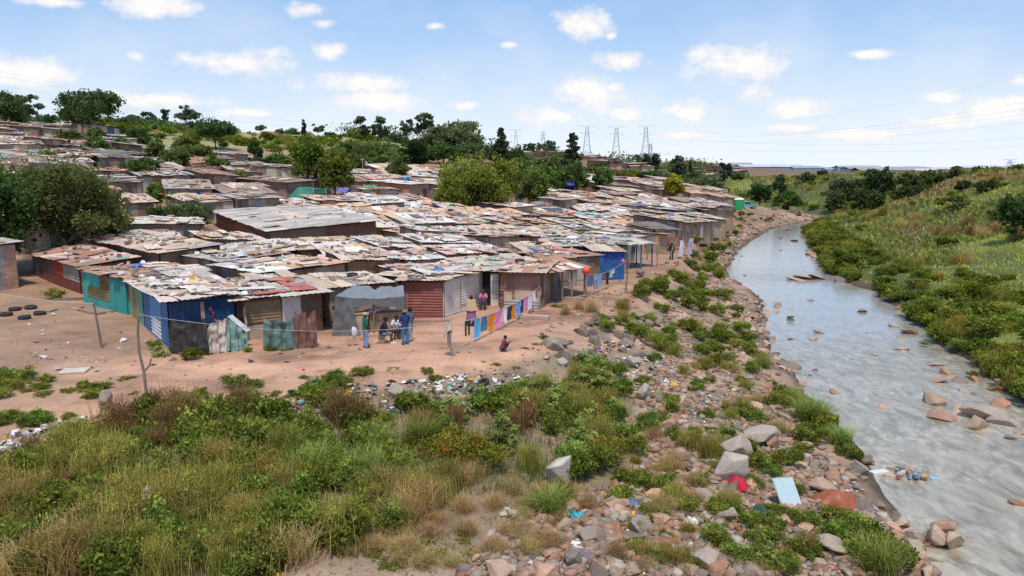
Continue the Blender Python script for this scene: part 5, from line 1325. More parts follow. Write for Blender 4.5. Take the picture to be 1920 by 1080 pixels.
crate((-6.95, 42.6, 0), (1.75, .9, .98), (.36, .25, .16), .3, 'slatted wooden crate counter under the grey tarpaulin')
crate((-8.05, 41.55, 0), (.7, .62, 1.12), (.46, .34, .22), .5, 'tall tan cabinet beside the man in green shirt', 'cabinet', 'cabinet', False)
def bag(p, s, c, label, name='plastic_bag'):
    mb = MB(); r = random.Random(int(p[0] * 77)); ph = [r.uniform(0, 6) for _ in range(4)]
    def fn(u, v):
        a = u * 6.283; q = math.sin(math.pi * min(1, v * .92 + .05)) ** .6 * (1 + .22 * math.sin(3 * a + ph[0] + 4 * v) + .12 * math.sin(7 * a + ph[1]))
        return V3(p) + V3((math.cos(a) * q * s[0] * .5, math.sin(a) * q * s[1] * .5, s[2] * v + .04 * math.sin(5 * a + ph[2])))
    mb.grid(fn, 16, 9, c); tag(mb.build(name, M_PLASTIC, None, p, smooth=True), label, 'bag')
bag((-7.55, 42.2, 1.0), (.75, .5, .22), (.70, .72, .80), 'white and blue plastic bag lying on the crate counter')
# low cloth fence before the rusty shack
FENCE = [('dark_plastic', 'sheet of crumpled black plastic hung on the blue shack front', (325, 600, 395, 598, 390, 665, 322, 662), (.035, .028, .025), .1),
         ('cloth_screen', 'torn dark green netting screen before the rusty shack', (494, 600, 551, 597, 556, 652, 497, 657), (.10, .17, .145), .12),
         ('cloth_screen', 'dull brown blanket hung from the fence', (551, 585, 588, 583, 594, 650, 555, 653), (.175, .085, .065), .09)]
for nm, lb, q, c, amp in FENCE:
    f0 = at(q[6], q[7]); f1 = at(q[4], q[5]); f0.z = hz(f0.x, f0.y); f1.z = hz(f1.x, f1.y)
    a = V3((f0.x, f0.y, zat(q[1], f0.y))); b = V3((f1.x, f1.y, zat(q[3], f1.y)))
    drape(nm, lb, 'screen', sheetfn(a, b, f1 + V3((.12, -.25, .02)), f0 + V3((-.05, -.15, .02)), amp * 1.7, .1, int(q[0]) % 9, 6, .16), 18, 14, c, f0, M_TARP)
fp = [at(385, 665), at(458, 655), at(430, 640)]
a, b = fp[0], fp[1]
tt = empty('tarpaulin_tent', (a.x + .8, a.y, 0), 'low heap of beige and green tarpaulin pitched before the blue shack', 'tarpaulin')
top = (a + b) / 2 + V3((-.05, .7, 1.6)); tl = a + V3((-.05, .15, 1.25))
mb = MB(); mb.grid(sheetfn(a + V3((0, 0, .02)), (a + b) / 2 + V3((.1, -.1, .02)), top, tl, .2, 0, 4, 7, .12), 16, 14, (.46, .39, .33)); mb.build('beige_tarpaulin', M_TARP, tt, smooth=True)
mb = MB(); mb.grid(sheetfn((a + b) / 2 + V3((.1, -.1, .02)), b + V3((.25, 0, .02)), b + V3((.0, .35, .75)), top, .2, 0, 6, 7, .1), 16, 12, (.14, .24, .20)); mb.build('green_tarpaulin', M_TARP, tt, smooth=True)
mb = MB(); mb.grid(sheetfn(top, b + V3((0, .35, .78)), b + V3((.1, .8, .8)), top + V3((.1, .4, .03)), .03, 0, 7), 6, 5, (.62, .60, .56)); mb.build('white_edge', M_TARP, tt, smooth=True)
pole(462, 640, 575, 'pale crooked post under the rusty shack eave', rad=.07, c=(.42, .36, .28))
# red painted number on the blue front
def seven_seg(mb, o, d, s, digit):
    pts = {'6': [[(1, 1.9), (.3, 1.5), (0, .7), (.2, 0), (.8, 0), (1, .5), (.7, .95), (.1, .8)]], '7': [[(0, 1.9), (1, 1.9), (.3, 0)]], '9': [[(.9, 1.2), (.4, .95), (.05, 1.3), (.3, 1.85), (.8, 1.85), (.95, 1.2), (.8, .3), (.3, 0)]]}[digit]
    for ln in pts:
        mb.tube([V3(o) + V3(d) * (x * s) + V3((0, 0, y * s)) for x, y in ln], .022, (.42, .09, .08), 4)
mb = MB(); ud = V3((U_B[0], U_B[1], 0)); nd = V3((U_B[1], -U_B[0], 0))
for i, ch in enumerate('679'):
    seven_seg(mb, V3((pB[0], pB[1], 1.72 - i * .33)) + ud * (1.86 + .09 * i) + nd * .11, ud, .125, ch)
o = mb.build('painted_number', M_PLASTER, blue); blue_text = o
# blue tarpaulin cabin
c0 = xy(1115, 526); c1 = xy(1170, 524)
ca, cb_ = V3((c0[0], c0[1], 0)), V3((c1[0], c1[1], 0)); du = (cb_ - ca).normalized(); dv = V3((-du.y, du.x, 0)) * 2.3
tb = empty('tarpaulin_cabin', tuple((ca + cb_) / 2 + dv / 2), 'bright blue tarpaulin cabin at the end of the porch yard', 'cabin')
BT = (.022, .11, .30)
mb = MB(); z0, z1 = .02, 2.25
for p, q, sd in ((ca, cb_, 11), (cb_, cb_ + dv, 12), (cb_ + dv, ca + dv, 13), (ca + dv, ca, 14)):
    mb.grid(sheetfn(p + V3((0, 0, z0)), q + V3((0, 0, z0)), q + V3((0, 0, z1)), p + V3((0, 0, z1)), .07, 0, sd), 14, 14, lambda i, j: jit(BT if j < 10 + 2 * math.sin(i) else (.02, .06, .36), .15))
mb.build('tarpaulin_wall', M_TARP, tb, smooth=True)
mb = MB(); rs = random.Random(4); roof_mesh(mb, [ca + V3((0, 0, 2.3)), cb_ + V3((0, 0, 2.2)), cb_ + dv + V3((0, 0, 2.45)), ca + dv + V3((0, 0, 2.5))], .2, ['beige', 'tan'], True, rs, .9, .2); mb.build('roof', M_TIN, tb)
# porch with poles
def porch(name, label, C, pal, posts, seed, c=(.25, .2, .16), beam=True, messy=.7):
    rs = random.Random(seed); ctr = sum((V3(p) for p in C), V3()) / 4; zg = hz(ctr.x, ctr.y)
    t = empty(name, (ctr.x, ctr.y, zg), label, 'porch'); mb = MB()
    roof_mesh(mb, [V3(p) for p in C], .15, pal, True, rs, .8, messy); mb.build('roof', M_TIN, t)
    for (x, y, h) in posts:
        z = hz(x, y); mb = MB(); mb.tube([(x, y, z - .15), (x + rs.uniform(-.06, .06), y, z + h)], .065, jit(c, .2, rs), 7); mb.build('post', M_WOOD, t)
    return t
porch('porch', 'open pole porch with white and rust roof sheets', [(1.9, 49.6, 2.15), (5.2, 54.6, 1.95), (3.3, 57.4, 2.25), (.6, 53.6, 2.4)], ['white', 'rust', 'pale', 'pink'], [(1.95, 49.5, 2.15), (4.0, 52.7, 2.0), (3.3, 51.6, 2.05), (5.0, 54.5, 1.95), (2.6, 54.6, 2.1)], 51)
porch('porch', 'small porch on bright blue posts beyond the blue cabin', [(9.6, 67.2, 2.2), (12.6, 70.2, 2.1), (11.4, 72.0, 2.3), (8.6, 69.4, 2.4)], ['grey', 'beige', 'pale'], [(9.7, 67.3, 2.2), (12.4, 70.1, 2.1), (11.2, 68.8, 2.1), (11.3, 71.8, 2.2)], 52, (.04, .15, .30))
c0, c1 = xy(1222, 474), xy(1277, 470); d0 = (c1[0] - c0[0], c1[1] - c0[1])
k2 = [off(c0, d0, 0, 4.2), off(c1, d0, 0, 4.2)]
shed = porch('open_shed', 'dark open shed with sagging black roof among the poles', [(c0[0], c0[1], 2.45), (c1[0], c1[1], 2.15), (*k2[1], 2.7), (*k2[0], 2.7)], ['dark'], [(c0[0], c0[1], 2.4), (c1[0], c1[1], 2.1), ((c0[0] + c1[0]) / 2, (c0[1] + c1[1]) / 2, 2.3)], 53, messy=.3)
mb = MB()
for a_, b_ in ((k2[0], k2[1]), (c0, k2[0])):
    mb.face([(a_[0], a_[1], 0), (b_[0], b_[1], 0), (b_[0], b_[1], 2.6), (a_[0], a_[1], 2.5)], (.19, .13, .09))
mb.build('back_wall', M_BOARD, shed)
def chair(p, rz, label, c=(.02, .02, .022)):
    t = empty('plastic_chair', p, label, 'chair'); M = Matrix.Rotation(rz, 3, 'Z')
    mb = MB(); mb.box(V3(p) + V3((0, 0, .44)), (.44, .44, .04), c, M); mb.build('seat', M_PLASTIC, t)
    mb = MB(); mb.box(V3(p) + M @ V3((0, .22, .66)), (.42, .04, .42), c, M @ Matrix.Rotation(-.15, 3, 'X')); mb.build('backrest', M_PLASTIC, t)
    for sx in (-1, 1):
        for sy in (-1, 1):
            mb = MB(); mb.tube([V3(p) + M @ V3((sx * .2, sy * .2, 0)), V3(p) + M @ V3((sx * .18, sy * .18, .43))], .02, c, 5); mb.build('leg', M_PLASTIC, t)
q = off(c0, d0, 1.0, 1.4); chair((q[0], q[1], hz(*q)), .5, 'black plastic chair on the uphill side inside the dark open shed')
q = off(c0, d0, 3.0, 1.2); chair((q[0], q[1], hz(*q)), -.4, 'black plastic chair on the river side inside the dark open shed')
# stick shelter near the river with hanging clothes
s0, s1 = xy(1322, 428), xy(1350, 416)
ss = porch('stick_shelter', 'ragged stick shelter on the bank hung with clothes', [(s0[0], s0[1], 2.6), (s1[0], s1[1], 2.7), (s1[0] - 3, s1[1] + 5, 2.9), (s0[0] - 3, s0[1] + 5, 2.7)], ['dark', 'brown', 'pale', 'pink'], [(s0[0], s0[1], 2.6), (s1[0], s1[1], 2.7), ((s0[0] + s1[0]) / 2, (s0[1] + s1[1]) / 2, 2.5), (s0[0] - 1.4, s0[1] + 2, 2.6), (s1[0] - 1, s1[1] + 2, 2.7), (s1[0] - 2.4, s1[1] + 4, 2.7)], 54)
L3 = sagline((s0[0], s0[1] - .2, 2.2), (s1[0], s1[1] - .2, 2.3), .2)
for t0, t1, dr, c, sh, lb, nm in [(.5, .68, 1.6, (.09, .32, .5), 'towel', 'bright blue cloth hung on the stick shelter', 'cloth'), (.72, .84, 1.5, (.05, .09, .25), 'shirt', 'navy shirt hung on the stick shelter', 'shirt'), (.2, .3, 1.0, (.3, .08, .08), 'towel', 'dull red cloth hung on the stick shelter', 'cloth')]:
    cloth(L3, t0, t1, dr, c, nm, lb, nm, sh, 'clothes on the stick shelter')
q = xy(1310, 421); drape('orange_sheet', 'orange plastic sheet slung beside the stick shelter', 'sheet', sheetfn((q[0] - 1.2, q[1], 1.0), (q[0] + 1.0, q[1], 1.0), (q[0] + 1.0, q[1] + .2, 2.3), (q[0] - 1.2, q[1] + .2, 2.2), .1, .1, 3), 8, 6, (.62, .13, .03), (q[0], q[1], 0), M_TARP)
q = xy(1262, 485); qz = hz(*q)
drape('cloth', 'white and lilac cloth hung from the leaning pole', 'cloth', sheetfn((q[0] + .5, q[1] - .1, qz + .2), (q[0] + .95, q[1], qz + .25), (q[0] + 1.0, q[1], qz + 1.7), (q[0] + .65, q[1], qz + 1.8), .08, 0, 5), 5, 8, (.62, .58, .70), (q[0], q[1], qz))
drape('cloth', 'second pale cloth drying by the grey corner pole', 'cloth', sheetfn((q[0] + 1.5, q[1] + 1, qz + .3), (q[0] + 2.1, q[1] + 1.2, qz + .3), (q[0] + 2.2, q[1] + 1.2, qz + 1.9), (q[0] + 1.7, q[1] + 1, qz + 1.8), .08, 0, 6), 5, 8, (.48, .42, .58), (q[0], q[1], qz))
# green tent on poles
g = gp(574, 389)
tn = empty('tarpaulin_tent', tuple(g), 'green tarpaulin tent on poles standing among the roofs', 'tent'); zt = zat(351, g.y); zb = zat(376, g.y)
x0, x1 = xat(538, g.y, g.z), xat(608, g.y, g.z)
mb = MB(); GR = (.03, .21, .15)
mb.grid(sheetfn((x0, g.y - 1, zb), (x1 - 1.6, g.y - 1, zb - .1), (x1 - 1.2, g.y - .5, zt - .2), (x0 + 1.6, g.y - .3, zt), .12, 0, 8), 10, 6, GR)
mb.grid(sheetfn((x0 + 1.6, g.y - .3, zt), (x1 - 1.2, g.y - .5, zt - .2), (x1, g.y + 3, zt - .2), (x0 + 2.0, g.y + 3, zt), .1, .1, 9), 8, 6, (.04, .25, .18))
mb.grid(sheetfn((x1 - 1.2, g.y - .5, zt - .75), (x1, g.y + 1, zt - .8), (x1, g.y + 1, zt - .15), (x1 - 1.2, g.y - .5, zt - .2), .06, 0, 3), 5, 4, GR)
mb.build('tarpaulin', M_TARP, tn, smooth=True)
for x, y in ((x1 - 1.2, g.y - .5), (x1, g.y + 1.2), (x0 + 1.6, g.y)):
    mb = MB(); mb.tube([(x, y, hz(x, y) - .2), (x, y, zt - .1)], .05, (.5, .46, .4), 6); mb.build('post', M_WOOD, tn)
# water tank on the roofs
g = gp(1008, 408); D = g.y; zt = zat(377, D); rad = 15 / FPX * D
tk = empty('water_tank', tuple(g), 'grey cylindrical water tank with domed top by the pink hut', 'tank')
mb = MB(); hh = zt - g.z - 2.0; prof = [(rad, 0)]
for i in range(1, 12): prof.append((rad * (1 + .025 * (i % 2)), hh * i / 12))
mb.lathe((g.x, D, g.z + 1.6), prof + [(rad, hh), (rad * .75, hh + .28), (rad * .25, hh + .4), (0, hh + .4)], (.25, .245, .23), 20); mb.build('tank_body', M_PLASTIC, tk)
for sx in (-1, 1):
    for sy in (-1, 1):
        mb = MB(); mb.tube([(g.x + sx * rad * .8, D + sy * rad * .8, g.z - .3), (g.x + sx * rad * .7, D + sy * rad * .7, g.z + 1.6)], .06, (.2, .17, .14), 5); mb.build('leg', M_WOOD, tk)
# satellite dish on the orange house
oh = LM['orange plastered house']; S = [s for s in SHACKS if s['o'] == oh][0]; p = S['P'](S['W'] * .62, S['D'] * .55, .1)
mb = MB(); mb.lathe(p + V3((0, 0, .35)), [(.01, 0), (.35, .05), (.6, .2)], (.03, .16, .30), 16, rot=Matrix.Rotation(.5, 3, 'X')); mb.tube([p - V3((0, 0, .1)), p + V3((0, 0, .4))], .05, (.3, .3, .3), 5)
tag(mb.build('satellite_dish', M_METAL, None, tuple(p)), 'blue satellite dish on the white roof of the orange house', 'dish')
# orange and yellow awnings up the slope
for (px, py, wpx, hp, c, lb) in [(575, 344, 110, 10, (.62, .30, .02), 'long yellow-orange awning sheet behind the tall green tree'), (728, 309, 24, 6, (.55, .34, .05), 'small yellow awning at the foot of the far trees'), (360, 391, 40, 8, (.08, .2, .5), 'blue tarpaulin lying over a roof beside the round bush'), (1070, 362, 14, 5, (.05, .07, .45), 'small deep-blue tarpaulin on the far roofs'), (1172, 375, 26, 5, (.45, .38, .05), 'yellow tarpaulin among the roofs before the yellow-green tree'), (1100, 430, 40, 8, (.12, .38, .32), 'pale green tarpaulin on the roofs behind the dark roof'), (1195, 406, 34, 5, (.12, .17, .42), 'faded blue tarpaulin on the river side roofs'), (1040, 420, 30, 6, (.10, .10, .11), 'black tarpaulin on the roofs by the peach house'), (885, 392, 22, 6, (.03, .35, .08), 'bright green basin-like sheet below the orange house'), (690, 377, 26, 9, (.09, .30, .16), 'green drum wrapped sheet near the orange house'), (640, 384, 20, 8, (.16, .15, .4), 'violet blue sheet among roofs by the green tent')]:
    g = gp(px, py + 8); D = g.y; z = max(zat(py, D), g.z + 2.2); w = wpx / FPX * D; hh = max(hp / FPX * D * 4, 1.5)
    sl_ = .12
    drape('tarpaulin', lb, 'tarpaulin', sheetfn((g.x - w / 2, D, z), (g.x + w / 2, D, z), (g.x + w / 2, D + hh, z + hh * sl_ + .25), (g.x - w / 2, D + hh, z + hh * sl_ + .3), .14, .05, int(px) % 9), 8, 5, c, (g.x, D, z), M_TARP)
# yellow canisters, bucket
for k, (px, py) in enumerate([(1024, 537), (1036, 531)]):
    g = gp(px, py); tag(link('canister', canister_mesh((.62, .40, .03)), None, tuple(g), (0, 0, .4 + k), 1.25), ['yellow plastic canister closer to the clothes line under the porch', 'yellow plastic canister standing behind the other one under the porch'][k], 'canister')
g = gp(1071, 539); tag(link('bucket', bucket_mesh((.55, .50, .50), 0), None, tuple(g), (0, 0, 0), 1.3), 'pale grey bucket standing on the ground beyond the porch poles', 'bucket')
tyre_p = [(12, 592), (28, 582), (58, 579), (46, 598), (75, 590)]
for (px, py), lb in zip(tyre_p, ['old tyre at the outer end of the yard tyre ring', 'old tyre with grass inside at the middle of the tyre ring', 'old tyre rearmost of the yard tyres near the plank', 'old tyre frontmost of the yard tyres', 'old tyre beside the pallet end in the yard']):
    tyre(gp(px, py), lb, R.uniform(-.08, .08), 1.05, 'old tyres laid out in the yard')
def board(p, s, rz, c, label, name='board', tilt=(0, 0), mat=None, cat=None):
    M = Matrix.Rotation(rz, 3, 'Z') @ Matrix.Rotation(tilt[0], 3, 'X') @ Matrix.Rotation(tilt[1], 3, 'Y')
    mb = MB(); r = random.Random(int(p[0] * 51)); n = 6
    mb.box(V3(p) + V3((0, 0, s[2] / 2 + .02)), s, c, M)
    tag(mb.build(name, mat or M_BOARD, None, tuple(p)), label, cat or name.split('_')[-1])
board(gp(88, 583), (.95, .7, .06), -.1, (.30, .23, .16), 'small wooden pallet board beside the tyres', 'pallet_board')
board(gp(140, 697), (1.05, .8, .06), .2, (.62, .52, .42), 'pale board lying flat on the dirt path', 'board')
board(gp(183, 585), (1.9, 1.1, .10), -.6, (.30, .23, .18), 'flat concrete slab at the teal shack doorstep', 'concrete_slab', mat=M_PLASTER)
board(gp(140, 562), (2.6, .16, .12), .35, (.22, .17, .13), 'long grey plank on the ground before the maroon shack', 'plank')
board(gp(990, 597), (2.6, .45, .2), -.35, (.50, .34, .27), 'pinkish concrete kerb slab under the clothes line', 'concrete_slab', mat=M_PLASTER)
board(gp(1050, 560), (3.2, .35, .12), -.3, (.40, .28, .21), 'long low concrete edge beside the porch poles', 'concrete_edge', mat=M_PLASTER)
board(gp(790, 603), (2.9, .55, .12), .1, (.40, .27, .19), 'earthen step below the maroon corrugated wall', 'door_step', mat=M_PLASTER)
g = on(686, 652); bag(tuple(g + V3((-.62, .35, .42))), (.26, .22, .55), (.66, .66, .68), 'crumpled white plastic bag held by the person in green shirt')
# low stools under the two seated people
for (px, py, a_, lb) in [(716, 644, math.radians(-85), 'low box seat under the person in navy top'), (746, 636, math.radians(170), 'low box seat under the person in white shirt'), (907, 579, math.radians(175), 'low box seat at the dark doorway')]:
    crate(tuple(gp(px, py)), (.36, .34, .36), (.30, .22, .15), a_, lb, 'box_seat', 'seat', False)

# ------------------------------------------------------------------ trees
G_DK, G_MID, G_OL, G_BR, G_GREY, G_FAR = (.058, .085, .034), (.065, .105, .026), (.085, .105, .03), (.125, .175, .032), (.085, .105, .065), (.085, .11, .075)  # the last green is paled and blued by painted distance haze
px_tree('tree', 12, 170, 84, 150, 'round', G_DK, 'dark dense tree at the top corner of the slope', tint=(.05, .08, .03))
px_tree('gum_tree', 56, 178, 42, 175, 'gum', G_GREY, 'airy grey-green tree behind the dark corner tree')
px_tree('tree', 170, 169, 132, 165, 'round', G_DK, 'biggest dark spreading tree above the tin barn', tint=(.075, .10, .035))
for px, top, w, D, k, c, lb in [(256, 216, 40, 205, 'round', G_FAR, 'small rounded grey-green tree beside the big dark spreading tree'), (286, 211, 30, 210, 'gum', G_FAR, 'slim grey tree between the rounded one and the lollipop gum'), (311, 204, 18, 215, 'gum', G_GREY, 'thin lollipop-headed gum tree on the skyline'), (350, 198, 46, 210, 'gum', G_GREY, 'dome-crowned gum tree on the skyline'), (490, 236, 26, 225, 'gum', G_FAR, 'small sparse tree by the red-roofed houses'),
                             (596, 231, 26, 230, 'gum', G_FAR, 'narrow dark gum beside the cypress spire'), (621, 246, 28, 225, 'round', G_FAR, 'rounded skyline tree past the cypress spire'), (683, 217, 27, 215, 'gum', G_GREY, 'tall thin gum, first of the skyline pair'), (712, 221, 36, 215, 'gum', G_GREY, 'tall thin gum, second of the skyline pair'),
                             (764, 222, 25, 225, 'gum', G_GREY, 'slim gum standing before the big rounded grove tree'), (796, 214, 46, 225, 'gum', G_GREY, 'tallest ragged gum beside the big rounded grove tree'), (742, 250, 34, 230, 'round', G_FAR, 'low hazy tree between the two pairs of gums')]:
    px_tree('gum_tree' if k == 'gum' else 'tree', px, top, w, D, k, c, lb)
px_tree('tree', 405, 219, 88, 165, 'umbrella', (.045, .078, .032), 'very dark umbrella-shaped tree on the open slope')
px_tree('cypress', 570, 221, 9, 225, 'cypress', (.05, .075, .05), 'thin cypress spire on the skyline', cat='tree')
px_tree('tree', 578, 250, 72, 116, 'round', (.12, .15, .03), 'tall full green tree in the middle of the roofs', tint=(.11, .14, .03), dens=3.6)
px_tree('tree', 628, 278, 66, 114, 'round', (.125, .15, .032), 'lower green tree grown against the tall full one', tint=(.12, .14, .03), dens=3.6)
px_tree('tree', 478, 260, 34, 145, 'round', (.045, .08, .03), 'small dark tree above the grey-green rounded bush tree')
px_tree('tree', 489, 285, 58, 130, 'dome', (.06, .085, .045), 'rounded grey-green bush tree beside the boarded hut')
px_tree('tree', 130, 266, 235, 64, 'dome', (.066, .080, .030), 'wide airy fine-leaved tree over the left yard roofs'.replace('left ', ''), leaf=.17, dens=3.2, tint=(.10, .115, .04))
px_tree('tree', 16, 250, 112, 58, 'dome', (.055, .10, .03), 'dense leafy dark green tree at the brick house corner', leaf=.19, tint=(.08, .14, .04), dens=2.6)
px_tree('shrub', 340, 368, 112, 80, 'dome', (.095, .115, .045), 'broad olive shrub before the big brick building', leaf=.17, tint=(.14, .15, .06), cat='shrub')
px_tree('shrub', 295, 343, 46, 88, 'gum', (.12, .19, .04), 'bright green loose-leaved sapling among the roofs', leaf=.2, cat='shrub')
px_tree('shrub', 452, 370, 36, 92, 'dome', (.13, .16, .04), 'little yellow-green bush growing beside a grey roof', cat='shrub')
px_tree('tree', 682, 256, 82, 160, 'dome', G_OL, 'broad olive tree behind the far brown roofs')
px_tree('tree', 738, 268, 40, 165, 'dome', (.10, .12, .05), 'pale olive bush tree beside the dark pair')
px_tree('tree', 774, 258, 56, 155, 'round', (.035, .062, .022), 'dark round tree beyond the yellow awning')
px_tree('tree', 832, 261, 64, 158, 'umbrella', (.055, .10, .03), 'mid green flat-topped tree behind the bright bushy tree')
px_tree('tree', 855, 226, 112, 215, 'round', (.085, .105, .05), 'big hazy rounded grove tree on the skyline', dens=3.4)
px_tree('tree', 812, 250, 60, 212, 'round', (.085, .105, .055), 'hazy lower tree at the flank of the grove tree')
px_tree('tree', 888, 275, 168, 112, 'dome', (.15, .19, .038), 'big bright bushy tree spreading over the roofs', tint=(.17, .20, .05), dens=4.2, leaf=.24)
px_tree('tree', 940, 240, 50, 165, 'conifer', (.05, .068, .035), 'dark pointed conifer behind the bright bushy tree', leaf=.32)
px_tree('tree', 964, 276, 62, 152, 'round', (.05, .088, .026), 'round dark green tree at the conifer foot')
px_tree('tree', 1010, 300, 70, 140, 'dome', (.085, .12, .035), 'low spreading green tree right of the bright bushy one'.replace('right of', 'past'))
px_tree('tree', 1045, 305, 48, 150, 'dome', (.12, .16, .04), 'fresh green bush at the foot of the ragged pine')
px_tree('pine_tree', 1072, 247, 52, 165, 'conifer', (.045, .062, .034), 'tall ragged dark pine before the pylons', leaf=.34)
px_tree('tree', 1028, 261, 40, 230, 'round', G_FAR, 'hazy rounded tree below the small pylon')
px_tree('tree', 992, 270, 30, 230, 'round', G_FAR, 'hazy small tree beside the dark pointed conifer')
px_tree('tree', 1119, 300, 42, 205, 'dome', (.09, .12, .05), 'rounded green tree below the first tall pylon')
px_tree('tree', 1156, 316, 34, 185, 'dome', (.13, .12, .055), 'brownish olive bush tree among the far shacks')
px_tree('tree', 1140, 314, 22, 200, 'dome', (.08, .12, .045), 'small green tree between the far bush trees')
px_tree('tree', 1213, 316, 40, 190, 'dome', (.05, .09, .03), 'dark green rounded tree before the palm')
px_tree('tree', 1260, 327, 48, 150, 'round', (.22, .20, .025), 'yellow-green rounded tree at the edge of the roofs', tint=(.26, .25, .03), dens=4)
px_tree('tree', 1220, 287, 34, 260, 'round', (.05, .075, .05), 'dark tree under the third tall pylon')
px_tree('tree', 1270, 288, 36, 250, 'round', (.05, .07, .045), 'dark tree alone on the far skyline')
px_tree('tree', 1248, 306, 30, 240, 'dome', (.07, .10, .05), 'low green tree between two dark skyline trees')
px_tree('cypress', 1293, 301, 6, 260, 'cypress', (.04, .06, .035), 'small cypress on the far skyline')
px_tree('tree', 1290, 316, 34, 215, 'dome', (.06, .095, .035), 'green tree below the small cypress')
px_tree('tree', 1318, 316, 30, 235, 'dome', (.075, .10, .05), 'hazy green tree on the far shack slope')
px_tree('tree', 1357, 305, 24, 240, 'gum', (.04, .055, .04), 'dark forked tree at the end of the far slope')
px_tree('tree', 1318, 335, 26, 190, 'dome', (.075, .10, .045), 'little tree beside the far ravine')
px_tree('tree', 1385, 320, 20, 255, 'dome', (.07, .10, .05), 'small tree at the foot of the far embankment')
# palm
xp = xat(1195, 260, 9); zp = hz(xp, 260); ph = zat(291, 260) - zp
t = empty('palm_tree', (xp, 260, zp), 'single palm tree on the skyline beside the pylon', 'tree'); mb = MB(); mb.tube([(0, 0, -.3), (.1, 0, ph * .5), (0, 0, ph)], [.35, .28, .24], (.14, .11, .08), 7); link('trunk', mb.mesh('trunk', M_BARK), t)
mb = MB()
for k in range(26):
    a = k * 2.4; L_ = 1.9; e = random.Random(k).uniform(-.2, .9)
    pts = [V3((math.cos(a) * L_ * s, math.sin(a) * L_ * s, ph + e * s * 1.4 - 1.5 * s * s)) for s in (0, .35, .7, 1)]
    sd = V3((-math.sin(a), math.cos(a), 0)) * .22
    for i in range(3): mb.face([pts[i] - sd, pts[i] + sd, pts[i + 1] + sd * .7, pts[i + 1] - sd * .7], (.055, .08, .035))
link('crown', mb.mesh('crown', M_FOL), t)
# meadow side: shrubs and small trees
for px, top, w, D, k, c, lb in [(1708, 342, 74, 150, 'dome', (.05, .068, .028), 'big dark shrub alone on the meadow slope'), (1846, 338, 54, 125, 'round', (.04, .06, .025), 'dark round tree highest on the near meadow slope'), (1805, 338, 36, 132, 'round', (.045, .065, .026), 'dark tree next to the round one on the meadow slope'), (1786, 362, 60, 118, 'airy', (.11, .13, .035), 'pale olive loose shrub in the meadow'),
                             (1900, 345, 56, 88, 'dome', (.055, .08, .028), 'dark green shrub mass at the meadow edge'), (1656, 311, 40, 175, 'round', (.06, .08, .04), 'dark tree standing out on the ridge'), (1632, 316, 30, 178, 'round', (.065, .085, .042), 'dark bushy tree beside the ridge tree'), (1600, 320, 44, 185, 'dome', (.08, .10, .045), 'rounded shrub on the ridge'), (1570, 318, 40, 190, 'dome', (.075, .095, .045), 'dark shrub at the near end of the ridge'),
                             (1612, 340, 36, 165, 'dome', (.08, .10, .04), 'dark shrub below the ridge trees'), (1565, 348, 40, 170, 'dome', (.065, .08, .032), 'olive shrub clump on the ridge flank'), (1640, 345, 34, 160, 'dome', (.075, .10, .035), 'green shrub under the ridge tree'), (1512, 320, 40, 230, 'dome', (.07, .095, .045), 'round tree before the far embankment'), (1425, 334, 44, 205, 'dome', (.05, .085, .035), 'green bushes on the far river bend'), (1462, 326, 26, 215, 'round', (.05, .08, .04), 'small dark tree by the far embankment'), (1540, 316, 26, 240, 'dome', (.06, .085, .04), 'low tree at the foot of the ridge'),
                             (1700, 318, 50, 190, 'dome', (.065, .085, .035), 'bushy clump behind the ridge tree'), (1745, 316, 60, 185, 'dome', (.07, .09, .035), 'wide low shrub on the ridge crest'), (1790, 312, 46, 178, 'dome', (.06, .085, .035), 'taller shrub on the ridge crest'), (1850, 312, 60, 165, 'dome', (.065, .085, .035), 'broad shrub on the crest toward the edge'), (1908, 306, 40, 160, 'dome', (.07, .095, .04), 'green tree crown rising at the crest end'), (1475, 350, 60, 190, 'dome', (.085, .125, .035), 'bright low scrub on the far green bank'), (1690, 350, 60, 155, 'dome', (.10, .11, .04), 'olive scrub on the slope beside the big dark shrub'), (1760, 345, 46, 150, 'dome', (.08, .095, .035), 'scrub under the ridge crest'), (1880, 385, 60, 100, 'dome', (.07, .095, .03), 'leafy scrub low on the meadow slope')]:
    px_tree('shrub' if 'shrub' in lb or 'scrub' in lb else 'tree', px, top, w, D, k, c, lb, cat='shrub' if 'shrub' in lb or 'scrub' in lb else 'tree')

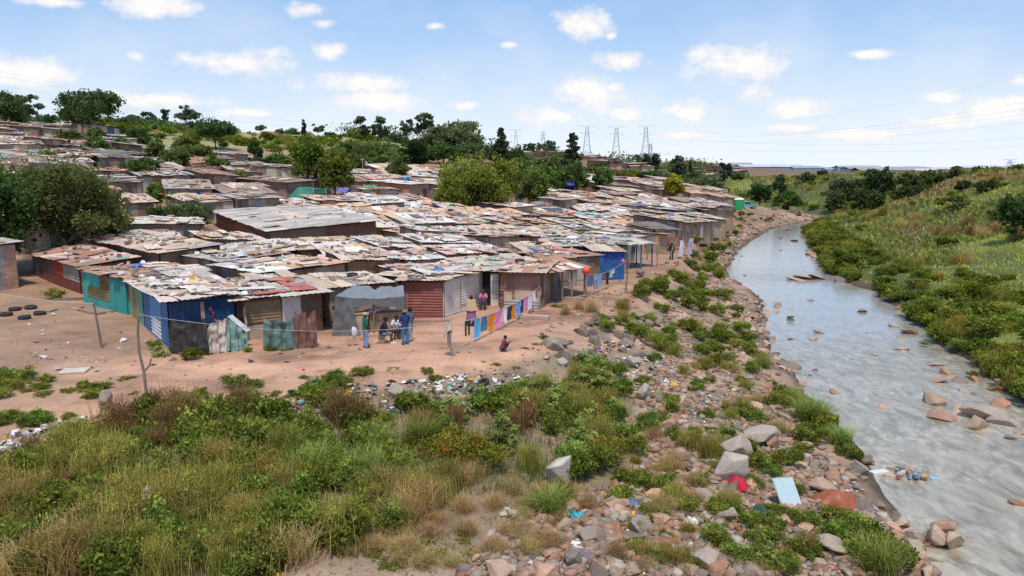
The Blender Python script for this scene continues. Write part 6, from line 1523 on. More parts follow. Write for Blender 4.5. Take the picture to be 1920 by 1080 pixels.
for px, top, w, D, k, c, lb in [(228, 228, 44, 195, 'dome', (.07, .095, .05), 'bushy tree at the flank of the biggest dark tree'), (288, 232, 60, 200, 'dome', (.075, .105, .045), 'broad hedge-like tree on the hill crest below the lollipop gum'), (322, 238, 50, 195, 'dome', (.08, .11, .045), 'green crest tree between red house and dark umbrella tree'), (268, 240, 40, 190, 'dome', (.085, .115, .045), 'low green crest tree by the orange-red house'), (372, 236, 34, 205, 'dome', (.07, .10, .05), 'small crest tree behind the dark umbrella tree'), (20, 205, 60, 205, 'dome', (.05, .075, .04), 'dark crest tree behind the green and white stall'), (85, 222, 40, 205, 'dome', (.06, .085, .05), 'hazy bush tree past the airy gum'), (540, 252, 36, 235, 'dome', (.075, .10, .06), 'hazy low tree on the crest before the cypress'), (655, 266, 54, 185, 'dome', (.08, .11, .035), 'green tree spreading behind the tall full green tree'), (715, 266, 56, 182, 'dome', (.075, .10, .035), 'olive green tree filling the gap under the gum pair'), (752, 284, 50, 168, 'dome', (.10, .12, .045), 'pale bush tree at the foot of the dark round tree'), (800, 270, 56, 185, 'dome', (.06, .09, .035), 'green tree between dark round and flat-topped trees'), (870, 266, 70, 190, 'dome', (.07, .095, .045), 'wide tree under the grove tree'), (905, 262, 50, 200, 'dome', (.075, .10, .05), 'hazy tree leading to the dark pointed conifer'), (985, 286, 54, 175, 'dome', (.07, .10, .035), 'green tree between conifer and ragged pine'), (1040, 284, 50, 190, 'dome', (.08, .11, .04), 'bright tree behind the ragged pine foot'), (1072, 296, 46, 160, 'dome', (.05, .075, .03), 'dark low tree around the ragged pine trunk'), (1100, 312, 46, 195, 'dome', (.085, .12, .045), 'round green tree right under the first tall pylon'), (1180, 318, 40, 205, 'dome', (.08, .105, .045), 'green bush tree before the palm trunk'), (1240, 322, 44, 195, 'dome', (.07, .10, .04), 'leafy tree behind the yellow-green one'), (1330, 322, 44, 210, 'dome', (.065, .095, .045), 'dull green tree by the far ravine head'), (1300, 330, 40, 180, 'dome', (.07, .10, .035), 'tree beside the dark screen on the roofs')]:
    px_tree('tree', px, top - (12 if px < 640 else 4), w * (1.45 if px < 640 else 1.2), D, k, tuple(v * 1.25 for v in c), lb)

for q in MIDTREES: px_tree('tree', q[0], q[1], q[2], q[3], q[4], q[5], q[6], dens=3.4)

rt = random.Random(91)
for i in range(20):
    px = rt.uniform(40, 470) if i < 13 else rt.uniform(640, 1150); D = rt.uniform(98, 150) if i < 13 else rt.uniform(122, 165); x = xat(px, D, 5)
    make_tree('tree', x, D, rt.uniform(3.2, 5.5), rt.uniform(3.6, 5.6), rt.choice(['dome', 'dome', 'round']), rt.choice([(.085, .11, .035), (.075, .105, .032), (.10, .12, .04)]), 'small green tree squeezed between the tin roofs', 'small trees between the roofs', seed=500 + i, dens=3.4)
# ------------------------------------------------------------------ low plants
PN = dict(leafy='leafy_weed', dense='bush', castor='castor_plant', feather='feathery_weed', long='tall_grass_clump', dry='straw_tuft', stalk='dead_weed', low='creeping_weed', orange='flowering_bush')
def field(poly, n, kinds, smin, smax, label, group, h=1.0):
    for p in scatter_px(poly, n):
        k = R.choice(kinds); s = R.uniform(smin, smax)
        plant(k, p, s, PN[k], label[k] if isinstance(label, dict) else label, 'weed', group, h)
LB = lambda where: {k: v + ' ' + where for k, v in dict(leafy='leafy green weed', dense='dark leafy bush', castor='big-leaved castor plant', feather='feathery yellow-green weed', long='clump of long arching grass', dry='tuft of dry straw', stalk='dead red-brown weed stalks', low='creeping green weed', orange='green bush tipped with orange').items()}
# thicket by the camera
TH = 'in the dense thicket at the near corner'
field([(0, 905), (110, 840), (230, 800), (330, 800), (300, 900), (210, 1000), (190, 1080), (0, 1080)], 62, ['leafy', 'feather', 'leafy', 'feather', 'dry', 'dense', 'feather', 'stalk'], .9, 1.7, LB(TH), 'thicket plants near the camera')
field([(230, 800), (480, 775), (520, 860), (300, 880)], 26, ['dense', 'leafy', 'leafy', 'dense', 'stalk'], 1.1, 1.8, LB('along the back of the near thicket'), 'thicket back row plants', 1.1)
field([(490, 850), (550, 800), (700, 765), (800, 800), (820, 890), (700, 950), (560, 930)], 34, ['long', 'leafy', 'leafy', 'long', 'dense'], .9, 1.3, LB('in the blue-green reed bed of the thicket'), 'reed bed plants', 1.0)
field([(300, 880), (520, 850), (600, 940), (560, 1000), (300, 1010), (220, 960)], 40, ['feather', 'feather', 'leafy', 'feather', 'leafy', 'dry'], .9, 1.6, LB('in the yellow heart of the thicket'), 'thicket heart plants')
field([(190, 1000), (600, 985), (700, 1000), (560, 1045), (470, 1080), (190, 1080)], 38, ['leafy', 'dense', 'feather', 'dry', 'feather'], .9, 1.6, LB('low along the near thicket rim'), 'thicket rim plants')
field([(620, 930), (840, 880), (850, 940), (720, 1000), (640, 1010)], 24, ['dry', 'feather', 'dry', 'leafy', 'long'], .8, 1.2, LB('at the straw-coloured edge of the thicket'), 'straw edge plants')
for p in [gp(862, 868), gp(905, 872), gp(835, 862)]: plant('orange', p, 1.45, 'flowering_bush', 'round green bush tipped with orange beside the reed bed', 'bush', 'orange-tipped bushes', 1.0)
field([(930, 800), (1010, 745), (1180, 760), (1195, 850), (1150, 900), (980, 890), (900, 850)], 30, ['leafy', 'feather', 'leafy', 'orange', 'castor'], .8, 1.4, LB('in the green belt beside the rubble slope'), 'green belt plants', 1.1)
field([(770, 780), (1000, 745), (1060, 700), (1150, 690), (1185, 745), (1000, 800)], 30, ['leafy', 'leafy', 'feather', 'leafy', 'dense', 'castor'], .9, 1.4, LB('below the boulder heap'), 'plants below the boulders')
field([(560, 740), (760, 760), (900, 790), (860, 830), (640, 790)], 16, ['castor', 'leafy', 'stalk', 'dense'], .7, 1.1, LB('behind the reed bed'), 'plants behind the reed bed')
for px, py, s in [(650, 800, 1.5), (675, 805, 1.4), (632, 790, 1.2), (985, 800, 1.2), (965, 812, 1.1), (345, 800, 1.1)]: plant('stalk', gp(px, py), s, 'dead_weed', 'tall dead red-brown stalks rising over the green weeds', 'weed', 'tall dead stalks', 1.1)
# low weeds of the path edge
PE = 'along the lower edge of the dirt path'
field([(0, 700), (90, 705), (85, 745), (0, 750)], 13, ['leafy', 'low', 'leafy'], .6, .95, LB('in the patch at the near path verge'), 'verge patch weeds', .7)
field([(105, 720), (190, 705), (255, 705), (250, 740), (120, 750)], 12, ['leafy', 'low', 'low'], .5, .8, LB('in the second verge patch before the forked stick'), 'second verge patch weeds', .7)
field([(0, 780), (130, 770), (150, 790), (0, 812)], 10, ['leafy', 'low'], .5, .8, LB(PE), 'path edge weeds', .7)
field([(300, 768), (420, 730), (470, 715), (680, 700), (700, 715), (560, 745), (450, 785), (330, 790)], 42, ['leafy', 'low', 'leafy', 'low', 'castor'], .55, .95, LB(PE), 'path edge weeds', .75)
for px, py, s, k in [(735, 692, .5, 'low'), (800, 700, .55, 'leafy'), (815, 712, .6, 'leafy'), (380, 735, .35, 'leafy'), (655, 612 + 36, .28, 'low'), (905, 680, .35, 'low'), (930, 682, .5, 'low'), (985, 655, .45, 'low'), (1003, 648, .5, 'low'), (965, 688, .45, 'low'), (1020, 636, .45, 'leafy'), (880, 661, .22, 'low')]:
    plant(k, gp(px, py), s, PN[k], 'small green weed alone on the bare dirt', 'weed', 'small weeds on the bare dirt', .7)
for px, py, s, k, lb in [(102, 560, 1.15, 'leafy', 'rounded bright green bush before the maroon shack'), (300, 668, .8, 'castor', 'broad green weed at the blue shack wall'), (290, 655, .7, 'leafy', 'small leafy weed beside the broad one at the blue shack'), (362, 673, .85, 'dense', 'green bush before the black plastic sheet'), (465, 660, .5, 'leafy', 'little green weed at the tarpaulin tent end'), (510, 657, .5, 'leafy', 'low green weed under the netting screen'), (535, 656, .45, 'low', 'creeping weed under the netting screen'), (605, 716, .4, 'low', 'tiny creeping weed in the path middle'), (150, 582, .4, 'low', 'small weed between tyres and teal shack')]:
    plant(k, gp(px, py), s, 'bush' if s > .7 else 'weed', lb, 'bush' if s > .7 else 'weed', None, .85)
# boulder heap and bank bushes
B1 = 'on the stony bank below the porch'
for px, py, s, k in [(1050, 575, .8, 'low'), (1085, 580, .8, 'dry'), (1060, 590, .7, 'dry'), (1110, 585, .9, 'dry'), (1128, 608, 1.1, 'leafy'), (1140, 622, 1.0, 'leafy'), (1205, 560, 1.2, 'dense'), (1232, 548, 1.2, 'dense'), (1255, 560, 1.2, 'dense'), (1285, 555, 1.1, 'leafy'), (1215, 540, 1.2, 'leafy'), (1195, 630, 1.2, 'leafy'), (1225, 640, 1.2, 'leafy'), (1250, 655, 1.2, 'leafy'), (1215, 605, 1.0, 'leafy'), (1165, 610, .9, 'leafy'), (1110, 700, 1.2, 'castor'), (1100, 720, 1.3, 'castor'), (1130, 730, 1.4, 'castor'), (1160, 735, 1.2, 'leafy'),
                    (1275, 530, 1.3, 'dense'), (1300, 545, 1.3, 'dense'), (1320, 530, 1.2, 'leafy'), (1318, 560, 1.3, 'dense'), (1300, 580, 1.3, 'dense'), (1345, 590, 1.3, 'leafy'), (1310, 510, 1.2, 'dense'), (1295, 500, 1.1, 'dense'), (1330, 490, 1.3, 'dense'), (1300, 478, 1.1, 'dense'), (1285, 620, 1.1, 'leafy'), (1320, 640, 1.1, 'leafy'), (1390, 625, 1.2, 'leafy'), (1405, 640, 1.1, 'leafy'), (1375, 640, 1.0, 'leafy'), (1340, 660, 1.0, 'leafy'), (1400, 660, 1.1, 'dense'), (1415, 700, 1.0, 'leafy'), (1345, 520, 1.0, 'dense'), (1305, 460, 1.3, 'dense'), (1335, 432, 1.7, 'leafy'), (1357, 408, 1.1, 'dense'), (1375, 398, 1.2, 'dense'), (1405, 405, 1.2, 'dense'), (1240, 535, 1.0, 'leafy'), (1190, 600, .9, 'low'), (1350, 560, 1.1, 'dense')]:
    plant(k, gp(px, py), s, PN[k], LB(B1)[k], 'bush', 'bushes of the stony bank')
for px, py, s, k in [(1470, 748, 1.0, 'dense'), (1490, 760, 1.0, 'long'), (1455, 760, .9, 'dense'), (1510, 790, 1.2, 'long'), (1535, 795, 1.2, 'long'), (1550, 810, 1.1, 'dense'), (1520, 830, 1.0, 'dense'), (1575, 835, .9, 'long'), (1590, 855, .8, 'dense'), (1400, 780, .9, 'leafy'), (1390, 765, .8, 'dry'), (1415, 790, .8, 'leafy'), (1505, 850, .7, 'dense'), (1480, 870, .9, 'dense'), (1370, 830, .9, 'castor'), (1390, 845, .9, 'dense'), (1440, 880, .9, 'dense'), (1450, 895, .8, 'leafy'), (1410, 915, .8, 'leafy'), (1430, 690, .7, 'long'), (1570, 990, 1.0, 'dense'), (1600, 1010, 1.1, 'leafy'), (1640, 1030, 1.1, 'dense'), (1620, 1050, 1.2, 'leafy'), (1560, 1010, 1.0, 'leafy'), (1670, 1060, 1.1, 'dense'), (1650, 1075, 1.1, 'long'), (1510, 1045, .8, 'dense'), (1440, 1060, .7, 'castor'), (1470, 1070, .8, 'leafy'), (1300, 840, .8, 'feather'), (1335, 860, .8, 'feather'), (1260, 770, .8, 'leafy'), (1235, 775, .8, 'low'), (1250, 880, .7, 'dry'), (1180, 905, .9, 'dense'), (1160, 940, .9, 'leafy'), (1205, 920, .8, 'dense'), (1270, 930, .7, 'dry'), (1225, 970, .7, 'dry'), (1100, 955, .8, 'dry'), (1030, 960, .9, 'long'), (1060, 940, .8, 'feather'), (1010, 940, .8, 'dry'), (1350, 980, .5, 'low'), (1370, 1030, .5, 'leafy'), (1290, 1000, .5, 'feather'), (870, 905, .8, 'dry'), (895, 890, .9, 'dry'), (960, 925, .8, 'dry'), (930, 950, .7, 'dry')]:
    plant(k, gp(px, py), s, PN[k], LB('on the pale rubble slope by the river')[k], 'bush', 'plants of the rubble slope')
field([(620, 1020), (860, 940), (1050, 950), (1080, 1030), (900, 1060), (640, 1060)], 52, ['dry', 'dry', 'dry', 'low'], .45, .8, LB('on the dry patch before the rubble'), 'dry patch tufts', .7)
field([(1200, 690), (1420, 630), (1450, 720), (1560, 860), (1560, 1000), (1500, 1070), (1150, 1070), (1200, 820)], 150, ['low', 'leafy', 'dry', 'feather', 'leafy', 'low'], .35, .95, LB('sprouting between pale stones'), 'weeds between the pale stones', .8)
# far river bank edge
for i in range(95):
    y = 37 + 100 * (i / 94) ** 1.3; e = .05 + R.random() ** 1.6 * 5; x = float(xr(np.array([y]))[0]) + e
    s = R.uniform(1.1, 1.9); k = R.choice(['dense', 'leafy', 'leafy', 'dense'])
    plant(k, (x, y, hz(x, y)), s, 'bush', 'dense green bush crowding the far river edge', 'bush', 'bushes along the far river edge', .85)
spots = []
for i in range(330):
    y = 34 + 130 * R.random() ** 1.5; e = R.random() ** 1.3 * np.interp(y, [36, 60, 90, 160], [15, 10, 6, 3]); x = float(xr(np.array([y]))[0]) + .05 + e
    spots.append(((x, y, hz(x, y) - .1), R.uniform(.9, 1.9), R.choice(['dense', 'leafy', 'leafy', 'dense', 'feather'])))
for i in range(150):
    y = 50 + 160 * R.random(); x = float(xr(np.array([y]))[0]) + R.uniform(6, 60); spots.append(((x, y, hz(x, y) - .1), R.uniform(.7, 2.0), R.choice(['dense', 'leafy', 'feather', 'dry', 'leafy'])))
for i in range(170):
    y = R.uniform(165, 330); px = R.uniform(1395, 1640); x = xat(px, y, 0)
    if x > float(xr(np.array([y]))[0]) + 2: spots.append(((x, y, hz(x, y) - .1), R.uniform(.9, 2.4), R.choice(['dense', 'leafy', 'feather', 'leafy'])))
plant_mass('riverside_scrub', spots, 'tangled mass of green scrub behind the far river edge', 'scrub')
spots = []
for i in range(150):
    px = R.uniform(150, 660); D = R.uniform(170, 222); x = xat(px, D, 15); spots.append(((x, D, hz(x, D) - .2), R.uniform(1.2, 3.6), R.choice(['dense', 'leafy', 'feather'])))
for i in range(200):
    px = R.uniform(640, 1400); D = R.uniform(195, 300); x = xat(px, D, 9); spots.append(((x, D, hz(x, D) - .2), R.uniform(1.6, 3.8), R.choice(['dense', 'leafy', 'dense'])))
plant_mass('hill_scrub', spots, 'mass of bushes and scrub over the hill crest', 'scrub')
for q in scatter_px([(1640, 402), (1780, 410), (1920, 428), (1920, 465), (1780, 446), (1650, 428)], 18): plant(R.choice(['dry', 'stalk', 'dry']), q, R.uniform(1.3, 2.0), 'reed_clump', 'brown reed clump across the middle of the meadow', 'reeds', 'brown reeds in the meadow')
for q in scatter_px([(1560, 385), (1660, 378), (1700, 400), (1640, 420), (1560, 410)], 22): plant(R.choice(['dry', 'leafy', 'feather']), q, R.uniform(1.2, 2.0), 'bush', 'yellowing scrub on the eroded far bank', 'bush', 'scrub of the eroded bank')
for q in scatter_px([(1300, 470), (1330, 430), (1390, 400), (1440, 395), (1420, 425), (1360, 480), (1330, 520)], 26): plant(R.choice(['dense', 'low', 'dry', 'leafy']), q, R.uniform(.7, 1.3), 'bush', 'small bush on the eroded bank beyond the stick shelter', 'bush', 'bushes of the eroded bank')
for q in scatter_px([(1100, 590), (1200, 545), (1290, 480), (1350, 440), (1350, 520), (1440, 600), (1430, 690), (1240, 690), (1190, 640)], 48): plant(R.choice(['dense', 'leafy', 'leafy', 'feather', 'low']), q, R.uniform(.6, 1.2), 'bush', 'bush growing between stones on the bank below the porch', 'bush', 'bushes of the stony bank')
for i in range(34):
    y = R.uniform(64, 180); x = float(xl(np.array([y]))[0]) - 1 - R.random() * 6
    plant(R.choice(['dense', 'leafy', 'low', 'dry', 'leafy']), (x, y, hz(x, y)), R.uniform(.7, 1.5), 'bush', 'bush clinging to the eroded river bank past the porch', 'bush', 'bushes of the eroded bank')
# meadow: what nobody could count
def meadow():
    n = 130000; y = 34 + 290 * rng.random(n) ** 1.9; e = rng.random(n) ** .75 * (25 + y * .38) + .3
    x = xr(y) + e; z, _, _, _, _, _, _ = terrain(x, y)
    c1 = fbm(x * .09, y * .09, 41); c2 = fbm(x * .3, y * .3, 77)
    col = np.where(c2[:, None] > .55, np.array([[.21, .22, .06]]), np.array([[.155, .175, .05]]))
    col = np.where((c1 > .54)[:, None] & (e < 30)[:, None], np.array([[.30, .33, .075]]), col)
    col = np.where((fbm(x * .06, y * .06, 90) > .56)[:, None] & (e > 12)[:, None], np.array([[.27, .22, .09]]), col)
    col = col * rng.uniform(.6, 1.35, (n, 1))
    big = np.clip(y / 90, .62, 1.8)
    hgt = rng.uniform(.3, .75, n) * big * np.where(c1 > .54, .6, 1.0)
    V, C = leaves(np.stack([x, y, z + hgt * .35], 1), np.zeros((n, 3)), hgt, .42, col, 1.0, .5)
    tag(link('meadow_grass', np_mesh('meadow_grass', V, C, M_FOL)), 'rough green meadow grass across the river', 'grass', kind='stuff')
meadow()
def undergrowth():
    n = 24000; q = rng.uniform([0, 690], [1260, 1085], (n, 2))
    P = [(0, 850), (200, 805), (480, 770), (700, 740), (1000, 735), (1190, 740), (1190, 880), (1000, 930), (840, 930), (700, 1005), (560, 1050), (470, 1085), (0, 1085)]
    q = q[inpoly(q[:, 0], q[:, 1], P)]; xs, ys_, zs, ok = ground_many(q[:, 0], q[:, 1])
    x, y, z = xs[ok], ys_[ok], zs[ok]; n = len(x)
    c = fbm(x * .7, y * .7, 95)[:, None]
    col = np.where(c > .56, np.array([[.15, .145, .05]]), np.where(c > .45, np.array([[.085, .12, .03]]), np.array([[.06, .08, .025]]))) * rng.uniform(.6, 1.4, (n, 1))
    V, C = blades(np.stack([x, y, z], 1), rng.uniform(.2, .65, n), np.full(n, .022), rng.uniform(.1, .9, n), col, 2)
    tag(link('undergrowth', np_mesh('undergrowth', V, C, M_FOL)), 'tangled grass and undergrowth beneath the near thicket', 'undergrowth', kind='stuff')
    n = 19000; q = rng.uniform([600, 640], [1500, 1085], (n, 2)); P = [(700, 1000), (840, 930), (1000, 930), (1190, 880), (1200, 690), (1400, 600), (1480, 760), (1560, 900), (1600, 1085), (760, 1085)]
    q = q[inpoly(q[:, 0], q[:, 1], P)]; xs, ys_, zs, ok = ground_many(q[:, 0], q[:, 1]); x, y, z = xs[ok], ys_[ok], zs[ok]
    m = fbm(x * .5, y * .5, 98) > .52; x, y, z = x[m], y[m], z[m]; n = len(x)
    col = np.where(rng.random((n, 1)) < .55, np.array([[.30, .22, .11]]), np.array([[.12, .14, .04]])) * rng.uniform(.6, 1.4, (n, 1))
    V, C = blades(np.stack([x, y, z], 1), rng.uniform(.1, .4, n), np.full(n, .016), rng.uniform(.2, 1.0, n), col, 2)
    tag(link('sparse_grass', np_mesh('sparse_grass', V, C, M_FOL)), 'sparse dry grass growing through the rubble slope', 'grass', kind='stuff')
undergrowth()
# shrubs on the open hill and meadow slope
for i in range(12):
    px = R.uniform(210, 640); D = R.uniform(165, 215); x = xat(px, D, 15); 
    plant(R.choice(['dense', 'leafy']), (x, D, hz(x, D)), R.uniform(1.2, 3.4), 'bush', 'bush on the open grassy hill above the shacks', 'bush', 'bushes on the open hill')
for i in range(22):
    y = R.uniform(60, 200); x = float(xr(np.array([y]))[0]) + R.uniform(8, 55)
    plant(R.choice(['dense', 'leafy', 'dense', 'feather']), (x, y, hz(x, y)), R.uniform(.8, 2.0), 'bush', 'scattered low bush out in the meadow', 'bush', 'scattered meadow bushes', .8)
for i in range(16):
    y = R.uniform(200, 260); px = R.uniform(960, 1400); x = xat(px, y, 6)
    plant('dense', (x, y, hz(x, y)), R.uniform(1.5, 3.2), 'bush', 'bush among the far shacks of the slope', 'bush', 'bushes among the far shacks')

# ------------------------------------------------------------------ rocks
for px, py, s, c, lb in [(1048, 905, .95, 'pale', 'big upright pale boulder at the thicket edge'), (1370, 900, 1.0, 'pale', 'pointed pale grey boulder with the crimson cloth on it'), (1380, 858, 1.05, 'grey', 'broad grey slab rock behind the pointed boulder'), (1425, 830, 1.15, 'grey', 'large flat-topped grey rock near the bank bushes'), (1445, 838, .7, 'rust', 'long reddish rock leaning against the flat-topped one'), (1200, 1000, .75, 'grey', 'pale grey flat rock low on the rubble slope'), (1105, 1012, .55, 'grey', 'grey squarish rock beside smaller blocks'), (1075, 1062, .6, 'dark', 'black-brown rock at the near rubble rim'), (1205, 745, .9, 'pale', 'whitish rounded boulder beside the castor plants'), (1320, 1060, .7, 'grey', 'flat grey block near the slope foot'), (1365, 975, .6, 'grey', 'tilted grey stone with a pale face'), (1370, 925, .5, 'dark', 'dark stone under the pointed boulder'), (1610, 890, .65, 'grey', 'grey rounded stone at the water edge bushes'), (1625, 868, .5, 'dark', 'dark block at the water edge'),
                         (1760, 1020, .8, 'tan', 'tan boulder standing in shallow water near the rubble point'), (1790, 1030, .75, 'tan', 'outer tan boulder in the shallows of the rubble point'), (1715, 1018, .6, 'grey', 'grey boulder nearer the bank of the rubble point'), (1770, 1005, .7, 'pink', 'pinkish boulder behind the shallows pair'), (1555, 1040, .8, 'grey', 'dull grey boulder beside the rubble bushes'), (1545, 925, .7, 'tan', 'tan boulder by the rusty tarpaulin'),
                         (745, 745, .7, 'grey', 'flat grey rock lying among the litter'), (588, 725, .5, 'grey', 'small square grey block on the path edge'), (198, 765, .75, 'grey', 'flat grey slab on the near path edge'), (342, 660, .4, 'grey', 'grey stone at the corner of the blue shack'), (995, 585, .45, 'grey', 'brown-grey stone by the clothes line post'), (1200, 520, .9, 'dark', 'brown mound-like stone before the blue cabin')]:
    q = gp(px, py); q = at(px, py, -2.82) if q.z < -2.8 else q
    rock(c, q, s * 1.35, 'boulder' if s > .6 else 'stone', lb, None, .08, 1.25 if ('upright' in lb or 'pointed' in lb) else 1.0)
def rockfield(poly, n, cols, smin, smax, name, lb, group, p=2.2):
    for q in scatter_px(poly, n):
        c = R.choice(cols); s = smin + (smax - smin) * R.random() ** p
        rock(c, q, s, name, f'{dict(pink="pinkish", tan="tan", grey="grey", dark="dark brown", pale="pale", rust="reddish")[c]} {lb}', group)
rockfield([(1010, 655), (1090, 612), (1180, 590), (1235, 605), (1245, 640), (1190, 690), (1100, 690), (1020, 690)], 58, ['dark', 'dark', 'dark', 'grey'], .5, 1.25, 'boulder', 'boulder in the heap at the path end', 'boulders of the dark heap', 1.2)
SLOPE = [(1190, 720), (1250, 680), (1400, 640), (1440, 700), (1490, 760), (1560, 860), (1620, 900), (1640, 960), (1720, 1010), (1800, 1040), (1760, 1080), (860, 1080), (930, 1010), (1080, 930), (1200, 890), (1230, 800)]
rockfield(SLOPE, 205, ['pink', 'pink', 'tan', 'tan', 'grey', 'grey', 'rust', 'dark'], .28, .92, 'rock', 'rock on the rubble slope', 'rocks of the pale rubble slope', 2.0)
for i in range(64):
    y = R.uniform(20, 62); x = float(xl(np.array([y]))[0]) + R.uniform(-.9, .5); z = max(hz(x, y), -2.95)
    c = R.choice(['pink', 'tan', 'grey', 'dark']); rock(c, (x, y, z), R.uniform(.25, .8), 'rock', f'{dict(pink="pinkish", tan="tan", grey="grey", dark="dark brown")[c]} rock half in the water at the near bank', 'rocks along the near water edge')
rockfield([(1240, 600), (1400, 560), (1440, 600), (1440, 660), (1330, 700), (1240, 690)], 36, ['pink', 'grey', 'tan', 'dark'], .35, .9, 'rock', 'rock on the bank below the bushes', 'rocks of the upper bank', 1.6)
rockfield([(1330, 470), (1380, 440), (1430, 405), (1500, 392), (1530, 400), (1440, 428), (1380, 465), (1350, 520), (1330, 560)], 44, ['pink', 'tan', 'grey', 'dark'], .5, 1.5, 'rock', 'rock along the far water edge', 'rocks along the far water edge', 1.4)
pts = scatter_px(SLOPE, 8600); sz = [.07 + .5 * R.random() ** 2.6 for _ in pts]
pts += scatter_px([(1240, 690), (1240, 600), (1290, 500), (1340, 440), (1420, 400), (1500, 392), (1470, 410), (1380, 460), (1350, 520), (1440, 590), (1440, 640), (1400, 660)], 2200); sz += [.1 + .3 * R.random() ** 2 for _ in range(len(pts) - len(sz))]
pts += scatter_px([(480, 760), (720, 725), (900, 690), (1010, 650), (1180, 690), (1000, 745), (780, 780), (600, 790)], 500); sz += [.05 + .18 * R.random() ** 2 for _ in range(len(pts) - len(sz))]
pts += scatter_px([(0, 600), (300, 650), (800, 620), (1000, 600), (900, 690), (400, 740), (0, 700)], 420); sz += [.03 + .12 * R.random() ** 3 for _ in range(len(pts) - len(sz))]
pts += scatter_px([(560, 1050), (720, 1000), (930, 1010), (860, 1080), (470, 1080)], 500); sz += [.03 + .08 * R.random() ** 2 for _ in range(len(pts) - len(sz))]
pts += scatter_px([(1080, 560), (1190, 540), (1200, 580), (1080, 600), (1000, 640)], 250); sz += [.08 + .25 * R.random() ** 2 for _ in range(len(pts) - len(sz))]
for _ in range(900):
    y = R.uniform(62, 182); x = float(xl(np.array([y]))[0]) - R.random() ** 1.2 * 9; pts.append(V3((x, y, hz(x, y)))); sz.append(.15 + .75 * R.random() ** 2.4)
cs = [np.array(R.choice([ROCKCOL[k] for k in ('pink', 'pink', 'tan', 'rust', 'grey', 'pale')])) * R.uniform(.7, 1.15) for _ in pts]
me = rock_cloud(pts, sz, cs); me.materials.append(M_ROCK)
tag(link('rubble', me), 'pinkish broken stone rubble covering the river bank', 'rubble', kind='stuff')
# rocks standing in the river
RIV = [(1750, 755, 1.1, 'tan', 'round orange-tan boulder alone in the current', 1.0), (1845, 785, 2.0, 'grey', 'largest grey boulder of the midstream group', .6), (1830, 800, 1.2, 'tan', 'tan boulder at the front of the midstream group', .8), (1805, 775, 1.2, 'tan', 'flat tan rock behind the midstream group', .4), (1770, 785, 1.3, 'pink', 'low flat rock at the near side of the midstream group', .35), (1875, 760, .8, 'rust', 'reddish rock behind the largest midstream boulder', .7), (1880, 795, 1.3, 'grey', 'low grey rock trailing off the midstream group', .35), (1655, 763, .6, 'pink', 'small flat pink rock in the open current', .4), (1565, 735, .7, 'rust', 'flat reddish rock near the bank in the current', .35), (1478, 688, 1.4, 'dark', 'dark mossy rock islet by the near bank', .5), (1455, 675, .9, 'tan', 'brown rock behind the mossy islet', .5), (1535, 624, .8, 'rust', 'flat red rock in mid river', .4), (1525, 636, .7, 'tan', 'little rock beside the flat red one', .4), (1482, 600, .8, 'dark', 'dark rock bearing a grass tuft in mid river', .5), (1617, 585, .7, 'dark', 'dark purple stone alone in the smooth water', .8), (1678, 612, .9, 'tan', 'brown stone off the far bank', .5), (1705, 625, 1.1, 'rust', 'reddish stone off the far bank', .5), (1688, 635, .6, 'tan', 'small stone off the far bank', .5), (1690, 655, .9, 'tan', 'stone before the grass tuft off the far bank', .5), (1640, 665, .5, 'pink', 'tiny pink stone breaking the current', .4),
       (1755, 685, .9, 'tan', 'flat stone in the upper riffle', .4), (1775, 700, .9, 'rust', 'reddish stone in the upper riffle', .45), (1760, 715, 1.1, 'tan', 'long flat stone in the riffle', .35), (1800, 715, .8, 'dark', 'dark stone in the riffle beside a tuft', .5), (1825, 712, .8, 'rust', 'rusty stone near the tuft of the riffle', .5), (1865, 732, .8, 'rust', 'rusty stone on the outer riffle', .5), (1880, 715, 1.0, 'tan', 'tan stone at the far edge of the riffle', .5), (1895, 822, .6, 'dark', 'dark little stone near the current edge', .4), (1908, 945, .6, 'rust', 'small reddish stone at the lower current', .4), (1490, 525, 2.2, 'tan', 'sand-coloured flat ledge across the smooth water', .22), (1510, 522, 2.4, 'rust', 'reddish gravel ledge across the smooth water', .22), (1535, 522, 1.8, 'tan', 'second gravel ledge nearer the far bank', .25), (1578, 528, 1.5, 'dark', 'dark tufted rock near the far bank', .6), (1520, 477, 2.0, 'rust', 'flat red rocks at the far bank point', .3), (1530, 482, 1.6, 'tan', 'tan rock at the far bank point', .35), (1480, 432, 1.3, 'rust', 'reddish rock in the far reach', .6), (1490, 452, 1.2, 'rust', 'rusty rock in the far reach', .6), (1463, 447, 1.0, 'tan', 'tan rock in the far reach', .5), (1390, 452, .9, 'dark', 'dark lump in the water by the far bank bend', .6), (1685, 580, .9, 'rust', 'red block below the far bank bushes', .6), (1705, 585, .8, 'tan', 'tan block below the far bank bushes', .5), (1460, 572, .9, 'tan', 'tan boulder at the near water edge', .6), (1435, 588, .9, 'pink', 'pinkish boulder at the near water edge', .7), (1430, 572, .8, 'tan', 'rounded boulder behind the pinkish one', .7)]
for px, py, s, c, lb, fl in RIV:
    p = at(px, py, -2.8); rock(c, (p.x, p.y, -2.84), s * 1.3, 'river_rock', lb, None, .2, fl)['category'] = 'rock'
for px, py, s, lb in [(1482, 598, .5, 'green tuft growing on the mid-river rock'), (1578, 526, .7, 'green tuft on the dark rock near the far bank'), (1732, 648, .6, 'green tuft beside the stones off the far bank'), (1824, 706, .7, 'green tuft in the middle of the riffle')]:
    p = at(px, py, -2.72); plant('leafy', p, s, 'weed', lb, 'weed', None, .7)

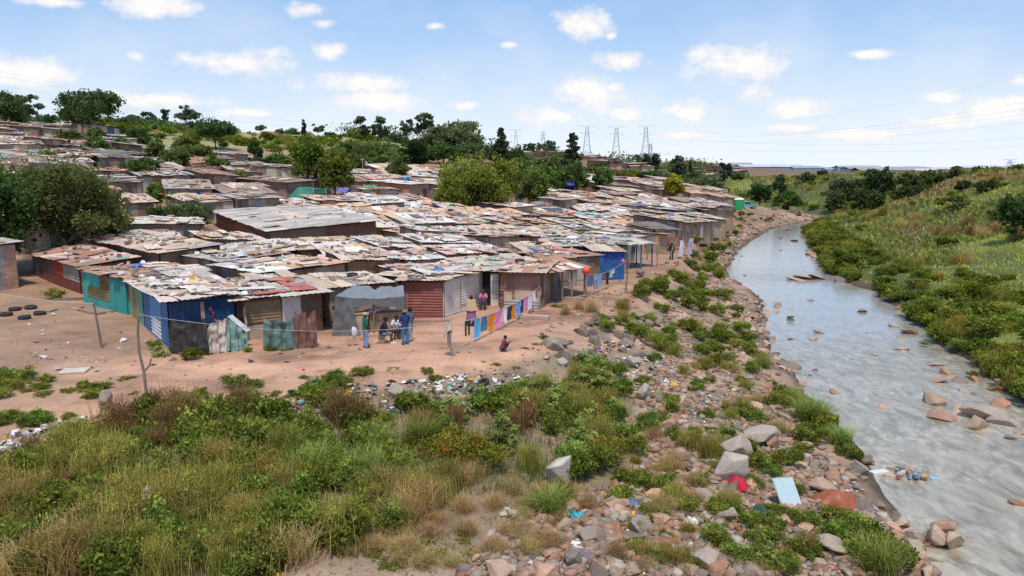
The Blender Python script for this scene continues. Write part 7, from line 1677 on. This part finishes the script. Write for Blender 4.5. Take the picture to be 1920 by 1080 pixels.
for i in range(95):
    y = R.uniform(22, 75) if i < 70 else R.uniform(75, 130); f = R.choice([R.uniform(.03, .2), R.uniform(.6, .98), R.uniform(.1, .95)]); a = float(np.interp(y, LEDGE[:, 1], LEDGE[:, 0])); b = float(np.interp(y, REDGE[:, 1], REDGE[:, 0]))
    c = R.choice(['tan', 'rust', 'dark', 'tan', 'grey']); rock(c, (a + (b - a) * f, y, -2.87), .2 + .55 * R.random() ** 2, 'river_stone', f'small {dict(tan="tan", rust="reddish", dark="dark brown", grey="grey")[c]} stone breaking the river surface', 'small stones breaking the river surface', .2, .6)
# ------------------------------------------------------------------ litter
def litter_field(polys, label, smax=.34):
    mb = MB(); LC = [(.6, .6, .58), (.7, .68, .64), (.08, .08, .09), (.35, .27, .2), (.5, .42, .34), (.06, .22, .5), (.5, .06, .05), (.6, .3, .04), (.04, .3, .28), (.55, .5, .5), (.2, .17, .15), (.45, .1, .25)]
    for poly, n in polys:
        for p in scatter_px(poly, n):
            c = jit(R.choice(LC[:5] * 5 + [(.25, .19, .14), (.32, .25, .2)] * 4 + LC), .25); s = .05 + (smax - .05) * R.random() ** 2.2
            rot = Matrix.Rotation(R.uniform(0, 6.3), 3, 'Z') @ Matrix.Rotation(R.gauss(0, .35), 3, 'X') @ Matrix.Rotation(R.gauss(0, .35), 3, 'Y')
            if R.random() < .6:
                a = [V3((R.uniform(-.5, .5), R.uniform(-.5, .5), R.uniform(-.12, .2))) * s * 1.4 for _ in range(2)]
                q = [V3((-.5, -.5, 0)) * s, V3((.5, -.4, .15)) * s, V3((.45, .5, 0)) * s, V3((-.4, .5, .2)) * s]
                mb.face([p + V3((0, 0, .06)) + rot @ v for v in q], c)
            else: mb.box(p + V3((0, 0, .04)), (s, s * R.uniform(.25, .8), s * R.uniform(.15, .5)), c, rot, taper=R.uniform(.6, 1))
    tag(mb.build('litter', M_LITTER), label, 'litter', kind='stuff')
litter_field([([(0, 815), (200, 775), (300, 790), (220, 850), (0, 860)], 480), ([(420, 770), (560, 730), (760, 715), (900, 700), (1010, 700), (1050, 735), (820, 770), (600, 790)], 820), ([(1100, 640), (1250, 640), (1260, 740), (1190, 740), (1130, 690)], 260), ([(1340, 580), (1430, 560), (1440, 640), (1370, 640)], 150), ([(900, 960), (1500, 850), (1700, 1010), (1600, 1080), (950, 1080)], 330), ([(1200, 760), (1400, 700), (1500, 850), (1240, 900)], 170), ([(600, 640), (1000, 570), (1040, 640), (700, 690), (200, 720), (100, 680)], 60), ([(20, 560), (160, 540), (300, 640), (200, 700), (0, 690)], 60)], 'small rubbish strewn over the path edge and rubble bank')
# litter one can tell apart
board(gp(1475, 950) + V3((0, 0, .42)), (1.15, 1.0, .05), .35, (.55, .68, .72), 'pale bluish panel tilted on the rubble by the river', 'panel', (.95, .38), M_PLASTIC, 'panel')
def rag(px, py, w, h, c, lb, name='rag', mat=None, lift=.35, seed=1):
    g = gp(px, py)
    fn0 = sheetfn((g.x - w / 2, g.y - h / 2, 0), (g.x + w / 2, g.y - h / 2, 0), (g.x + w / 2, g.y + h / 2, 0), (g.x - w / 2, g.y + h / 2, 0), .06, 0, seed)
    def fn(u, v):
        p = fn0(u, v); k = math.sin(math.pi * u) * math.sin(math.pi * v)
        return p + V3((.08 * w * math.sin(9 * v + seed), .08 * h * math.sin(8 * u), g.z + .07 + lift * k ** .7 + .05 * math.sin(u * 14 + v * 5)))
    drape(name, lb, name, fn, 12, 10, c, g, mat or M_CLOTH)
rag(1383, 918, .75, .6, (.52, .03, .05), 'crimson cloth spread over the pointed boulder foot', lift=.4, seed=2)
rag(1568, 950, 1.35, .9, (.36, .10, .045), 'rust-red tarpaulin lying at the water edge', 'tarpaulin', M_TARP, .5, 3)
rag(1608, 955, .9, .8, (.20, .16, .14), 'grey-brown rags heaped beside the rust-red tarpaulin', 'rag', None, .3, 4)
rag(1545, 925, .9, .4, (.40, .29, .17), 'ochre cloth pressed under stones above the rust-red tarpaulin', 'rag', None, .12, 5)
rag(1425, 965, .45, .7, (.04, .10, .09), 'dark green rag caught between stones near the panel', 'rag', None, .2, 6)
rag(1440, 990, .6, .35, (.06, .05, .05), 'black sack lying between the pale stones', 'sack', M_TARP, .3, 7)
rag(1080, 972, .55, .35, (.05, .38, .45), 'turquoise plastic sheet caught in the dry grass', 'plastic_sheet', M_PLASTIC, .15, 8)
rag(1185, 950, .3, .25, (.06, .22, .55), 'blue plastic scrap beside the dark stones', 'plastic_scrap', M_PLASTIC, .12, 3)
rag(1220, 912, .35, .5, (.62, .36, .06), 'orange and white plastic bag on the rubble', 'plastic_bag', M_PLASTIC, .2, 4)
rag(1095, 1050, .5, .35, (.22, .17, .25), 'purple patterned cloth by the black-brown rock', 'cloth', None, .15, 6)
rag(1100, 880, .3, .3, (.03, .16, .38), 'blue plastic bag snagged in the green belt', 'plastic_bag', M_PLASTIC, .2, 2)
rag(1295, 985, .4, .4, (.70, .66, .62), 'white paper sheet propped against stones', 'paper', M_LITTER, .15, 5)
g = gp(277, 990); g.z += 1.0; drape('plastic_bag', 'white plastic bag snagged on the yellow weeds', 'bag', sheetfn(g + V3((-.14, 0, -.2)), g + V3((.12, .05, -.22)), g + V3((.16, .1, .2)), g + V3((-.05, .05, .16)), .12, 0, 4, 7, .06), 8, 8, (.66, .62, .58), g, M_CLOTH)
g = gp(552, 790); board((g.x, g.y, g.z + .2), (.5, .35, .02), .5, (.66, .64, .62), 'newspaper page with a red patch lying on the weeds', 'newspaper', (.5, 0), M_LITTER, 'newspaper')
board((g.x + .02, g.y - .02, g.z + .23), (.26, .12, .02), .5, (.5, .08, .07), 'red printed patch on the newspaper page', 'paper_scrap', (.5, 0), M_LITTER, 'paper')
g = gp(855, 752); mb = MB(); mb.tube([V3(g) + V3((-.62, .05, .14)), V3(g) + V3((.62, -.02, .14))], .13, (.42, .27, .19), 14); tag(mb.build('pipe', M_PLASTER, None, g), 'short clay pipe lying at the weeds edge', 'pipe')
g = gp(518, 1078); mb = MB(); mb.lathe((g.x, g.y, g.z), [(.01, .05), (.12, .05), (.13, .03), (.13, 0)], (.65, .43, .03), 14); tag(mb.build('paint_tin_cover', M_PLASTIC, None, g), 'yellow plastic lid on the bare ground at the near rim', 'lid')
g = gp(1255, 725); rag(1262, 724, .4, .3, (.60, .42, .06), 'yellow plastic heap below the boulder heap', 'plastic_bag', M_PLASTIC, .15, 7)
g = gp(880, 700); tyre(gp(905, 722), 'half-buried dark tyre among the path edge litter', .5, .9)
# raft of rubbish in the river
rp = at(1715, 893, -2.8); mb = MB()
for i in range(34):
    c = R.choice([(.55, .5, .45), (.4, .13, .10), (.15, .3, .42), (.5, .34, .14), (.42, .34, .27), (.38, .3, .24), (.6, .56, .52), (.2, .17, .14)])
    mb.box((rp.x + R.gauss(0, .32), rp.y + R.gauss(0, .3), -2.74 + R.uniform(0, .14)), (R.uniform(.12, .32), R.uniform(.08, .2), R.uniform(.05, .14)), jit(c, .2), Matrix.Rotation(R.uniform(0, 3), 3, 'Z') @ Matrix.Rotation(R.gauss(0, .3), 3, 'X'), taper=.8)
tag(mb.build('rubbish_raft', M_LITTER, None, (rp.x, rp.y, -2.8)), 'small raft of coloured rubbish floating in the current', 'rubbish', kind='stuff')
p = at(1752, 898, -2.78); mb = MB(); mb.box(p, (.3, .18, .06), (.25, .6, .8)); tag(mb.build('plastic_scrap', M_PLASTIC, None, p), 'light blue plastic scrap floating beside the rubbish raft', 'scrap')
p = at(1648, 885, -2.78); mb = MB(); mb.box(p, (.7, .3, .07), (.75, .74, .70), Matrix.Rotation(.3, 3, 'Z')); tag(mb.build('foam_board', M_PLASTIC, None, p), 'white foam board floating near the bank', 'board')

# ------------------------------------------------------------------ green toilet and pickup
g = gp(1383, 393); D = g.y; w = 21 / FPX * D; h = zat(374, D) - g.z
tt = empty('toilet_cabin', tuple(g), 'bright green portable toilet cabin at the end of the dirt road', 'toilet')
mb = MB(); mb.box((g.x, D, g.z + h / 2), (w * .8, w * .8, h), (.015, .30, .09)); mb.build('cabin_body', M_PLASTIC, tt)
mb = MB(); mb.box((g.x, D, g.z + h + .16), (w * .84, w * .84, .32), (.70, .68, .62), taper=.75); mb.build('roof', M_PLASTIC, tt)
mb = MB(); mb.box((g.x + .05, D - w * .41, g.z + h * .47), (w * .55, .05, h * .86), (.02, .35, .12)); mb.build('door', M_PLASTIC, tt)
gx, gy = g.x - w * .85, D + 1.2
tg = empty('toilet_cabin', (gx, gy, hz(gx, gy)), 'grey portable cabin half hidden behind the bright green one', 'toilet'); z = hz(gx, gy)
mb = MB(); mb.box((gx, gy, z + h * .48), (w * .8, w * .8, h * .96), (.42, .45, .47)); mb.build('cabin_body', M_PLASTIC, tg); mb = MB(); mb.box((gx, gy, z + h + .1), (w * .84, w * .84, .28), (.6, .6, .58), taper=.75); mb.build('roof', M_PLASTIC, tg); mb = MB(); mb.box((gx, gy - w * .41, z + h * .45), (w * .5, .04, h * .8), (.36, .39, .41)); mb.build('door', M_PLASTIC, tg)
cx_, cy_ = xat(1397, D + 9, .5), D + 9; cz = hz(cx_, cy_)
cr = empty('pickup_truck', (cx_, cy_, cz), 'pale blue pickup truck parked behind the green toilet cabin', 'truck')
CB = (.20, .34, .42); prof = [(-2.3, .45), (-2.3, .98), (-.4, 1.0), (-.3, 1.55), (.75, 1.58), (1.25, 1.05), (2.25, .92), (2.35, .45)]
mb = MB(); Lc = [V3((cx_ + x, cy_ - .85, cz + z)) for x, z in prof]; Rc = [p + V3((0, 1.7, 0)) for p in Lc]; n = len(prof)
mb.face(Lc, CB); mb.face(Rc[::-1], CB)
for i in range(n): mb.face([Lc[i], Rc[i], Rc[(i + 1) % n], Lc[(i + 1) % n]], CB)
mb.build('body', M_PLASTIC, cr)
for x0, x1 in ((-.25, .25), (.32, .95)):
    mb = MB(); mb.face([(cx_ + x0, cy_ - .86, cz + 1.05), (cx_ + x1, cy_ - .86, cz + 1.05), (cx_ + x1 - (.3 if x1 > .5 else 0), cy_ - .86, cz + 1.48), (cx_ + x0, cy_ - .86, cz + 1.48)], (.03, .035, .04)); mb.build('window', M_PLASTIC, cr)
for x in (-1.5, 1.55):
    for s in (-.8, .8):
        mb = MB(); mb.tube([(cx_ + x, cy_ + s - .1, cz + .34), (cx_ + x, cy_ + s + .1, cz + .34)], .34, (.03, .03, .03), 16); wh = mb.build('wheel', M_RUBBER, cr); mr = MB(); mr.tube([(cx_ + x, cy_ + s * 1.14 - .01, cz + .34), (cx_ + x, cy_ + s * 1.14 + .01, cz + .34)], .2, (.45, .46, .48), 12); link('rim', mr.mesh('rim', M_METAL, cr.location), wh)
for x, s in ((2.33, -.6), (2.33, .6)):
    mb = MB(); mb.box((cx_ + x, cy_ + s, cz + .75), (.05, .25, .15), (.7, .7, .65)); mb.build('headlight', M_PLASTIC, cr)

# ------------------------------------------------------------------ pylons, cables, distant town
ARMS = {}
def pylon(px, top, D, wide, label, kind=0, zb=None):
    x = xat(px, D, 12); z = hz(x, D) if zb is None else zb; h = zat(top, D) - z; c = (.66, .69, .73)  # steel lightened towards the sky, haze included in its colour
    t = empty('pylon', (x, D, z), label, 'pylon'); mb = MB(); rd = .062 * D / 300
    def leg(f, sx, sy): w = wide * (1 - f) ** 1.3 * .5 + wide * .13; return V3((x + sx * w, D + sy * w, z + h * f))
    lv = [0, .14, .28, .42, .55, .67, .78, .88, .96]
    for sx in (-1, 1):
        for sy in (-1, 1): mb.tube([leg(f, sx, sy) for f in lv], rd * 1.2, c, 4)
    for f0, f1 in zip(lv[:-1], lv[1:]):
        for (a, b) in (((-1, -1), (1, -1)), ((-1, 1), (1, 1)), ((-1, -1), (-1, 1)), ((1, -1), (1, 1))):
            mb.tube([leg(f0, *a), leg(f1, *b)], rd * .55, c, 3, False); mb.tube([leg(f0, *b), leg(f1, *a)], rd * .55, c, 3, False)
    mb.build('lattice_tower', M_METAL, t)
    arms = [(1.0, 1.15), (.82, .9)] if kind == 0 else [(.98, .45), (.88, .45), (.78, .45)]
    pts = []
    for f, k in arms:
        m2 = MB(); A = wide * k * .85
        m2.tube([(x - A, D, z + h * f), (x + A, D, z + h * f)], rd * 1.1, c, 4); m2.tube([(x - A, D, z + h * f), (x, D, z + h * (f - .06)), (x + A, D, z + h * f)], rd * .7, c, 4)
        for s in (-1, 0, 1): m2.tube([(x + s * A * .95, D, z + h * f), (x + s * A * .95, D, z + h * f - h * .05)], rd * .8, c, 4); pts.append(V3((x + s * A * .95, D, z + h * f - h * .05)))
        m2.build('crossarm', M_METAL, t)
    return pts
P1 = pylon(1100, 235, 400, 4.2, 'tall lattice pylon, first of the three beyond the ragged pine')
P2 = pylon(1155, 237, 410, 4.2, 'tall lattice pylon, middle of the three beyond the ragged pine')
P3 = pylon(1210, 235, 400, 4.2, 'tall lattice pylon, third of the three nearest the palm tree'.replace('nearest', 'beside'))
P4 = pylon(967, 242, 480, 3.5, 'small pale pylon beside the dark pointed conifer')
P5 = pylon(1018, 245, 420, 3.2, 'slim steel mast above the hazy rounded tree', 1)
P6 = pylon(1219, 268, 430, 3.2, 'short steel mast beside the third tall pylon', 1)
P7 = pylon(840, 238, 330, 4.5, 'lattice pylon standing before the hazy grove', 0)
P8 = pylon(1894, 299, 900, 8, 'faint pylon on the horizon beyond the meadow ridge', 0)
def cable(a, px, py, D, sag, label):
    b = V3((xat(px, D, 20), D, zat(py, D))); wire(sagline(a, b, sag, 20), label, .026, (.7, .74, .8), 'power_line', 'power line')  # pale bluish cable colour has the haze painted in
for i, (pp, py) in enumerate([(P3[2], 128), (P3[5], 180), (P2[2], 207), (P2[5], 222), (P1[2], 256), (P1[5], 270), (P3[0], 196)]):
    cable(pp, 1975, py, 240, 5, 'power line sweeping from the tall pylons over the river meadow')
for i, (pp, py) in enumerate([(P7[0], 128), (P7[3], 146), (P7[2], 160), (P7[5], 118)]):
    cable(pp, -60, py, 230, 4, 'power line crossing the sky above the grassy hill')
for o in [o for o in COL.objects if o.name.startswith('power_line')]: o['group'] = 'power lines'
for a, b in ((P1[0], P2[2]), (P2[0], P3[2]), (P4[0], P1[0])): pass
# warehouses of the far town
for i in range(34):
    D = R.uniform(650, 1500); px = 1375 + (1930 - 1375) * (i + R.uniform(0, .8)) / 34; x = xat(px, D, 3); z = hz(x, D) - .5
    w, d, h = R.uniform(18, 55), R.uniform(15, 30), R.uniform(4, 8.5) * (D / 1000) ** .3
    c = R.choice([(.50, .53, .58), (.40, .44, .50), (.30, .34, .40), (.36, .32, .31), (.55, .57, .60)])
    t = empty('warehouse', (x, D, z), 'long pale warehouse in the distant town beyond the ridge', 'warehouse', 'distant warehouses')
    mb = MB(); mb.box((x, D, z + h / 2), (w, d, h), jit((.28, .31, .36), .3)); mb.build('wall', M_FAR, t)
    mb = MB(); e = [(x - w / 2 - .5, D - d / 2 - .5, z + h), (x + w / 2 + .5, D - d / 2 - .5, z + h), (x + w / 2 + .5, D, z + h + 2.2), (x - w / 2 - .5, D, z + h + 2.2), (x + w / 2 + .5, D + d / 2, z + h), (x - w / 2 - .5, D + d / 2, z + h)]
    mb.face(e[:4], c); mb.face([e[3], e[2], e[4], e[5]], c); mb.build('roof', M_FAR, t)
# long viaduct-like embankment wall before the town
x0, x1 = xat(1376, 470, 2), xat(1548, 470, 2); z = hz((x0 + x1) / 2, 470)
# red-roofed houses on the hill and beyond
for px, D, w, lb, rc in [(245, 215, 9, 'red-roofed house half hidden beside the big dark tree', (.26, .09, .06)), (262, 222, 7, 'small orange-red house by the rounded grey-green tree', (.34, .13, .07)), (346, 215, 9, 'red house under the dome-crowned gum tree', (.28, .10, .07)), (335, 225, 8, 'red-roofed house behind the hill bushes', (.28, .11, .08)), (463, 222, 9, 'red-tiled house before the small sparse tree', (.30, .11, .08)), (482, 226, 8, 'second red-tiled house along the hill crest', (.30, .12, .09)), (512, 220, 10, 'pale-walled house with faded red roof on the crest', (.34, .17, .13)), (468, 230, 7, 'brick-red house behind the red-tiled ones', (.26, .1, .07)), (70, 190, 8, 'red-roofed house under the airy gum tree', (.26, .09, .06)), (640, 235, 10, 'red-brown house beyond the skyline tree', (.27, .12, .09)), (1120, 300, 11, 'red-roofed house between the first and second tall pylons', (.36, .10, .07)), (900, 245, 8, 'red roof beside the hazy grove tree', (.32, .12, .1))]:
    x = xat(px, D, 15); D += 25; z = hz(x, D) - 3.0; t = empty('red_roof_house', (x, D, z), lb, 'house')
    mb = MB(); mb.box((x, D, z + 1.4), (w, 6, 2.8), (.36, .22, .16)); mb.build('wall', M_PLASTER, t)
    mb = MB(); e = [(x - w / 2 - .5, D - 3.6, z + 2.7), (x + w / 2 + .5, D - 3.6, z + 2.7), (x + w / 2 - .8, D, z + 4.6), (x - w / 2 + .8, D, z + 4.6), (x + w / 2 + .5, D + 3.6, z + 2.7), (x - w / 2 - .5, D + 3.6, z + 2.7)]
    mb.face(e[:4], rc); mb.face([e[3], e[2], e[4], e[5]], rc); mb.face([e[0], e[3], e[5]], rc); mb.face([e[1], e[4], e[2]], rc); mb.build('roof', M_BOARD, t)
    for s in (-.25, .25):
        mb = MB(); mb.box((x + s * w, D - 3.02, z + 1.5), (1.2, .06, 1.0), (.05, .05, .06)); mb.build('window', M_PLASTIC, t)
# clothes line on the slope by the grassy hill
gA = gp(268, 296); gB = gp(322, 302); la = V3((gA.x, gA.y, gA.z + 2.0)); lb_ = V3((gB.x, gB.y, gB.z + 2.0)); L4 = sagline(la, lb_, .2, 20); wire(L4, 'clothes line high on the slope beside the blue tin hut', .02)
for q in (gA, gB):
    mb = MB(); mb.tube([q, q + V3((0, 0, 2.1))], .06, (.25, .2, .15), 5); tag(mb.build('line_post', M_WOOD, None, q), 'post of the clothes line on the slope', 'post', 'posts of the slope clothes line')
for t0, t1, c, lb in [(.02, .16, (.10, .05, .05), 'dark brown cloth on the slope clothes line'), (.18, .3, (.16, .08, .07), 'maroon-brown cloth on the slope clothes line'), (.33, .5, (.72, .66, .68), 'whitish cloth on the slope clothes line'), (.53, .62, (.40, .05, .08), 'crimson cloth on the slope clothes line'), (.65, .8, (.06, .12, .09), 'dark green cloth on the slope clothes line'), (.83, .96, (.05, .25, .10), 'bright green cloth on the slope clothes line')]:
    cloth(L4, t0, t1, 1.2, c, 'cloth', lb, 'cloth', 'towel', 'clothes on the slope line')
# far tree belt on the horizon: one mass
def far_belt():
    Cs = []; Sz = []
    for i in range(150):
        D = R.uniform(600, 1300); px = R.uniform(1330, 1950) if R.random() < .8 else R.uniform(560, 1330); x = xat(px, D, 3); z = hz(x, D); s = R.uniform(2.2, 4.5)
        for k in range(60): Cs.append((x + R.gauss(0, s * 1.2), D + R.gauss(0, s), z + abs(R.gauss(0, s * .5)))); Sz.append(s * .45)
    for i in range(120):
        D = R.uniform(240, 340); px = R.uniform(640, 1345); x = xat(px, D, 9); z = hz(x, D); s = R.uniform(1.6, 3.4)
        for k in range(170): Cs.append((x + R.gauss(0, s * .8), D + R.gauss(0, s * .6), z + s * .7 + max(-s, min(s, R.gauss(0, s * .6))))); Sz.append(s * .27)
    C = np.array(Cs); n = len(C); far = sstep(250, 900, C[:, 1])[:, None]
    col = (np.array([[.065, .095, .035]]) * (1 - far) + np.array([[.15, .20, .20]]) * far) * rng.uniform(.7, 1.3, (n, 1))  # farther trees turn paler and bluer: haze painted in by distance
    V, c = leaves(C, np.zeros((n, 3)), np.array(Sz) * rng.uniform(.6, 1.4, n), .6, col)
    tag(link('distant_woods', np_mesh('distant_woods', V, c, M_FOL)), 'belt of distant trees merging along the horizon', 'woods', kind='stuff')
far_belt()
# ------------------------------------------------------------------ sky, sun, camera
SUN_DIR = V3((.02, -.42, .90)).normalized()
def build_world():
    w = bpy.data.worlds.new('World'); scene.world = w; w.use_nodes = True
    nt = w.node_tree; nt.nodes.clear()
    out = nt.nodes.new('ShaderNodeOutputWorld')
    sky = N(nt, 'ShaderNodeTexSky', sky_type='NISHITA'); sky.sun_disc = False
    sky.sun_elevation = math.asin(SUN_DIR.z); sky.sun_rotation = math.atan2(SUN_DIR.x, SUN_DIR.y)
    sky.air_density = 1.0; sky.dust_density = .6; sky.ozone_density = 2.2; sky.altitude = 1500
    tc = N(nt, 'ShaderNodeTexCoord'); d = tc.outputs['Generated']
    s = N(nt, 'ShaderNodeSeparateXYZ'); nt.links.new(d, s.inputs[0])
    az = mathn(nt, 'ARCTAN2', s.outputs[0], s.outputs[1]); el = mathn(nt, 'ARCSINE', s.outputs[2])
    cb = N(nt, 'ShaderNodeCombineXYZ'); nt.links.new(az, cb.inputs[0]); nt.links.new(el, cb.inputs[1])
    vec = cb.outputs[0]
    nz = N(nt, 'ShaderNodeTexNoise'); nz.inputs['Scale'].default_value = 16; nz.inputs['Detail'].default_value = 6; nz.inputs['Roughness'].default_value = .62
    mp = N(nt, 'ShaderNodeMapping'); mp.inputs['Scale'].default_value = (1, 1.5, 1); nt.links.new(vec, mp.inputs[0]); nt.links.new(mp.outputs[0], nz.inputs['Vector'])
    n2 = noise(nt, mp.outputs[0], 52, 6, .62)
    clouds = [(280, 10, 75, 19), (580, 20, 36, 13), (608, 43, 21, 9), (1092, 46, 50, 24), (1146, 68, 9, 7), (440, 118, 84, 22), (620, 97, 32, 15), (955, 84, 15, 6), (1174, 110, 42, 20), (1378, 122, 84, 32), (50, 132, 75, 24),
              (675, 155, 92, 18), (700, 188, 90, 16), (1105, 176, 58, 30), (1175, 213, 28, 11), (1290, 208, 50, 17), (868, 199, 36, 9), (1490, 204, 58, 17), (1412, 172, 28, 17), (1757, 182, 32, 12), (1757, 227, 58, 18), (1862, 208, 48, 22),
              (1600, 252, 75, 11), (1045, 217, 66, 20), (300, 188, 80, 13), (1480, 238, 44, 9), (450, 212, 55, 8), (1632, 101, 38, 7), (110, 4, 45, 8), (1280, 255, 60, 9), (1920, 150, 20, 10), (1150, 165, 25, 12), (820, 48, 14, 6), (255, 105, 14, 9)]
    mn = None
    for (px, py, rx, ry) in clouds:
        u = (px - 960) / FPX; v = (540 - py) / FPX
        q = V3((u, CP + v * SP, -SP + v * CP)).normalized()
        a0, e0 = math.atan2(q.x, q.y), math.asin(q.z)
        a = N(nt, 'ShaderNodeVectorMath', operation='SUBTRACT'); nt.links.new(vec, a.inputs[0]); a.inputs[1].default_value = (a0, e0, 0)
        b = N(nt, 'ShaderNodeVectorMath', operation='MULTIPLY'); nt.links.new(a.outputs[0], b.inputs[0]); b.inputs[1].default_value = (FPX / rx / 1.35, FPX / ry / 1.35, 0)
        l = N(nt, 'ShaderNodeVectorMath', operation='LENGTH'); nt.links.new(b.outputs[0], l.inputs[0])
        mn = l.outputs['Value'] if mn is None else mathn(nt, 'MINIMUM', mn, l.outputs['Value'])
    nn = mathn(nt, 'ADD', mathn(nt, 'MULTIPLY', nz.outputs['Fac'], 2.3), mathn(nt, 'MULTIPLY', n2, .95))
    dens = mathn(nt, 'SUBTRACT', mathn(nt, 'ADD', mathn(nt, 'SUBTRACT', 1.0, mn), nn), 1.69)
    cl = ramp(nt, dens, [(.0, 0.0), (.26, .5), (.8, 1.0)])
    # thin high veil and soft wisps lower down
    veil = ramp(nt, noise(nt, mp.outputs[0], 7, 5, .55), [(.42, 0), (.75, .5)])
    low = ramp(nt, el, [(.0, 1), (.16, .55), (.26, .1)])
    veil = mathn(nt, 'MULTIPLY', veil, low)
    haze = ramp(nt, el, [(0.0, .92), (.04, .80), (.09, .55), (.15, .27), (.24, .05)])
    skyc = mixc(nt, 1.0, sky.outputs[0], (.112, .112, .112), 'MULTIPLY')
    skyc = mixc(nt, .62, skyc, (.22, .50, .95))
    skyc = mixc(nt, haze, skyc, (.84, .90, .95))
    skyc = mixc(nt, veil, skyc, (.92, .92, .93))
    ccol = mixc(nt, ramp(nt, dens, [(.05, 0), (.6, 1)]), (.78, .80, .85), (1.0, .955, .91))
    ccol = mixc(nt, ramp(nt, n2, [(.35, .25), (.6, 0)]), ccol, (.74, .74, .78))
    skyc = mixc(nt, mathn(nt, 'MULTIPLY', cl, .93), skyc, ccol)
    bg = N(nt, 'ShaderNodeBackground'); nt.links.new(skyc, bg.inputs[0]); bg.inputs[1].default_value = 1.08
    nt.links.new(bg.outputs[0], out.inputs[0])
build_world()

sl = bpy.data.lights.new('sun', 'SUN'); sl.energy = 3.4; sl.angle = math.radians(8); sl.color = (1, .90, .77)
so = bpy.data.objects.new('sun', sl); COL.objects.link(so)
so.rotation_euler = SUN_DIR.to_track_quat('Z', 'Y').to_euler()

cam = bpy.data.cameras.new('camera'); cam.lens = 36 * FPX / 1920; cam.sensor_width = 36; cam.clip_end = 20000; cam.clip_start = .3
co = bpy.data.objects.new('camera', cam); COL.objects.link(co)
co.location = (0, 0, CAMH); co.rotation_euler = (math.pi / 2 - PITCH, 0, 0)
scene.camera = co
scene.view_settings.view_transform = 'Standard'; scene.view_settings.look = 'None'; scene.view_settings.exposure = 0
scene.render.engine = 'CYCLES'
cy = scene.cycles; cy.max_bounces = 6; cy.diffuse_bounces = 3; cy.glossy_bounces = 2; cy.transmission_bounces = 3; cy.transparent_max_bounces = 4
cy.use_denoising = False
